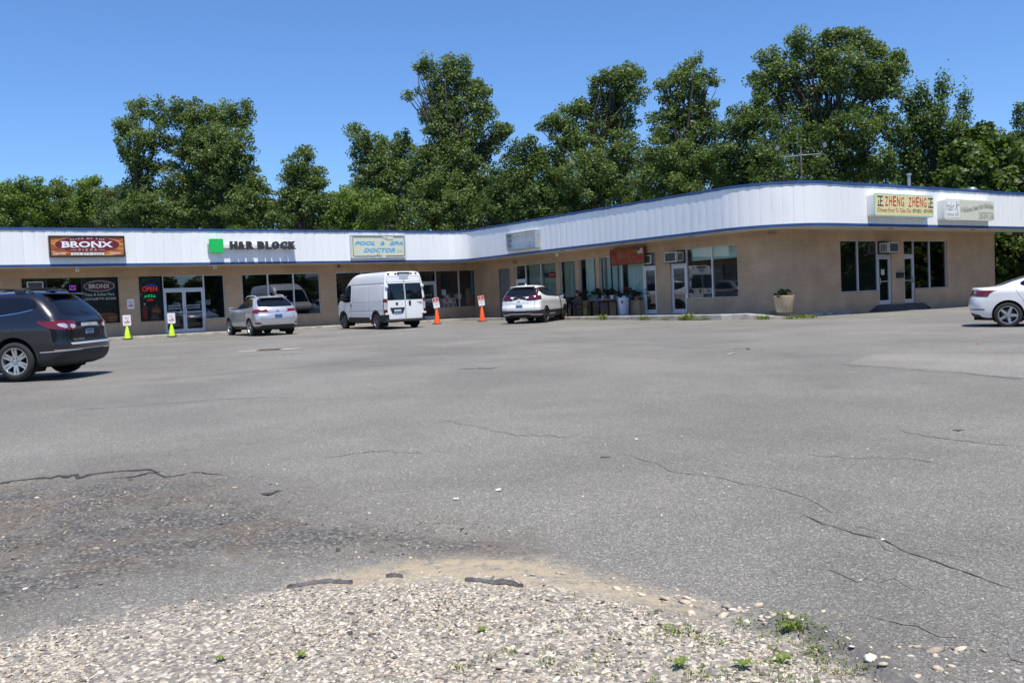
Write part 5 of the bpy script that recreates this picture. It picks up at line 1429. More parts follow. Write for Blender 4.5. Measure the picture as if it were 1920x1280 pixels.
# ---- silver SUV nosed in to the shops
M['silver'] = paintwork('silver_paint', (.56, .56, .585), .55, .3)
L_PT = Vector((-10.91, 38.4, 0)); hd = R(124.3); lv = Vector((math.cos(hd+PI/2), math.sin(hd+PI/2), 0))
p = L_PT - lv*.81
root = empty('parked_suv', pose(p.x, p.y, hd), 'silver SUV parked nose in before the wide shop window', 'car', 'cars parked in the lot')
c = Car([(.25, -.72, .42, 3.45, .6, .78), (.34, -.92, .38, 3.55, .7, .87), (.50, -1.0, .34, 3.64, .8, .915), (.68, -1.03, .34, 3.66, .8, .935), (.80, -1.02, .36, 3.64, .8, .94), (.92, -.965, .38, 3.55, .85, .94),
         (1.02, -.94, .40, 3.2, .9, .93), (1.10, -.90, .42, 2.55, .9, .905), (1.20, -.83, .44, 2.25, .85, .87), (1.40, -.64, .46, 1.75, .8, .775), (1.55, -.42, .44, 1.3, .75, .67), (1.62, -.25, .44, 1.05, .7, .575), (1.655, -.05, .4, .75, .5, .38), (1.665, .1, .2, .5, .2, .12)], slope=-.01, ne=2.9, nf=2.5)
c.arches((0, 2.74), .415, .365, .92)
c.sides(chaikin([(-.36, 1.22), (.2, 1.185), (1.0, 1.145), (2.0, 1.10), (1.75, 1.28), (1.25, 1.50), (.9, 1.56), (.35, 1.565), (.0, 1.52), (-.18, 1.40)], 2), 1, thr=.25)
c.sides([(.06, 1.1), (.10, 1.1), (.0, 1.6), (-.04, 1.6)], 0, thr=.25, only=(1,)); c.sides([(.98, 1.1), (1.03, 1.1), (.93, 1.6), (.88, 1.6)], 6, thr=.25, only=(1,))
c.cut('B', chaikin([(-.66, 1.205), (.66, 1.205), (.74, 1.24), (.70, 1.42), (.60, 1.56), (-.60, 1.56), (-.70, 1.42), (-.74, 1.24)], 1), 2, thr=.15)
c.cut('F', [(-.70, 1.12), (.70, 1.12), (.60, 1.58), (-.60, 1.58)], 3, thr=.2)
c.mirror('B', chaikin([(.40, 1.03), (.30, .935), (.60, .925), (1.0, .95), (1.0, 1.10), (.80, 1.115), (.56, 1.07)], 1), 4, thr=.1); c.sides(chaikin([(-.45, 1.06), (-.62, 1.12), (-1.1, 1.10), (-1.1, .94), (-.72, .945)], 1), 4, thr=.1)
c.mirror('B', [(.32, .93), (.36, .975), (.78, .985), (.80, .93)], 5, thr=.1, only=(4,))
c.cut('B', [(-1.1, 0), (1.1, 0), (1.1, .40), (.78, .41), (.66, .46), (-.66, .46), (-.78, .41), (-1.1, .40)], 6, thr=-.3); c.sides([(-1.2, 0), (4, 0), (4, .34), (-.4, .34), (-1.2, .405)], 6, thr=.05)
c.mirror('B', chaikin([(.66, .50), (.90, .50), (.94, .57), (.76, .58)], 1), 8, thr=.05)
c.cut('B', [(-.36, .885), (.36, .885), (.34, .895), (-.34, .895)], 7, thr=.1)
c.mirror('B', [(.70, .70), (.715, .70), (.66, .93), (.645, .93)], 9, thr=.1); c.cut('B', [(-.70, .69), (.70, .69), (.70, .70), (-.70, .70)], 9, thr=.1)
for x in (.48, 1.38, 2.28): c.sides([(x, .42), (x+.012, .42), (x+.03, 1.15), (x+.018, 1.15)], 9, thr=.3, only=(0,))
nose(c, .72, .88)
finish(c, root, [M['silver'], M['clad'], M['well']], {6: 1, 9: 2}, [(1, ('side_window', 'lr'), 'carglass', .004), (2, 'rear_window', 'carglass', .004), (3, 'windshield', 'carglass', .004), (30, ('headlamp', 'lr'), 'lampclear', .005), (4, ('tail_lamp', 'lr'), 'lampred', .008), (5, ('reversing_lamp', 'lr'), 'lampclear', .013), (7, 'trim_strip', 'chrome', .006), (8, ('reflector', 'lr'), 'lampred', .006)])
add_wheels(root, 2.74, 1.62, .745, .235, .50, (5, .075, 0)); wells(root, (0, 2.74), .415, .365, .92); underside(root, -.6, 3.3, .7, .27, .5)
plate(root, -1.034, 0, .815, .31, .15, R(6), ('plateblue', 'plateblue'))
mb = MB(); mb.bevbox(-.58, -.2, -.56, .56, 1.585, 1.61, .01); mb.build('rear_spoiler', M['silver'], root, True, 40)
mb = MB(); ovals(mb, -.955, 0, 1.02, .065, .048); mb.tube([(-.957, .02, 1.05), (-.957, .02, .99), (-.957, -.035, .99)], .007, 5); mb.build('emblem', M['chrome'], root, True)
for sy in (1, -1):
    mb = MB(); mb.tube([(-.12, sy*.575, 1.60), (.0, sy*.60, 1.665), (.35, sy*.62, 1.695), (.95, sy*.62, 1.675), (1.25, sy*.60, 1.57)], .022, 8); mb.build('roof_rail', M['alu'], root, True)
mb = MB(); mb.bevbox(-.1, .04, -.04, .04, 1.65, 1.69, .015); mb.build('roof_antenna', M['silver'], root, True, 40)
mb = MB(); mb.box(.35, 1.2, -.42, .42, 1.655, 1.667); mb.build('sunroof', M['carglass'], root)
handles(root, [(.62, .895, 1.0), (1.55, .905, .985)], 'chrome'); mirror_pod(root, 1.9, .92, 1.06, 'silver', 1.15)

# ---- tall white cargo van
M['vanwhite'] = paintwork('van_white_paint', (.80, .81, .82), 0, .35)
L_PT = Vector((-5.87, 40.3, 0)); p = L_PT - lv*.895
root = empty('cargo_van', pose(p.x, p.y, hd), 'tall white cargo van parked nose in at the shops', 'van')
c = Car([(.30, -.84, .16, 4.25, .4, .90), (.40, -.95, .14, 4.36, .5, .985), (.70, -.96, .14, 4.42, .6, 1.0), (1.0, -.955, .14, 4.42, .65, 1.005), (1.22, -.95, .14, 4.30, .75, 1.005), (1.34, -.945, .14, 4.0, .55, 1.0), (1.42, -.94, .14, 3.74, .42, .995),
         (1.75, -.915, .15, 3.46, .36, .965), (2.05, -.885, .16, 3.18, .36, .925), (2.30, -.86, .18, 2.84, .40, .875), (2.42, -.83, .2, 2.58, .45, .83), (2.48, -.78, .22, 2.38, .5, .76), (2.515, -.68, .25, 2.1, .5, .62), (2.525, -.5, .2, 1.8, .4, .3)], ne=7, nf=3.2, barrel=.004)
c.arches((0, 3.45), .40, .36, 1.0)
c.sides(chaikin([(3.62, 1.34), (3.2, 1.24), (2.60, 1.24), (2.52, 1.32), (2.52, 1.96), (2.60, 2.03), (2.92, 2.01), (3.25, 1.72)], 1), 1, thr=.3)
c.mirror('B', chaikin([(.03, 1.27), (.03, 1.99), (.80, 1.99), (.86, 1.27)], 0), 2, thr=.3)
c.cut('F', [(-.86, 1.42), (.86, 1.42), (.76, 2.12), (-.76, 2.12)], 3, thr=.15)
c.mirror('B', [(.905, 1.33), (1.2, 1.33), (1.2, .68), (.905, .68)], 4, thr=.02); c.sides([(-1.1, 1.36), (-.83, 1.33), (-.80, 1.25), (-.82, .70), (-1.1, .68)], 4, thr=.1)
c.mirror('B', [(.905, 1.17), (1.2, 1.17), (1.2, .86), (.905, .86)], 5, thr=.02, only=(4,)); c.sides([(-1.1, 1.17), (-.86, 1.17), (-.86, .86), (-1.1, .86)], 5, thr=.1, only=(4,))
for x in (0, 3.45):
    r0, r1 = .395, .50; A = [(x+r1*math.cos(R(200-220*k/16)), .36+r1*math.sin(R(200-220*k/16))) for k in range(17)]
    c.sides([(x-.52, .15)] + A + [(x+.52, .15)], 6, thr=.2)
c.sides([(-1.1, 0), (-.38, 0), (-.38, .60), (-.52, .64), (-1.1, .66)], 6, thr=.05); c.cut('B', [(-1.2, 0), (1.2, 0), (1.2, .44), (-1.2, .44)], 6, thr=-.3); c.mirror('B', [(.86, .3), (1.2, .3), (1.2, .66), (.86, .66)], 6, thr=.02)
c.sides([(.62, .36), (2.88, .36), (2.88, .54), (.62, .54)], 6, thr=.2); c.cut('F', [(-1.2, .2), (1.2, .2), (1.2, .62), (-1.2, .62)], 6, thr=.05); c.cut('F', [(-.55, .66), (.55, .66), (.6, .98), (-.6, .98)], 6, thr=.05)
c.mirror('F', [(.64, .92), (.98, .95), (.96, 1.22), (.70, 1.14)], 10, thr=.05)
c.cut('B', [(-.012, .45), (.012, .45), (.012, 2.3), (-.012, 2.3)], 9, thr=.2); c.mirror('B', [(.80, 2.26), (.815, 2.26), (.90, .66), (.885, .66)], 9, thr=.1, only=(0,)); c.cut('B', [(-.8, 2.28), (.8, 2.28), (.8, 2.294), (-.8, 2.294)], 9, thr=.1)
c.mirror('B', [(.0, 2.04), (.84, 2.04), (.84, 2.055), (.0, 2.055)], 9, thr=.1); c.cut('B', [(-.9, .925), (.9, .925), (.9, .945), (-.9, .945)], 11, thr=.1)
def band(x0, x1, z0, z1, pid=12): c.sides([(x0, z0), (x1, z0), (x1, z1), (x0, z1)], pid, thr=.3, only=(0,))
for z in (1.185, .80): band(-.78, 2.45, z, z+.022)
band(-.76, 2.5, 1.96, 2.0)
for z0, z1, x in ((1.2, 1.97, -.70), (1.2, 1.97, 2.44)): band(x, x+.02, z0, z1)
for x in (.62, 2.56): band(x, x+.012, .42, 2.1, 9)
c.mirror('B', chaikin([(.16, .86), (.24, .80), (.70, .80), (.76, .86), (.72, .915), (.2, .915)], 0)[:1] + [(.9, .9)], 0, thr=2)
# press the ribs of the side panels into the steel
bmf = [f for f in c.bm.faces if f[c.pid] == 12]
c.bm.normal_update()
for v in {v for f in bmf for v in f.verts}: v.co -= v.normal*.012
finish(c, root, [M['vanwhite'], M['clad'], M['well'], M['white']], {6: 1, 9: 2, 12: 0}, [(1, ('side_window', 'lr'), 'carglass', .004), (2, ('rear_window', 'lr'), 'carglass', .006), (3, 'windshield', 'carglass', .004), (4, ('tail_lamp', 'lr'), 'lampred', .01), (5, ('reversing_lamp', 'lr'), 'lampclear', .016), (10, ('headlamp', 'lr'), 'lampclear', .006)])
M['steelwheel'] = mat('grey_steel_wheel', (.2, .205, .21), .45, .6, .1)
add_wheels(root, 3.45, 1.79, .705, .225, .43, (8, .05, 0), 'steelwheel'); wells(root, (0, 3.45), .40, .36, 1.0); underside(root, -.8, 4.0, .75, .32, .55)
Q = Matrix.Rotation(R(-90), 4, 'Z')
def rearbox(y0, y1, x, d, z0, z1, b=.01): 
    mb = MB(); mb.bevbox(x-d, x, y0, y1, z0, z1, b); return mb
rearbox(-1.0, 1.0, -.95, .09, .33, .415, .02).build('rear_bumper', M['clad'], root, True, 40)
rearbox(-.30, .30, -.82, .07, 2.405, 2.475, .015).build('brake_light_housing', M['black'], root, True, 40)
for yy in (-.62, -.38, .38, .72): rearbox(yy-.05, yy+.05, -.82, .05, 2.40, 2.45).build('marker_lamp', M['lampdeep'], root, True, 40)
rearbox(-.22, .22, -.872, .012, 2.18, 2.4, .004).build('camera_panel', M['acbeige'] if False else M['alu'], root)
for sy in (1, -1):
    rearbox(sy*.87-.07, sy*.87+.07, -.90, .06, 1.80, 1.92, .015).build('door_hinge', M['vanwhite'], root, True, 40); rearbox(sy*.93-.07, sy*.93+.07, -.94, .05, .64, .72, .012).build('door_hinge', M['vanwhite'], root, True, 40)
rearbox(-.27, -.16, -.935, .04, 1.02, 1.22, .012).build('door_handle', M['black'], root, True, 40)
mb = MB(); mb.prism([(-.26, 0), (.26, 0), (.34, .2), (.36, .26), (-.36, .26), (-.34, .2)], -.012, 0, M=Matrix.Translation((-.958, .40, .68)) @ Q); mb.build('plate_recess', M['clad'], root)
plate(root, -.972, .40, .765, .33, .17, 0, ('platewhite', 'plateblue'))
mb = MB(); mb.prism([(-.06, .05), (.06, .05), (.06, -.01), (.03, -.07), (0, -.08), (-.03, -.07), (-.06, -.01)], -.012, 0, M=Matrix.Translation((-.95, .42, 1.11)) @ Q); mb.build('emblem', M['clad'], root)
mb = MB(); put_text(mb, '2500', 0, .24, 0, .07, 0, bold=.04); mb.box(0, .24, 0, .004, -.03, -.012); b = MB(); b.add([Matrix.Translation((-.952, -.57, 1.09)) @ Q @ Vector(v) for v in mb.v], mb.f); b.build('nameplate', M['maroon'], root)
for sy in (1, -1):
    mb = MB(); mb.bevbox(2.48, 2.56, sy*.995-.01, sy*.995+.03, 1.02, 1.17, .012); mb.build('door_handle', M['black'], root, True, 40)
for sy in (1, -1):
    mb = MB(); mb.bevbox(3.05, 3.2, sy*1.16-.09, sy*1.16+.09, 1.30, 1.62, .04); mb.tube([(3.12, sy*.97, 1.36), (3.12, sy*1.1, 1.4)], .04, 6); mb.tube([(3.12, sy*.96, 1.5), (3.12, sy*1.1, 1.52)], .03, 6); o = mb.build('side_mirror', M['black'], root, True, 40)

# ---- white crossover by the inside corner
M['pearl'] = paintwork('pearl_white_paint', (.80, .80, .79), .0, .28)
hc = R(69); rv = Vector((math.cos(hc-PI/2), math.sin(hc-PI/2), 0)); p = Vector((1.48, 40.3, 0)) - rv*.80
root = empty('parked_crossover', pose(p.x, p.y, hc), 'white crossover with dark red tail lamps near inside corner', 'car', 'cars parked in the lot')
c = Car([(.25, -.74, .4, 3.35, .6, .78), (.36, -.92, .36, 3.48, .7, .88), (.52, -.98, .34, 3.56, .8, .915), (.66, -1.0, .34, 3.58, .8, .925), (.80, -.965, .36, 3.56, .8, .925), (.94, -.945, .38, 3.46, .85, .93),
         (1.04, -.935, .40, 3.0, .9, .92), (1.12, -.91, .42, 2.5, .9, .895), (1.22, -.85, .44, 2.2, .85, .855), (1.42, -.67, .46, 1.7, .8, .765), (1.57, -.47, .46, 1.25, .75, .665), (1.635, -.32, .44, 1.0, .7, .575), (1.672, -.08, .4, .7, .5, .38), (1.682, .1, .2, .5, .2, .12)], slope=-.008, ne=2.9, nf=2.5)
c.arches((0, 2.66), .41, .36, .92)
c.sides(chaikin([(-.52, 1.47), (-.30, 1.30), (.1, 1.19), (1.0, 1.155), (2.0, 1.11), (1.7, 1.32), (1.25, 1.51), (.8, 1.575), (.1, 1.585), (-.36, 1.555)], 2), 1, thr=.25)
c.sides([(.02, 1.15), (.05, 1.15), (-.10, 1.6), (-.13, 1.6)], 6, thr=.25, only=(1,)); c.sides([(.95, 1.1), (1.0, 1.1), (.9, 1.6), (.85, 1.6)], 6, thr=.25, only=(1,))
c.cut('B', chaikin([(-.60, 1.19), (0, 1.15), (.60, 1.19), (.70, 1.24), (.64, 1.48), (.54, 1.585), (-.54, 1.585), (-.64, 1.48), (-.70, 1.24)], 1), 2, thr=.15)
c.cut('F', [(-.70, 1.14), (.70, 1.14), (.60, 1.6), (-.60, 1.6)], 3, thr=.2)
c.mirror('B', [(.30, 1.10), (.36, 1.0), (.74, 1.01), (1.0, 1.06), (1.0, 1.20), (.76, 1.22), (.74, 1.40), (.64, 1.58), (.60, 1.56), (.67, 1.40), (.68, 1.20), (.60, 1.14)], 4, thr=.05); c.sides(chaikin([(-.50, 1.17), (-.74, 1.24), (-1.1, 1.22), (-1.1, 1.03), (-.72, 1.05)], 1), 4, thr=.1)
c.mirror('B', [(.30, 1.15), (.28, 1.10), (.36, 1.0), (.0, 1.08), (0, 1.16)], 9, thr=.1, only=(0,))
c.cut('B', [(-1.2, 0), (1.2, 0), (1.2, .56), (-1.2, .56)], 6, thr=-.3); c.sides([(-1.2, 0), (4, 0), (4, .42), (-.2, .42), (-.40, .60), (-1.2, .56)], 6, thr=.05)
for x in (0, 2.66):
    A = [(x+.46*math.cos(R(200-220*k/14)), .36+.46*math.sin(R(200-220*k/14))) for k in range(15)]; c.sides([(x-.46, .2)] + A + [(x+.46, .2)], 6, thr=.25, only=(6,))
c.cut('B', [(-1.1, .36), (-.55, .37), (-.45, .41), (.45, .41), (.55, .37), (1.1, .36), (1.1, .41), (.6, .42), (.45, .455), (-.45, .455), (-.6, .42), (-1.1, .41)], 7, thr=.0)
c.mirror('B', [(.42, .475), (.85, .455), (.85, .495), (.44, .505)], 8, thr=.0)
c.mirror('B', [(.66, .66), (.672, .66), (.69, 1.0), (.678, 1.0)], 9, thr=.1, only=(0,)); c.cut('B', [(-.42, .90), (.42, .90), (.44, .885), (-.44, .885)], 9, thr=.1)
for x in (.42, 1.30, 2.22): c.sides([(x, .46), (x+.012, .46), (x+.03, 1.15), (x+.018, 1.15)], 9, thr=.3, only=(0,))
nose(c, .76, .88)
finish(c, root, [M['pearl'], M['clad'], M['well']], {6: 1, 9: 2}, [(1, ('side_window', 'lr'), 'carglass', .004), (2, 'rear_window', 'carglass', .004), (3, 'windshield', 'carglass', .004), (30, ('headlamp', 'lr'), 'lampclear', .005), (4, ('tail_lamp', 'lr'), 'lampdeep', .008), (7, 'trim_strip', 'alu', .006), (8, ('reflector', 'lr'), 'lampred', .006)])
add_wheels(root, 2.66, 1.60, .725, .235, .50, (5, .05, .03), 'alloydark'); wells(root, (0, 2.66), .41, .36, .92); underside(root, -.6, 3.2, .7, .27, .5)
plate(root, -1.0, 0, .78, .31, .16, R(4), ('platewhite', 'plateblue')); 
mb = MB(); mb.tube([(-.985, .05, 1.15), (-.985, .045, 1.05)], .012, 6); mb.tube([(-.985, -.05, 1.15), (-.985, -.045, 1.05)], .012, 6); mb.tube([(-.987, .05, 1.1), (-.987, -.05, 1.1)], .012, 6); mb.build('emblem', M['chrome'], root)
mb = MB(); put_text(mb, 'CR-V', 0, .2, 0, .05, 0, bold=.03); b = MB(); b.add([Matrix.Translation((-.975, .62, .86)) @ Q @ Vector(v) for v in mb.v], mb.f); b.build('nameplate', M['greyink'], root)
mb = MB(); mb.tube([(-.905, .15, 1.19), (-.885, 0, 1.215), (-.88, -.2, 1.212)], [.022, .016, .01], 6); mb.build('rear_wiper', M['black'], root, True)
mb = MB(); mb.bevbox(-.62, -.26, -.54, .54, 1.60, 1.622, .01); mb.build('rear_spoiler', M['pearl'], root, True, 40)
mb = MB(); mb.prism([(-.1, 0), (.08, 0), (-.07, .06)], -.02, .02, M=Matrix.Translation((0, .0, 1.668))); mb.build('roof_antenna', M['pearl'], root)
handles(root, [(.56, .905, 1.03), (1.5, .91, 1.015)], 'pearl'); mirror_pod(root, 1.95, .91, 1.07, 'black', 1.15)

# ---- white sedan entering on the right
hs = R(-28); ls = Vector((math.cos(hs+PI/2), math.sin(hs+PI/2), 0)); p = Vector((12.97, 23.81, 0)) + ls*.79
root = empty('parked_sedan', pose(p.x, p.y, hs), 'white sedan cut off by the right edge of view', 'car', 'cars parked in the lot')
c = Car([(.20, -.72, .4, 3.5, .6, .76), (.28, -.84, .38, 3.6, .7, .85), (.42, -.91, .38, 3.70, .8, .885), (.60, -.945, .40, 3.74, .8, .905), (.72, -.93, .42, 3.74, .8, .912), (.84, -.89, .44, 3.66, .85, .912), (.90, -.87, .46, 3.4, .9, .91),
         (.965, -.845, .48, 2.75, .9, .895), (1.01, -.86, .50, 2.3, .9, .865), (1.035, -.83, .50, 2.15, .85, .83), (1.055, -.56, .6, 2.1, .85, .79), (1.085, -.32, .6, 2.03, .85, .775), (1.20, .0, .6, 1.8, .8, .725), (1.33, .42, .6, 1.45, .75, .64), (1.41, .75, .5, 1.15, .6, .52), (1.445, .9, .4, 1.0, .3, .25)], slope=0, ne=2.5, nf=2.4, barrel=.03)
c.arches((0, 2.795), .375, .335, .9)
c.sides(chaikin([(.22, 1.13), (.45, 1.03), (1.2, 1.0), (2.1, .99), (1.85, 1.14), (1.45, 1.30), (1.1, 1.36), (.75, 1.34), (.45, 1.25)], 2), 1, thr=.2)
c.cut('T', chaikin([(-.50, -.56), (-.50, .56), (.45, .52), (.58, .4), (.58, -.4), (.45, -.52)], 1), 2, thr=.3)
c.cut('F', [(-.66, 1.04), (.66, 1.04), (.56, 1.38), (-.56, 1.38)], 3, thr=.15)
c.mirror('B', [(.34, .97), (.38, .85), (1.0, .79), (1.0, .965)], 4, thr=.02); c.sides([(-.30, .965), (-.42, .885), (-.7, .845), (-1.2, .79), (-1.2, .965)], 4, thr=.1)
c.mirror('B', [(.55, .455), (1.0, .455), (1.0, .485), (.55, .485)], 8, thr=.02); c.sides([(-1.2, .455), (-.72, .455), (-.72, .482), (-1.2, .485)], 8, thr=.1)
c.cut('B', [(-.8, 0), (.8, 0), (.8, .33), (.6, .37), (-.6, .37), (-.8, .33)], 6, thr=-.3); c.sides([(-1.2, 0), (-.80, 0), (-.86, .30), (-1.2, .31)], 6, thr=.05)
for x in (.36, 1.38): c.sides([(x, .30), (x+.008, .30), (x+.03, 1.02), (x+.022, 1.02)], 9, thr=.3, only=(0,))
c.sides([(.36, .66), (.15, 1.0), (.158, 1.0), (.372, .66)], 9, thr=.3, only=(0,))
nose(c, .64, .86)
finish(c, root, [M['pearl'], M['clad'], M['well']], {6: 1, 9: 2}, [(1, ('side_window', 'lr'), 'carglass', .004), (2, 'rear_window', 'carglass', .004), (3, 'windshield', 'carglass', .004), (30, ('headlamp', 'lr'), 'lampclear', .005), (4, ('tail_lamp', 'lr'), 'lampred', .006), (8, ('reflector', 'lr'), 'lampdeep', .005)])
add_wheels(root, 2.795, 1.59, .665, .215, .455, (5, .075, 0)); wells(root, (0, 2.795), .375, .335, .9); underside(root, -.7, 3.4, .7, .2, .42)
handles(root, [(.62, .895, .86), (1.65, .90, .85)], 'chrome'); mirror_pod(root, 1.9, .92, .99, 'pearl')
# ------------------------------------------------------------------ trees
def leaf_mat(name, c, trans=.35, hi=1.0):
    m, nt, b, N, L = nodes(name)
    a = N.new('ShaderNodeAttribute'); a.attribute_name = 'tint'
    r = ramp(N, [(0, tuple(v*.6 for v in c)), (.5, c), (1, (min(1, c[0]*1.7+.012), min(1, c[1]*1.5+.01), c[2]*1.5+.006))])
    L.new(a.outputs['Fac'], r.inputs['Fac']); L.new(r.outputs['Color'], b.inputs['Base Color'])
    b.inputs['Roughness'].default_value = .5; b.inputs['Specular IOR Level'].default_value = .35*hi
    t = N.new('ShaderNodeBsdfTranslucent'); g = N.new('ShaderNodeMix'); g.data_type = 'RGBA'; g.blend_type = 'MULTIPLY'; g.inputs['Factor'].default_value = 1
    L.new(r.outputs['Color'], g.inputs['A']); g.inputs['B'].default_value = (1.5, 1.7, .6, 1); L.new(g.outputs['Result'], t.inputs['Color'])
    mx = N.new('ShaderNodeMixShader'); mx.inputs['Fac'].default_value = trans
    L.new(b.outputs[0], mx.inputs[1]); L.new(t.outputs[0], mx.inputs[2]); L.new(mx.outputs[0], N['Material Output'].inputs['Surface'])
    return m
M['leaf'] = leaf_mat('cottonwood_leaf', (.135, .188, .058))
M['leafdark'] = leaf_mat('dark_green_leaf', (.096, .144, .04))
M['leafbright'] = leaf_mat('fresh_green_leaf', (.145, .215, .048))
M['leafgrey'] = leaf_mat('grey_green_leaf', (.14, .18, .08))
M['bark'] = mat('grey_bark', (.05, .043, .035), .9, noise=.35, scale=5, bump=.5)

def leaves_mesh(name, blobs, m, size=(.09, .20), dens=1.0, clump=.55, up=.35, spike=0.0):
    """blobs: (centre, rx, ry, rz).  Leaf sized faces gathered in clumps through each blob's outer volume"""
    Cs, Ns, Ts = [], [], []
    for c, rx, ry, rz in blobs:
        rm = (rx*ry*rz)**(1/3); n = max(3, int(dens*8.4*(rm/clump)**2*.9))
        d = rng.normal(size=(n, 3)); d /= np.linalg.norm(d, axis=1)[:, None]
        rad = rng.uniform(.08, 1.0, n)**.5*rng.uniform(.88, 1.08, n); rx, ry, rz = (max(.22, v*.97-.22*clump) for v in (rx, ry, rz))
        cc = np.array(c) + d*rad[:, None]*np.array([rx, ry, rz])
        for k in range(n):
            cr = clump*rng.uniform(.45, 1.15); nl = int(62*dens**.3*(cr/clump)**2)+10
            o = rng.normal(size=(nl, 3)); o *= (np.minimum(1.7, np.linalg.norm(o, axis=1))/np.linalg.norm(o, axis=1))[:, None]*.5*cr; o[:, 2] *= .75
            if spike: o[:, 2] += np.abs(rng.normal(size=nl))*spike*cr
            nn = rng.normal(size=(nl, 3)) + d[k]*.45 + o/cr*.5 + np.array([0, 0, up])
            Cs.append(cc[k]+o); Ns.append(nn); Ts.append(np.clip(rng.normal(.42, .16, nl)+rng.normal(0, .10), 0, 1))
    C = np.concatenate(Cs); Nn = np.concatenate(Ns); Tt = np.concatenate(Ts); n = len(C)
    keep = C[:, 2] > .3
    C, Nn, Tt = C[keep], Nn[keep], Tt[keep]; n = len(C)
    Nn /= np.linalg.norm(Nn, axis=1)[:, None]
    a = np.cross(Nn, rng.normal(size=(n, 3))); a /= np.linalg.norm(a, axis=1)[:, None]+1e-9
    b = np.cross(Nn, a); s = rng.uniform(size[0], size[1], n)[:, None]
    V = np.stack([C-a*s*.5, C+b*s*.38-a*s*.08, C+a*s*.55, C-b*s*.38-a*s*.08], 1).reshape(-1, 3)
    me = bpy.data.meshes.new(name)
    me.vertices.add(4*n); me.vertices.foreach_set('co', V.ravel().astype(np.float32))
    me.loops.add(4*n); me.loops.foreach_set('vertex_index', np.arange(4*n, dtype=np.int32))
    me.polygons.add(n); me.polygons.foreach_set('loop_start', np.arange(0, 4*n, 4, dtype=np.int32))
    at_ = me.attributes.new('tint', 'FLOAT', 'FACE'); at_.data.foreach_set('value', Tt.astype(np.float32))
    me.update(calc_edges=True); me.materials.append(m)
    return me

def limb(mb, a, b, r0, r1, sag=.12):
    a, b = Vector(a), Vector(b); L_ = (b-a).length; P = []
    j = Vector((random.uniform(-1, 1), random.uniform(-1, 1), random.uniform(0, 1)))*L_*sag
    for k in range(7):
        t = k/6; P.append(a.lerp(b, t)+j*math.sin(PI*t)+Vector((0, 0, L_*.06*math.sin(PI*t))))
    mb.tube(P, [r0+(r1-r0)*k/6 for k in range(7)], 6)

def tree(label, blobs_px, Y, m='leaf', trunk=None, group='trees behind the shops', size=(.09, .20), dens=1.0, clump=.55, up=.35, spike=0.0, dark_limbs=True, depth=.85, name='tree', cat='tree'):
    """blobs given as seen (x, y, r[, ry]) at distance Y, set out in depth around the trunk"""
    B = []
    for q in blobs_px:
        x, y, r_ = q[:3]; rz = q[3] if len(q) > 3 else r_
        P = at(x, y, Y + random.uniform(-.5, .5)*r_/FPX*Y*1.2)
        B.append((P, r_/FPX*Y, r_/FPX*Y*depth, rz/FPX*Y))
    for P, a_, b_, c_ in list(B):                          # ragged satellites round each mass
        if c_ < .7: continue
        for _ in range(3):
            an = random.uniform(0, 2*PI); k_ = random.uniform(.2, .38); e_ = random.uniform(.7, .98)
            B.append((P+Vector((math.cos(an)*a_*e_, random.uniform(-.6, .6)*b_, math.sin(an)*c_*e_)), a_*k_, b_*k_, c_*k_*random.uniform(.8, 1.4)))
    nmain = len(blobs_px)
    tx = trunk if trunk is not None else sum(q[0] for q in blobs_px)/len(blobs_px)
    base = at(tx, 600, Y); gz = ground(base.x, base.y); base = Vector((base.x, base.y, gz))
    r_ = empty(name, Matrix.Translation(base), label, cat, group)
    loc = [(tuple(p-base), a, b, c) for p, a, b, c in B]
    top = max(p[0][2] for p in loc)
    tb = MB(); P = [Vector((0, 0, -.1))]; hh = top*.8
    lean = Vector((sum(p[0][0] for p in loc)/len(loc), sum(p[0][1] for p in loc)/len(loc), 0))
    for k in range(1, 9):
        t = k/8; P.append(Vector((0, 0, hh*t))+lean*t*.9+Vector((random.uniform(-.15, .15), random.uniform(-.15, .15), 0)))
    tr = .018*top+.08
    tb.tube(P, [tr*(1-.85*k/8) for k in range(9)], 10)
    for p, a, b, c in loc[:nmain]:
        k = max(1, min(6, int(p[2]/hh*8-2.2))); st = P[k]
        limb(tb, st, Vector(p)+Vector((0, 0, c*.3)), tr*.24, .015)
        for _ in range(3):
            e = Vector(p)+Vector((random.uniform(-1, 1)*a, random.uniform(-1, 1)*b, random.uniform(-.3, 1)*c))*.75
            limb(tb, st.lerp(Vector(p), .55), e, tr*.11, .01)
    tb.build('trunk', M['bark'], r_, True, 60)
    cr = link(bpy.data.objects.new('crown', leaves_mesh('crown', loc, M[m], size, dens, clump, up, spike))); cr.parent = r_
    return r_

# the named silhouettes, left to right
tree('low bright tree at the far left edge of the treeline', [(-20, 375, 40), (22, 365, 34), (45, 352, 22), (18, 400, 42), (60, 390, 38), (78, 358, 20)], 66, 'leafbright')
tree('second low tree from left, with a ragged notched top', [(105, 362, 24), (125, 375, 30), (100, 395, 38), (140, 400, 36), (112, 350, 14)], 68, 'leaf')
tree('low tree with a rounded tuft just left of the tall pair', [(165, 352, 26), (178, 372, 32), (160, 395, 36), (200, 390, 34), (170, 340, 14)], 67, 'leafbright')
tree('small sparse tree at the foot of the narrow tall tree', [(205, 368, 24), (222, 380, 26), (240, 400, 34), (215, 405, 34)], 64, 'leafgrey')
F_ = tree('tall narrow tree with two upright tufts, left of the broad crown', [(262, 205, 20, 28), (297, 212, 20, 30), (240, 248, 20), (256, 262, 30), (292, 255, 22), (236, 282, 14), (250, 300, 22), (278, 312, 28), (270, 350, 34), (255, 385, 30), (290, 390, 38), (262, 415, 40)], 62, 'leaf', 285, dens=1.15)
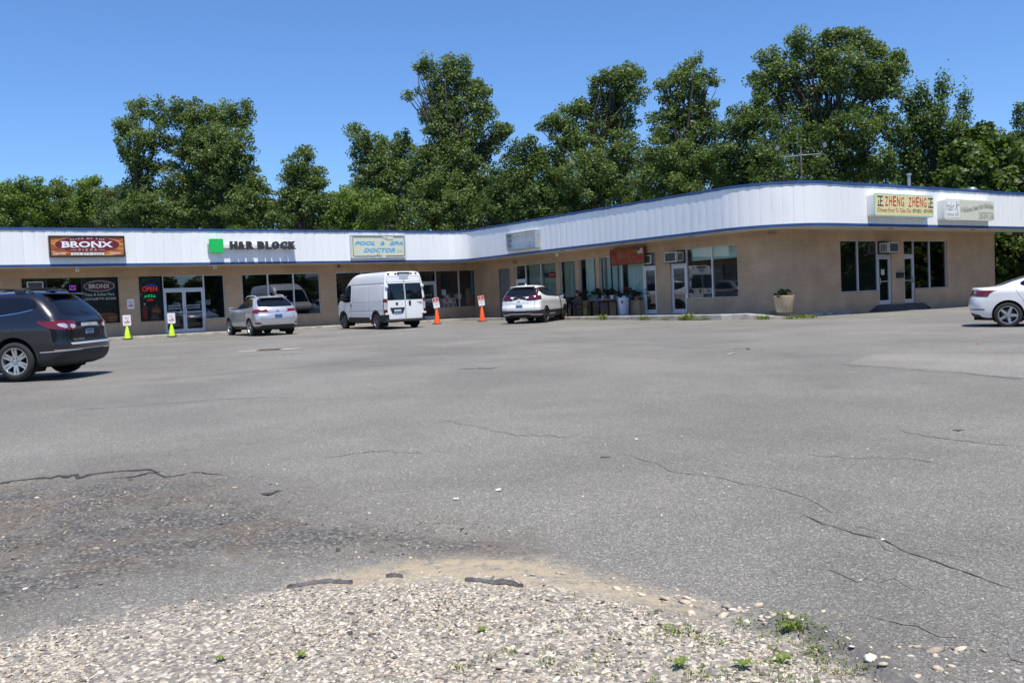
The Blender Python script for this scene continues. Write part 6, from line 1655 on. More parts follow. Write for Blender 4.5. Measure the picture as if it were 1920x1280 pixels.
tall = tree('broad dark crowned tree behind the green square sign', [(332, 215, 20, 26), (356, 212, 22, 30), (375, 235, 28), (404, 218, 28), (435, 228, 28), (462, 215, 16, 22), (345, 270, 40), (395, 275, 48), (440, 275, 42), (335, 330, 46), (395, 310, 45), (400, 345, 55), (450, 335, 48), (425, 300, 40), (480, 350, 24), (340, 390, 50), (400, 395, 55), (455, 395, 48), (492, 395, 30)], 62, 'leaf', 400, dens=1.1)
tree('pointed tree just right of the broad dark crown', [(577, 292, 16, 20), (550, 310, 20), (565, 330, 34), (590, 335, 22), (545, 360, 32), (580, 370, 34), (600, 352, 14), (535, 395, 34), (575, 405, 40), (610, 400, 30)], 60, 'leaf', 560)
tree('low bright green bush tree in front of the gap in the treeline', [(628, 385, 30), (655, 375, 32), (690, 380, 34), (640, 408, 34), (680, 408, 36), (715, 395, 28)], 60, 'leafbright')
tree('leaning tree with grey green leaves left of the tallest poplar', [(668, 245, 18), (685, 262, 24), (660, 290, 12), (695, 285, 28), (722, 280, 24), (690, 320, 26), (715, 320, 34), (735, 350, 38), (680, 345, 20), (760, 275, 26), (745, 300, 24), (755, 330, 30)], 63, 'leaf', 745, dens=1.0)
pop = tree('tallest poplar left of centre with a column of dense leaves', [(838, 128, 22), (800, 130, 20), (785, 125, 10), (862, 140, 26), (826, 160, 32), (765, 178, 14), (785, 172, 10), (880, 160, 20), (845, 195, 45), (890, 185, 22), (915, 172, 14), (905, 205, 24), (805, 210, 26), (845, 245, 48), (895, 245, 28), (820, 290, 44), (870, 290, 46), (935, 240, 20), (950, 245, 14), (925, 265, 22), (910, 290, 20), (780, 300, 36), (830, 340, 54), (880, 345, 50), (800, 380, 48), (860, 395, 55)], 62, 'leaf', 850, dens=1.15)
tree('medium dark tree right of the tallest poplar', [(965, 290, 24), (995, 285, 24), (950, 325, 30), (985, 325, 34), (1015, 310, 28), (960, 370, 42), (1005, 365, 44), (930, 395, 40), (985, 405, 45), (1030, 395, 36)], 60, 'leafdark', 985)
tree('wide tree with airy pale top left of the paired poplars', [(1172, 140, 26), (1150, 145, 22), (1198, 145, 18), (1120, 150, 14), (1120, 170, 16), (1160, 175, 34), (1195, 180, 24), (1098, 205, 22), (1075, 215, 24), (1030, 232, 18), (1012, 235, 10), (1050, 235, 20), (1130, 215, 38), (1170, 225, 34), (1060, 260, 34), (1110, 265, 44), (1165, 275, 44), (1040, 300, 36), (1095, 320, 50), (1155, 330, 50), (1050, 355, 44), (1110, 375, 50)], 60, 'leaf', 1150, dens=1.05)
tree('upright poplar with a fluffy top left of the antenna mast', [(1302, 115, 20), (1325, 140, 20), (1278, 135, 20), (1262, 150, 16), (1240, 165, 16), (1295, 165, 32), (1340, 155, 12), (1260, 190, 30), (1305, 205, 34), (1335, 195, 14), (1250, 235, 36), (1295, 250, 44), (1330, 240, 22), (1240, 290, 44), (1290, 305, 50), (1335, 300, 34), (1220, 340, 40), (1280, 355, 50)], 58, 'leaf', 1285, dens=1.1)
tree('dark dense tree between the poplar and the biggest crown', [(1385, 225, 26), (1365, 245, 24), (1400, 250, 34), (1365, 290, 38), (1410, 300, 44), (1375, 330, 44), (1425, 335, 44)], 57, 'leafdark', 1395, up=.5)
big = tree('biggest broad round crowned tree behind the mast', [(1500, 88, 26), (1488, 75, 12), (1555, 78, 24), (1550, 62, 10), (1590, 72, 24), (1630, 85, 24), (1650, 95, 18), (1445, 112, 24), (1428, 105, 10), (1470, 130, 36), (1530, 115, 44), (1590, 120, 46), (1640, 130, 38), (1680, 125, 22), (1698, 135, 12), (1418, 145, 18), (1430, 175, 30), (1490, 175, 44), (1560, 160, 34), (1620, 170, 34), (1660, 165, 30), (1420, 215, 36), (1475, 225, 48), (1540, 240, 34), (1650, 215, 24), (1530, 205, 34), (1590, 215, 26)], 56, 'leaf', 1545, dens=1.1)
tree('dense mid green tree below the biggest crown', [(1450, 270, 44), (1510, 275, 46), (1570, 255, 42), (1620, 245, 40), (1660, 240, 30), (1450, 320, 46), (1520, 325, 46), (1590, 310, 50), (1640, 300, 46)], 54, 'leafdark', 1555, up=.5)
tree('tree with spiky upswept shoots right of the biggest crown', [(1705, 195, 14, 24), (1735, 195, 16, 30), (1718, 215, 20), (1770, 185, 9, 26), (1765, 215, 20), (1806, 215, 8, 24), (1795, 245, 20), (1745, 240, 36), (1710, 255, 34), (1780, 270, 34), (1700, 300, 44), (1755, 305, 46), (1800, 305, 34)], 55, 'leafdark', 1745, spike=.9, dens=1.1)
tree('airy grey green tree beyond the spiky one', [(1845, 255, 20), (1825, 262, 18), (1875, 258, 20), (1855, 285, 28), (1890, 280, 22), (1820, 295, 26), (1870, 310, 34)], 66, 'leafgrey', 1850, dens=.6)
tree('dark tree cut off by the right edge above the roof', [(1915, 205, 16), (1928, 235, 26), (1900, 255, 14), (1925, 290, 34), (1885, 320, 44), (1925, 335, 46), (1960, 280, 60)], 58, 'leafdark', 1940)
tree('bushy green tree behind the salon sign', [(1720, 345, 40), (1775, 345, 42), (1830, 335, 42), (1800, 315, 30), (1860, 350, 40)], 56, 'leaf', 1790, up=.5)
tree('shaded bushy tree seen past the end wall', [(1895, 455, 34), (1925, 440, 40), (1905, 495, 34), (1950, 480, 50), (1980, 430, 60), (1935, 415, 40)], 53, 'leaf', 1925, up=.5)
tree('low sunlit shrub at the foot of the end wall', [(1885, 523, 16), (1905, 518, 18), (1930, 520, 24), (1960, 515, 30)], 50, 'leafbright', 1915, up=.5, name='shrub', cat='shrub', clump=.35, size=(.08, .18))
# a rear rank that closes the gaps low down
for k, x in enumerate(range(-60, 2040, 105)):
    top = 352 if x < 700 else (330 if x < 1000 else 300)
    ln = ['far left', 'left', 'left of centre', 'centre', 'right of centre', 'right', 'far right'][min(6, max(0, int(x/280)))]
    tree('dark filler tree in the rear rank of the treeline, ' + ln, [(x+random.uniform(-15, 15), top+random.uniform(5, 25), 32), (x-30, top+50, 40), (x+35, top+48, 42), (x, top+90, 48), (x+55, top+100, 44)], 76, random.choice(['leafdark', 'leaf', 'leafdark']), x, group='filler trees in the rear rank', up=.5, dens=.8, size=(.13, .26), clump=.7)
# trees across the street, seen only as reflections in the shop glass
def again(src, x, y, sc, rot):
    o = copy_tree(src); o.matrix_world = Matrix.Translation((x, y, ground(x, y))) @ Matrix.Rotation(rot, 4, 'Z') @ Matrix.Scale(sc, 4)
    o['label'] = 'large tree across the street, mirrored in the shop windows'; o['group'] = 'trees across the street'
for i, (x, y, sc) in enumerate([(52, 44, .9), (58, 34, 1.0), (60, 24, .95), (60, 13, 1.05), (58, 2, .9), (52, -8, 1.0), (44, -17, .95), (35, -24, 1.0), (24, -29, .9), (12, -32, 1.0), (0, -33, .9), (-14, -32, 1.0), (-28, -28, .9), (46, 52, .85)]):
    again([tall, pop, big][i % 3], x, y, sc*.85, i*1.7)
hedge = tree('bushy thicket across the street, mirrored in the shop windows', [(900, 520, 60), (960, 500, 70), (1030, 525, 60), (930, 440, 70), (1000, 430, 70), (960, 370, 60), (880, 450, 50), (1050, 450, 50), (900, 560, 40), (960, 565, 40), (1020, 560, 40)], 60, 'leafdark', 960, group='thickets across the street', up=.5, size=(.2, .36), clump=.7, dens=1.0, name='shrub', cat='thicket')
for i, a_ in enumerate(np.linspace(R(63), R(-118), 21)):
    o = hedge if i == 0 else copy_tree(hedge)
    x, y = 6+46*math.cos(a_), 14+42*math.sin(a_)
    o.matrix_world = Matrix.Translation((x, y, ground(x, y))) @ Matrix.Rotation(i*1.3, 4, 'Z') @ Matrix.Diagonal((1.15, 1.15, 1.0+.25*math.sin(i*2.2), 1))
# ------------------------------------------------------------------ outside the club: planter, tables, chairs, pots, bin
def bpt(u, w_, z=0): return BM @ Vector((u, w_, z))
ZS = .0
P = bpt(27.62, 22.42)
r_ = empty('planter', Matrix.Translation((P.x, P.y, -.002)) @ Matrix.Rotation(TH, 4, 'Z'), 'large tapered aggregate planter at the rounded corner of the wall', 'planter')
M['aggregate'] = mat('exposed_aggregate', (.56, .43, .29), .9, noise=.45, scale=42, bump=.9, bscale=60)
mb = MB(); mb.lathe([(.0, .0), (.27, .0), (.285, .02), (.375, .57), (.385, .61), (.37, .62), (.335, .61), (.32, .54), (.0, .54)], 28); mb.build('pot', M['aggregate'], r_, True, 50)
M['soil'] = mat('dark_soil', (.03, .022, .015), .95, noise=.4, scale=20); M['juniper'] = leaf_mat('shrub_leaf', (.016, .038, .018), .15)
mb = MB(); mb.lathe([(.0, .57), (.32, .55)], 20); mb.build('soil', M['soil'], r_)
bl = link(bpy.data.objects.new('shrub', leaves_mesh('shrub', [((-.08, 0, .65), .18, .18, .06), ((.06, 0, .67), .13, .14, .07), ((.14, 0, .64), .12, .15, .05), ((-.26, 0, .65), .12, .14, .05)], M['juniper'], (.035, .075), 1.0, .09, .3))); bl.parent = r_

M['plum'] = mat('purple_vinyl', (.085, .05, .19), .55, noise=.15); M['tabletop'] = mat('pale_laminate', (.46, .38, .30), .45, noise=.15)
LOC2 = lambda a, d, z=0: BM @ fr(2) @ Matrix.Translation((a, -d, z))      # a = along the middle front, d = out from the wall
def table(a, d, W_, label):
    r_ = empty('table', LOC2(a, d, ZS), label, 'table', 'tables outside the club')
    mb = MB(); mb.bevbox(0, W_, -.3, .3, .70, .735, .01); mb.build('tabletop', M['tabletop'], r_)
    for x in (.12, W_-.12):
        for y in (-.24, .24):
            mb = MB(); mb.box(x-.025, x+.025, y-.025, y+.025, .004, .699); mb.build('leg', M['black'], r_)
    mb = MB(); mb.box(.12, W_-.12, -.26, -.24, .62, .698); mb.build('apron', M['black'], r_)
table(-35.4, .42, 1.75, 'pale topped black table behind the white crossover nose'); table(-33.35, .42, 1.5, 'pale topped black table full of flower pots by the trash can')
def chair(a, d, rot, label):
    r_ = empty('chair', LOC2(a, d, ZS) @ Matrix.Rotation(rot, 4, 'Z'), label, 'chair', 'chairs outside the club')
    mb = MB(); mb.bevbox(-.23, .23, -.22, .22, .42, .47, .02); mb.build('seat', M['plum'], r_, True, 40)
    mb = MB(); mb.prism(rrect(-.22, .22, .58, .92, .12, 6), .20, .25); mb.build('backrest', M['plum'] if 'purple' in label else M['black'], r_, True, 40)
    for x in (-.21, .21):
        for y, top in ((-.2, .64), (.22, .78)):
            mb = MB(); mb.tube([(x, y, .006), (x, y, top)], .014, 6); mb.build('leg', M['black'], r_)
        mb = MB(); mb.tube([(x, -.2, .64), (x, .22, .64)], .014, 6); mb.build('armrest', M['black'], r_)
chair(-34.35, 1.0, PI, 'black backed chair at the table nearest the crossover'); chair(-33.45, 1.02, PI*1.05, 'black backed chair between the two tables with purple seat'.replace('purple', 'violet')); chair(-32.1, .95, PI*.85, 'chair with purple backrest beside the white trash can'); chair(-34.9, .9, -.3, 'black chair half hidden by the crossover nose')
r_ = empty('trash_can', LOC2(-31.05, .55, ZS), 'white plastic trash can against low wall left of club door', 'trash can')
M['binwhite'] = mat('white_plastic', (.62, .64, .70), .5, noise=.06)
mb = MB(); mb.lathe([(.0, .004), (.19, .004), (.2, .02), (.255, .74), (.27, .75), (.27, .78), (.25, .785), (.235, .74), (.18, .06), (.0, .05)], 24); mb.build('bin', M['binwhite'], r_, True, 40)
mb = MB(); mb.box(.06, .13, -.262, -.258, .52, .66); mb.build('sticker', M['darkgrey'], r_, M=Matrix.Rotation(.2, 4, 'Z'))
# flower pots
POTC = {'blue': (.02, .05, .28), 'white': (.60, .62, .64), 'lime': (.22, .38, .06), 'terracotta': (.34, .12, .06), 'yellowgreen': (.36, .36, .12), 'mauve': (.28, .24, .34), 'dark': (.03, .03, .035)}
for k_, v_ in POTC.items(): M['pot_'+k_] = mat(k_+'_pot', v_, .5, noise=.1)
for k_, v_ in (('magenta', (.55, .01, .22)), ('redflower', (.60, .03, .02)), ('yellowflower', (.5, .3, .02)), ('pinkflower', (.6, .12, .2))): M[k_] = mat(k_+'_petals', v_, .7, noise=.2)
M['potleaf'] = leaf_mat('pot_leaf', (.022, .05, .014), .25)
def pot(a, d, z, r0, h, col, flower, fh, label, n=14):
    r_ = empty('flower_pot', LOC2(a, d, z), label, 'flower pot', 'flower pots outside the club')
    mb = MB(); mb.lathe([(0, .003), (r0*.68, .003), (r0*.72, .01), (r0*.96, h*.8), (r0*1.06, h*.8), (r0*1.06, h), (r0*.9, h), (r0*.86, h*.85), (0, h*.85)], 18); mb.build('pot', M['pot_'+col], r_, True, 40)
    o = link(bpy.data.objects.new('foliage', leaves_mesh('foliage', [((0, 0, h+fh*.3+.30), r0*1.05, r0*1.0, fh*.34)], M['potleaf'], (.04, .085), .7, .10, .3))); o.parent = r_; o.location.z = -.30
    if flower:
        mb = MB()
        for _ in range(n):
            c_ = Vector((random.gauss(0, r0*.8), random.gauss(-r0*.4, r0*.6), h+fh*random.uniform(.45, .85))); s_ = random.uniform(.018, .036)
            bm = bmesh.new(); bmesh.ops.create_icosphere(bm, subdivisions=1, radius=s_); mb.bm(bm, Matrix.Translation(c_) @ Matrix.Diagonal((1, 1, .6, 1))); bm.free()
        mb.build('flowers', M[flower], r_)
T_ = .737
SILL = .64
pot(-35.55, .42, .0, .17, .55, 'dark', 'magenta', .35, 'dark pot with magenta flowers just past the crossover nose', 22)
pot(-34.9, .40, T_, .11, .12, 'terracotta', None, .1, 'low terracotta bowl on the first table')
pot(-34.45, .38, T_, .15, .17, 'blue', 'magenta', .3, 'blue pot with magenta flowers on the first table', 14)
pot(-34.0, .30, T_, .12, .14, 'dark', 'pinkflower', .45, 'dark pot with tall thin pale flowered plant', 6)
pot(-33.55, .75, .0, .15, .72, 'yellowgreen', None, .3, 'tall yellow green pot standing between the tables')
pot(-33.22, .32, T_, .15, .22, 'lime', 'redflower', .38, 'lime green pot with a red flower on the second table', 9)
pot(-32.78, .30, T_, .11, .17, 'white', 'yellowflower', .5, 'white pot with tall bushy yellow tinged plant', 8)
pot(-32.42, .30, T_, .11, .1, 'terracotta', None, .55, 'small terracotta pot with tall leafy plant')
pot(-32.12, .34, T_, .15, .2, 'blue', None, .3, 'blue pot with green foliage on the second table')
pot(-31.87, .52, T_, .10, .18, 'white', 'redflower', .3, 'small white cup pot with one red bloom', 4)
pot(-31.55, .30, SILL-.02, .13, .18, 'mauve', 'magenta', .2, 'mauve pot with magenta flowers near purple chair', 16) if False else pot(-31.62, .30, 0, .14, .86, 'mauve', 'magenta', .2, 'tall mauve pot with magenta flowers by the purple chair', 16)
pot(-31.35, .25, 0, .12, .88, 'white', 'redflower', .42, 'tall white pot with scattered red flowers', 10)
pot(-31.0, .12, SILL+.012, .13, .17, 'blue', 'redflower', .5, 'blue pot with arching leaves on the window ledge', 5)
pot(-30.62, .12, SILL+.012, .14, .15, 'terracotta', None, .3, 'terracotta planter with dark spiky leaves near the club door')
mb = MB(); mb.box(-31.25, -30.36, -.26, -.002, SILL-.03, SILL+.01); mb.box(-31.25, -30.36, -.24, -.002, -.0, SILL-.032); tag(mb.build('ledge', M['brick'], M=BM @ fr(2)), 'low tan brick ledge under the window left of the club door', 'ledge')

# ------------------------------------------------------------------ storm drain and loose litter
P0 = on_ground(505, 656)
r_ = empty('storm_drain', Matrix.Translation((P0.x, P0.y, P0.z)) @ Matrix.Rotation(.05, 4, 'Z'), 'storm drain with pale broken concrete rim behind silver SUV', 'storm drain')
mb = MB(); ring_o = [(-.75+random.uniform(-.06, .06) if i in (0, 3) else .85+random.uniform(-.06, .06), 0) for i in range(4)]
def flat(poly, z): mb.add([(x, y, z) for x, y in poly], [tuple(range(len(poly)))])
flat([(-.9, -.32), (-.3, -.36), (-.3, .3), (-.85, .25)], .006); flat([(.32, -.34), (1.0, -.28), (.9, .3), (.32, .34)], .006); flat([(-.3, -.36), (.32, -.34), (.32, -.29), (-.3, -.29)], .006); mb.build('concrete_rim', M['concrete'], r_)
mb = MB()
for k in range(9): mb.box(-.3+k*.07, -.3+k*.07+.03, -.28, .28, .004, .02)
mb.box(-.31, .31, -.29, -.27, .004, .022); mb.box(-.31, .31, .27, .29, .004, .022); mb.build('grate', M['rustpipe'], r_)
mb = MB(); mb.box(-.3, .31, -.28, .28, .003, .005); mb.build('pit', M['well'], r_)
def litter(x, y, s_, m, label):
    P = on_ground(x, y); h = float(relief(np.array([P.x]), np.array([P.y]))[0][0]) if (PX[0] < P.x < PX[1] and PY[0] < P.y < PY[1]) else 0
    mb = MB(); n = 9; vs_ = [(P.x, P.y, P.z+h+.016)] + [(P.x+s_*random.uniform(.7, 1.2)*math.cos(2*PI*k/n), P.y+s_*.7*random.uniform(.7, 1.2)*math.sin(2*PI*k/n), P.z+h+.008+random.uniform(0, .012)) for k in range(n)]
    mb.add(vs_, [(0, 1+k, 1+(k+1) % n) for k in range(n)]); tag(mb.build('litter', M[m]), label, 'litter', 'scraps of litter on the asphalt')
litter(935, 921, .022, 'paper', 'white paper scrap right of centre in the near asphalt'); litter(855, 938, .022, 'paper', 'smaller white paper scrap left of the other near one')
litter(1180, 622, .07, 'red', 'red scrap on the asphalt before the second club door'); litter(1372, 598, .10, 'paper', 'white scrap near the kerb before the corner window')
litter(1835, 645, .06, 'red', 'red scrap on the asphalt below the white sedan'); litter(1195, 825, .02, 'paper', 'tiny white scrap in the middle distance right'); litter(1040, 610, .06, 'paper', 'white scrap on asphalt by the crossover shadow'); litter(1373, 664, .10, 'concrete', 'flat pale chip of concrete lying on the lot')

# ------------------------------------------------------------------ gravel, rubble and weeds in the foreground
M['stone'] = None
def stone_mat(name):
    m, nt, b, N, L = nodes(name)
    a = N.new('ShaderNodeAttribute'); a.attribute_name = 'tint'
    r = ramp(N, [(0, (.06, .055, .05)), (.18, (.16, .145, .125)), (.4, (.36, .31, .24)), (.62, (.52, .44, .34)), (.82, (.65, .56, .44)), (1, (.76, .70, .60))]); L.new(a.outputs['Fac'], r.inputs['Fac'])
    tc = N.new('ShaderNodeTexCoord'); nz = N.new('ShaderNodeTexNoise'); nz.inputs['Scale'].default_value = 120; nz.inputs['Detail'].default_value = 4; L.new(tc.outputs['Object'], nz.inputs['Vector'])
    r2 = ramp(N, [(.3, .75), (.7, 1.15)]); L.new(nz.outputs['Fac'], r2.inputs['Fac'])
    mx = N.new('ShaderNodeMix'); mx.data_type = 'RGBA'; mx.blend_type = 'MULTIPLY'; mx.inputs['Factor'].default_value = 1
    L.new(r.outputs['Color'], mx.inputs['A']); L.new(r2.outputs['Color'], mx.inputs['B']); L.new(mx.outputs['Result'], b.inputs['Base Color']); b.inputs['Roughness'].default_value = .85
    return m
M['stone'] = stone_mat('pebble_stone')
_ico = bmesh.new(); bmesh.ops.create_icosphere(_ico, subdivisions=1, radius=1); _iv = np.array([v.co[:] for v in _ico.verts]); _if = np.array([[v.index for v in f.verts] for f in _ico.faces]); _ico.free()
def stones(name, X, Y, S, Tn, label=None, cat=None):
    n = len(X); nv = len(_iv)
    h = relief(X, Y)[0]; Z = ground_np(X, Y)+h
    jit = 1+rng.uniform(-.28, .28, (n, nv, 1)); V = _iv[None]*jit
    sc = np.stack([rng.uniform(.9, 1.6, n), rng.uniform(.7, 1.1, n), rng.uniform(.26, .5, n)], -1)*S[:, None]
    V = V*sc[:, None, :]
    a = rng.uniform(0, 2*PI, n); ca, sa = np.cos(a)[:, None], np.sin(a)[:, None]
    tl = rng.normal(0, .25, n)[:, None]
    V = np.stack([V[..., 0]*ca-V[..., 1]*sa, V[..., 0]*sa+V[..., 1]*ca, V[..., 2]+V[..., 0]*tl], -1)
    V += np.stack([X, Y, Z+S*.08], -1)[:, None, :]
    F = (_if[None]+(np.arange(n)*nv)[:, None, None]).reshape(-1, 3)
    me = bpy.data.meshes.new(name); V = V.reshape(-1, 3)
    me.vertices.add(len(V)); me.vertices.foreach_set('co', V.ravel().astype(np.float32)); me.loops.add(F.size); me.loops.foreach_set('vertex_index', F.ravel().astype(np.int32))
    me.polygons.add(len(F)); me.polygons.foreach_set('loop_start', np.arange(0, F.size, 3, dtype=np.int32)); 
    at_ = me.attributes.new('tint', 'FLOAT', 'FACE'); at_.data.foreach_set('value', np.repeat(Tn, len(_if)).astype(np.float32))
    me.update(calc_edges=True); me.materials.append(M['stone'])
    return tag(link(bpy.data.objects.new(name, me)), label, cat, kind='stuff')
def scatter(n, x0, x1, y0, y1, prob):
    X = rng.uniform(x0, x1, n); Y = rng.uniform(y0, y1, n); k = rng.random(n) < prob(X, Y); return X[k], Y[k]
def gprob(x, y):
    d = poly_sdf(x, y, GRAVEL) + (fbm(x, y, 3, 3, 9)-.5)*.30
    s_ = poly_sdf(x, y, SAND)
    p_ = np.clip((.05-d)/.6, 0, 1)*(.14+.9*np.clip((fbm(x, y, 2.0, 4, 2)-.38)*3.2, 0, 1))
    return p_*np.where(s_ < -.03, .12, 1.0)
X, Y = scatter(66000, -3.2, 1.6, 2.5, 5.0, gprob)
S = np.clip(rng.lognormal(math.log(.0056), .40, len(X)), .0025, .016)
stones('gravel', X, Y, S, np.clip(rng.normal(.54, .28, len(X)), 0, 1), 'pale rounded gravel bank in the foreground', 'gravel')
def rprob(x, y):
    d = poly_sdf(x, y, DARK)+(fbm(x, y, 2, 3, 4)-.5)*.5
    return np.clip(-d/.4+.12, 0, 1)*np.clip((fbm(x, y, 1.3, 3, 6)-.3)*3, .1, 1)
X, Y = scatter(8000, -5.5, .6, 4.2, 8.3, rprob)
S = np.clip(rng.lognormal(math.log(.006), .5, len(X)), .0025, .024)
stones('asphalt_rubble', X, Y, S, np.clip(rng.normal(.24, .13, len(X)) + (rng.random(len(X)) < .07)*.5, 0, 1), 'loose dark asphalt crumbs over the broken apron', 'rubble')
X = np.concatenate([rng.normal(0, .05, 90)+np.interp(np.linspace(0, 1, 90), [0, .3, .55, 1], [.1, .62, .86, 1.15]), rng.uniform(-3, 3, 260), rng.uniform(1.2, 2.2, 50)])
Y = np.concatenate([rng.normal(.03, .06, 90)+np.interp(np.linspace(0, 1, 90), [0, .3, .55, 1], [4.62, 4.22, 3.96, 3.72]), rng.uniform(3.4, 9, 260), rng.uniform(3.2, 3.5, 50)])
S = np.concatenate([np.clip(rng.lognormal(math.log(.012), .45, 90), .005, .026), np.clip(rng.lognormal(math.log(.006), .4, 260), .003, .012), np.clip(rng.lognormal(math.log(.013), .4, 50), .006, .03)])
stones('scattered_stones', X, Y, S, np.clip(rng.normal(.62, .18, len(X)), .28, 1), 'scattered pale stones along the edge of the gravel', 'stones')

# weeds
M['grass'] = leaf_mat('grass_blade', (.17, .23, .05), .35)
M['drygrass'] = leaf_mat('dry_grass_blade', (.33, .27, .12), .3)
def grass_mesh(name, tufts, m):
    V, F, Tt = [], [], []
    for x, y, z, rad, hgt, n in tufts:
        for _ in range(n):
            a = random.uniform(0, 2*PI); rr = rad*math.sqrt(random.random()); bx, by = x+rr*math.cos(a), y+rr*math.sin(a)
            d = Vector((math.cos(a), math.sin(a), 0))*random.uniform(.2, 1.1)+Vector((random.gauss(0, .3), random.gauss(0, .3), 0)); h = hgt*random.uniform(.45, 1.1); wv = h*random.uniform(.045, .08)+.0012
            s_ = Vector((-d.y, d.x, 0)).normalized()*wv if d.length > .01 else Vector((wv, 0, 0)); p = Vector((bx, by, z-.004)); b = len(V)
            q = p+d*h*.28+Vector((0, 0, h*.62)); t = p+d*h*.85+Vector((0, 0, h*.85))
            V += [p-s_*.7, p+s_*.7, q+s_, q-s_, t]; F += [(b, b+1, b+2, b+3), (b+3, b+2, b+4)]; v = min(1, max(0, random.gauss(.5, .2))); Tt += [v, v]
    me = bpy.data.meshes.new(name); me.from_pydata([tuple(v) for v in V], [], F); at_ = me.attributes.new('tint', 'FLOAT', 'FACE'); at_.data.foreach_set('value', Tt); me.materials.append(m); return me
def tuft(px, py, rad, h, n):
    P = on_ground(px, py); hh = float(relief(np.array([P.x]), np.array([P.y]))[0][0]); return (P.x, P.y, P.z+hh, rad*1.35, h*.6, int(n*.95))
T1 = [tuft(1480, 1185, .06, .075, 70), tuft(1500, 1192, .045, .06, 50), tuft(1270, 1192, .055, .045, 80), tuft(1255, 1200, .04, .035, 40), tuft(1320, 1213, .03, .03, 30), tuft(1350, 1222, .022, .035, 24), tuft(1300, 1203, .03, .03, 24), tuft(1525, 1225, .03, .05, 40), tuft(1540, 1240, .03, .04, 30),
      tuft(1395, 1168, .04, .035, 40), tuft(1285, 1160, .02, .02, 16), tuft(1220, 1162, .025, .025, 20), tuft(1195, 1152, .02, .02, 14), tuft(1020, 1255, .03, .04, 26), tuft(960, 1240, .02, .035, 18), tuft(955, 1232, .03, .03, 24), tuft(1030, 1230, .02, .03, 18), tuft(860, 1275, .03, .04, 26), tuft(1070, 1270, .03, .035, 24), tuft(1080, 1125, .012, .03, 10),
      tuft(1560, 1215, .035, .03, 26), tuft(1590, 1250, .03, .035, 26), tuft(1640, 1270, .035, .04, 34), tuft(1450, 1260, .03, .035, 30), tuft(925, 1250, .03, .035, 26), tuft(1130, 1255, .02, .035, 18), tuft(690, 1268, .02, .02, 12), tuft(1150, 1240, .015, .03, 12), tuft(430, 1192, .008, .02, 6)]
for _ in range(120):
    x_ = random.triangular(860, 1680, 1500); T1.append(tuft(x_, random.uniform(1165+max(0, x_-1450)*.35, 1300), random.uniform(.012, .03), random.uniform(.015, .04), random.randint(6, 18)))
tag(link(bpy.data.objects.new('grass', grass_mesh('grass', T1, M['grass']))), 'sparse green grass tufts in the foreground gravel', 'grass', kind='stuff')
T2 = [(random.uniform(-.2, .2)+a, b, c, d*1.2, e*.8, 8) for a, b, c, d, e, f in T1[::3]]
tag(link(bpy.data.objects.new('dry_grass', grass_mesh('dry_grass', T2, M['drygrass']))), 'thin dry grass among the foreground gravel', 'grass', kind='stuff')
def weed(px, py, n, L_, label):
    t = tuft(px, py, 0, 0, 0); mb = MB()
    for k in range(n):
        a = 2*PI*k/n+random.uniform(-.3, .3); d = Vector((math.cos(a), math.sin(a), 0)); s_ = Vector((-d.y, d.x, 0)); l = L_*random.uniform(.6, 1.1); row = []
        for i in range(6):
            u = i/5; wv = l*.26*math.sin(PI*min(1, u*.92+.06))**.8*(.75 if i % 2 else 1.1); c_ = Vector(t[:3])+d*l*u*.95+Vector((0, 0, l*.55*math.sin(u*2.2)+.004)); row.append((c_-s_*wv+Vector((0, 0, wv*.25)), c_, c_+s_*wv+Vector((0, 0, wv*.25))))
        for r0, r1 in zip(row[:-1], row[1:]):
            mb.add([r0[0], r0[1], r1[1], r1[0]], [(0, 1, 2, 3)]); mb.add([r0[1], r0[2], r1[2], r1[1]], [(0, 1, 2, 3)])
    o = mb.build('weed', M['grass'], smooth=True); at_ = o.data.attributes.new('tint', 'FLOAT', 'FACE'); at_.data.foreach_set('value', [min(1, max(0, random.gauss(.55, .15))) for _ in o.data.polygons])
    tag(o, label, 'weed', 'broad leaved weeds in the gravel')
weed(1468, 1252, 11, .042, 'broad leaved weed right of centre near the asphalt lip'); weed(1275, 1272, 8, .042, 'broad leaved weed on the bottom edge, middle of the gravel'); weed(1395, 1275, 8, .042, 'broad leaved weed on the bottom edge nearest the asphalt lip'); weed(415, 1245, 6, .034, 'lone small weed at the left in the pale gravel'); weed(565, 1242, 7, .032, 'lone weed left of centre in the gravel'); weed(905, 1193, 6, .03, 'small weed in the middle of the gravel'); weed(1480, 1190, 6, .05, 'leafy weed inside the tallest grass tuft')
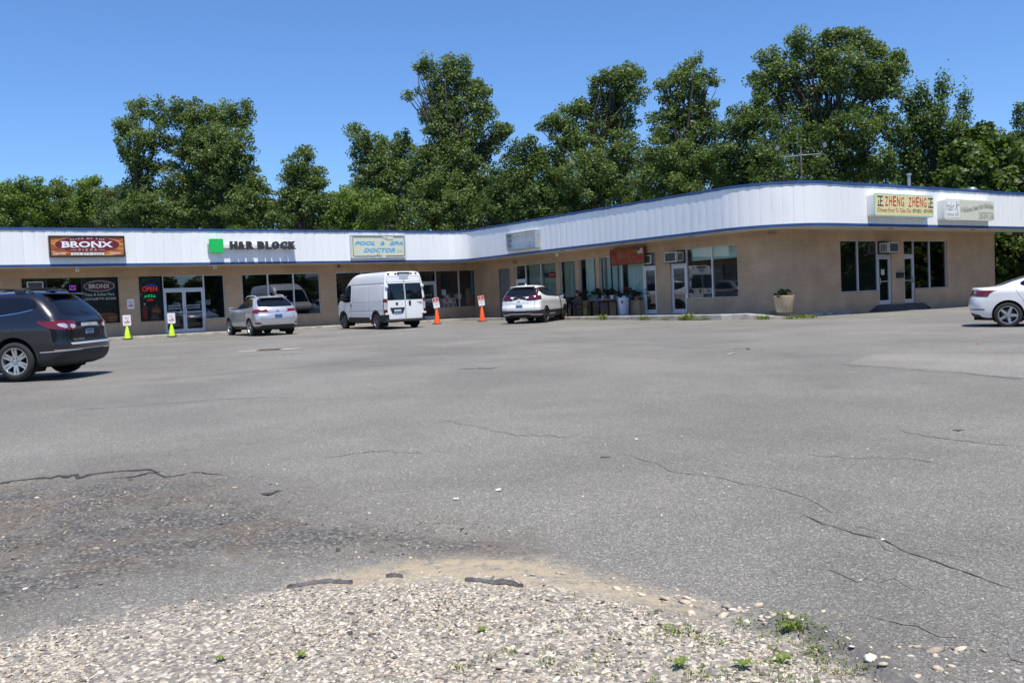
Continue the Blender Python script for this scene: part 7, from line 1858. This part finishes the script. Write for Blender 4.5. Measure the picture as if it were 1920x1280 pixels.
# weeds along the far kerb
KW = []
for _ in range(75):
    b_ = random.uniform(24.2, 39); q = BM @ Vector((UB-1.75-random.uniform(.02, .2), b_, 0)); dens_ = fbm(np.array([b_]), np.array([0.]), .9, 2, 12)[0]
    if dens_ > .42: KW.append((q.x, q.y, ground(q.x, q.y), .14, random.uniform(.05, .13)*(1.3 if dens_ > .6 else .8), 18))
for (u, w_, h) in ((UB-1.2, 22.6, .22), (UB-.6, 21.9, .16), (UB-.2, 21.7, .2), (UB+.3, 21.65, .18), (UB-1.75, 25.8, .34), (UB-1.8, 26.1, .25), (UB-1.8, 31.0, .3), (UB-1.85, 28.4, .25), (UB-1.7, 24.9, .15)):
    q = BM @ Vector((u, w_, 0)); KW.append((q.x, q.y, ground(q.x, q.y), .22, h, 60))
tag(link(bpy.data.objects.new('kerb_weeds', grass_mesh('kerb_weeds', KW, M['grass']))), 'green weeds growing along the kerb before the club', 'weeds', kind='stuff')
DW = [(a+.1, b-.1, c, d*1.3, e*.5, 14) for a, b, c, d, e, f in KW[::2]]
tag(link(bpy.data.objects.new('dry_kerb_weeds', grass_mesh('dry_kerb_weeds', DW, M['drygrass']))), 'dry weeds and straw along the kerb before the club', 'weeds', kind='stuff')
# strips of black landscape fabric poking out of the gravel
M['fabric'] = mat('black_ground_cloth', (.10, .098, .105), .85, noise=.5, scale=30)
def scrap(pp, wd, label):
    mb = MB(); vs_ = []; n = 0
    Q_ = [on_ground(*p) for p in pp]; pts = []
    for a, b in zip(Q_[:-1], Q_[1:]):
        for k in range(8): pts.append(a.lerp(b, k/8))
    for i, p in enumerate(pts):
        h = float(relief(np.array([p.x]), np.array([p.y]))[0][0]); t = i/(len(pts)-1); wv = wd*math.sin(PI*min(.97, max(.03, t)))*random.uniform(.6, 1.2)
        vs_ += [(p.x, p.y-wv, p.z+h+.004), (p.x, p.y, p.z+h+.016+random.uniform(0, .008)), (p.x, p.y+wv*.8, p.z+h+.006)]
    n = len(pts); mb.add(vs_, [(3*i+k, 3*(i+1)+k, 3*(i+1)+k+1, 3*i+k+1) for i in range(n-1) for k in range(2)])
    tag(mb.build('ground_cloth', M['fabric'], smooth=True), label, 'ground cloth', 'strips of black ground cloth')
scrap([(538, 1105), (580, 1098), (620, 1094), (668, 1099)], .022, 'longest black cloth strip, left, showing through the gravel'); scrap([(872, 1101), (910, 1102), (962, 1107), (985, 1113)], .02, 'black cloth strip at right of the sandy patch'); scrap([(724, 1091), (740, 1089), (758, 1091)], .016, 'small black cloth scrap between the two long strips')
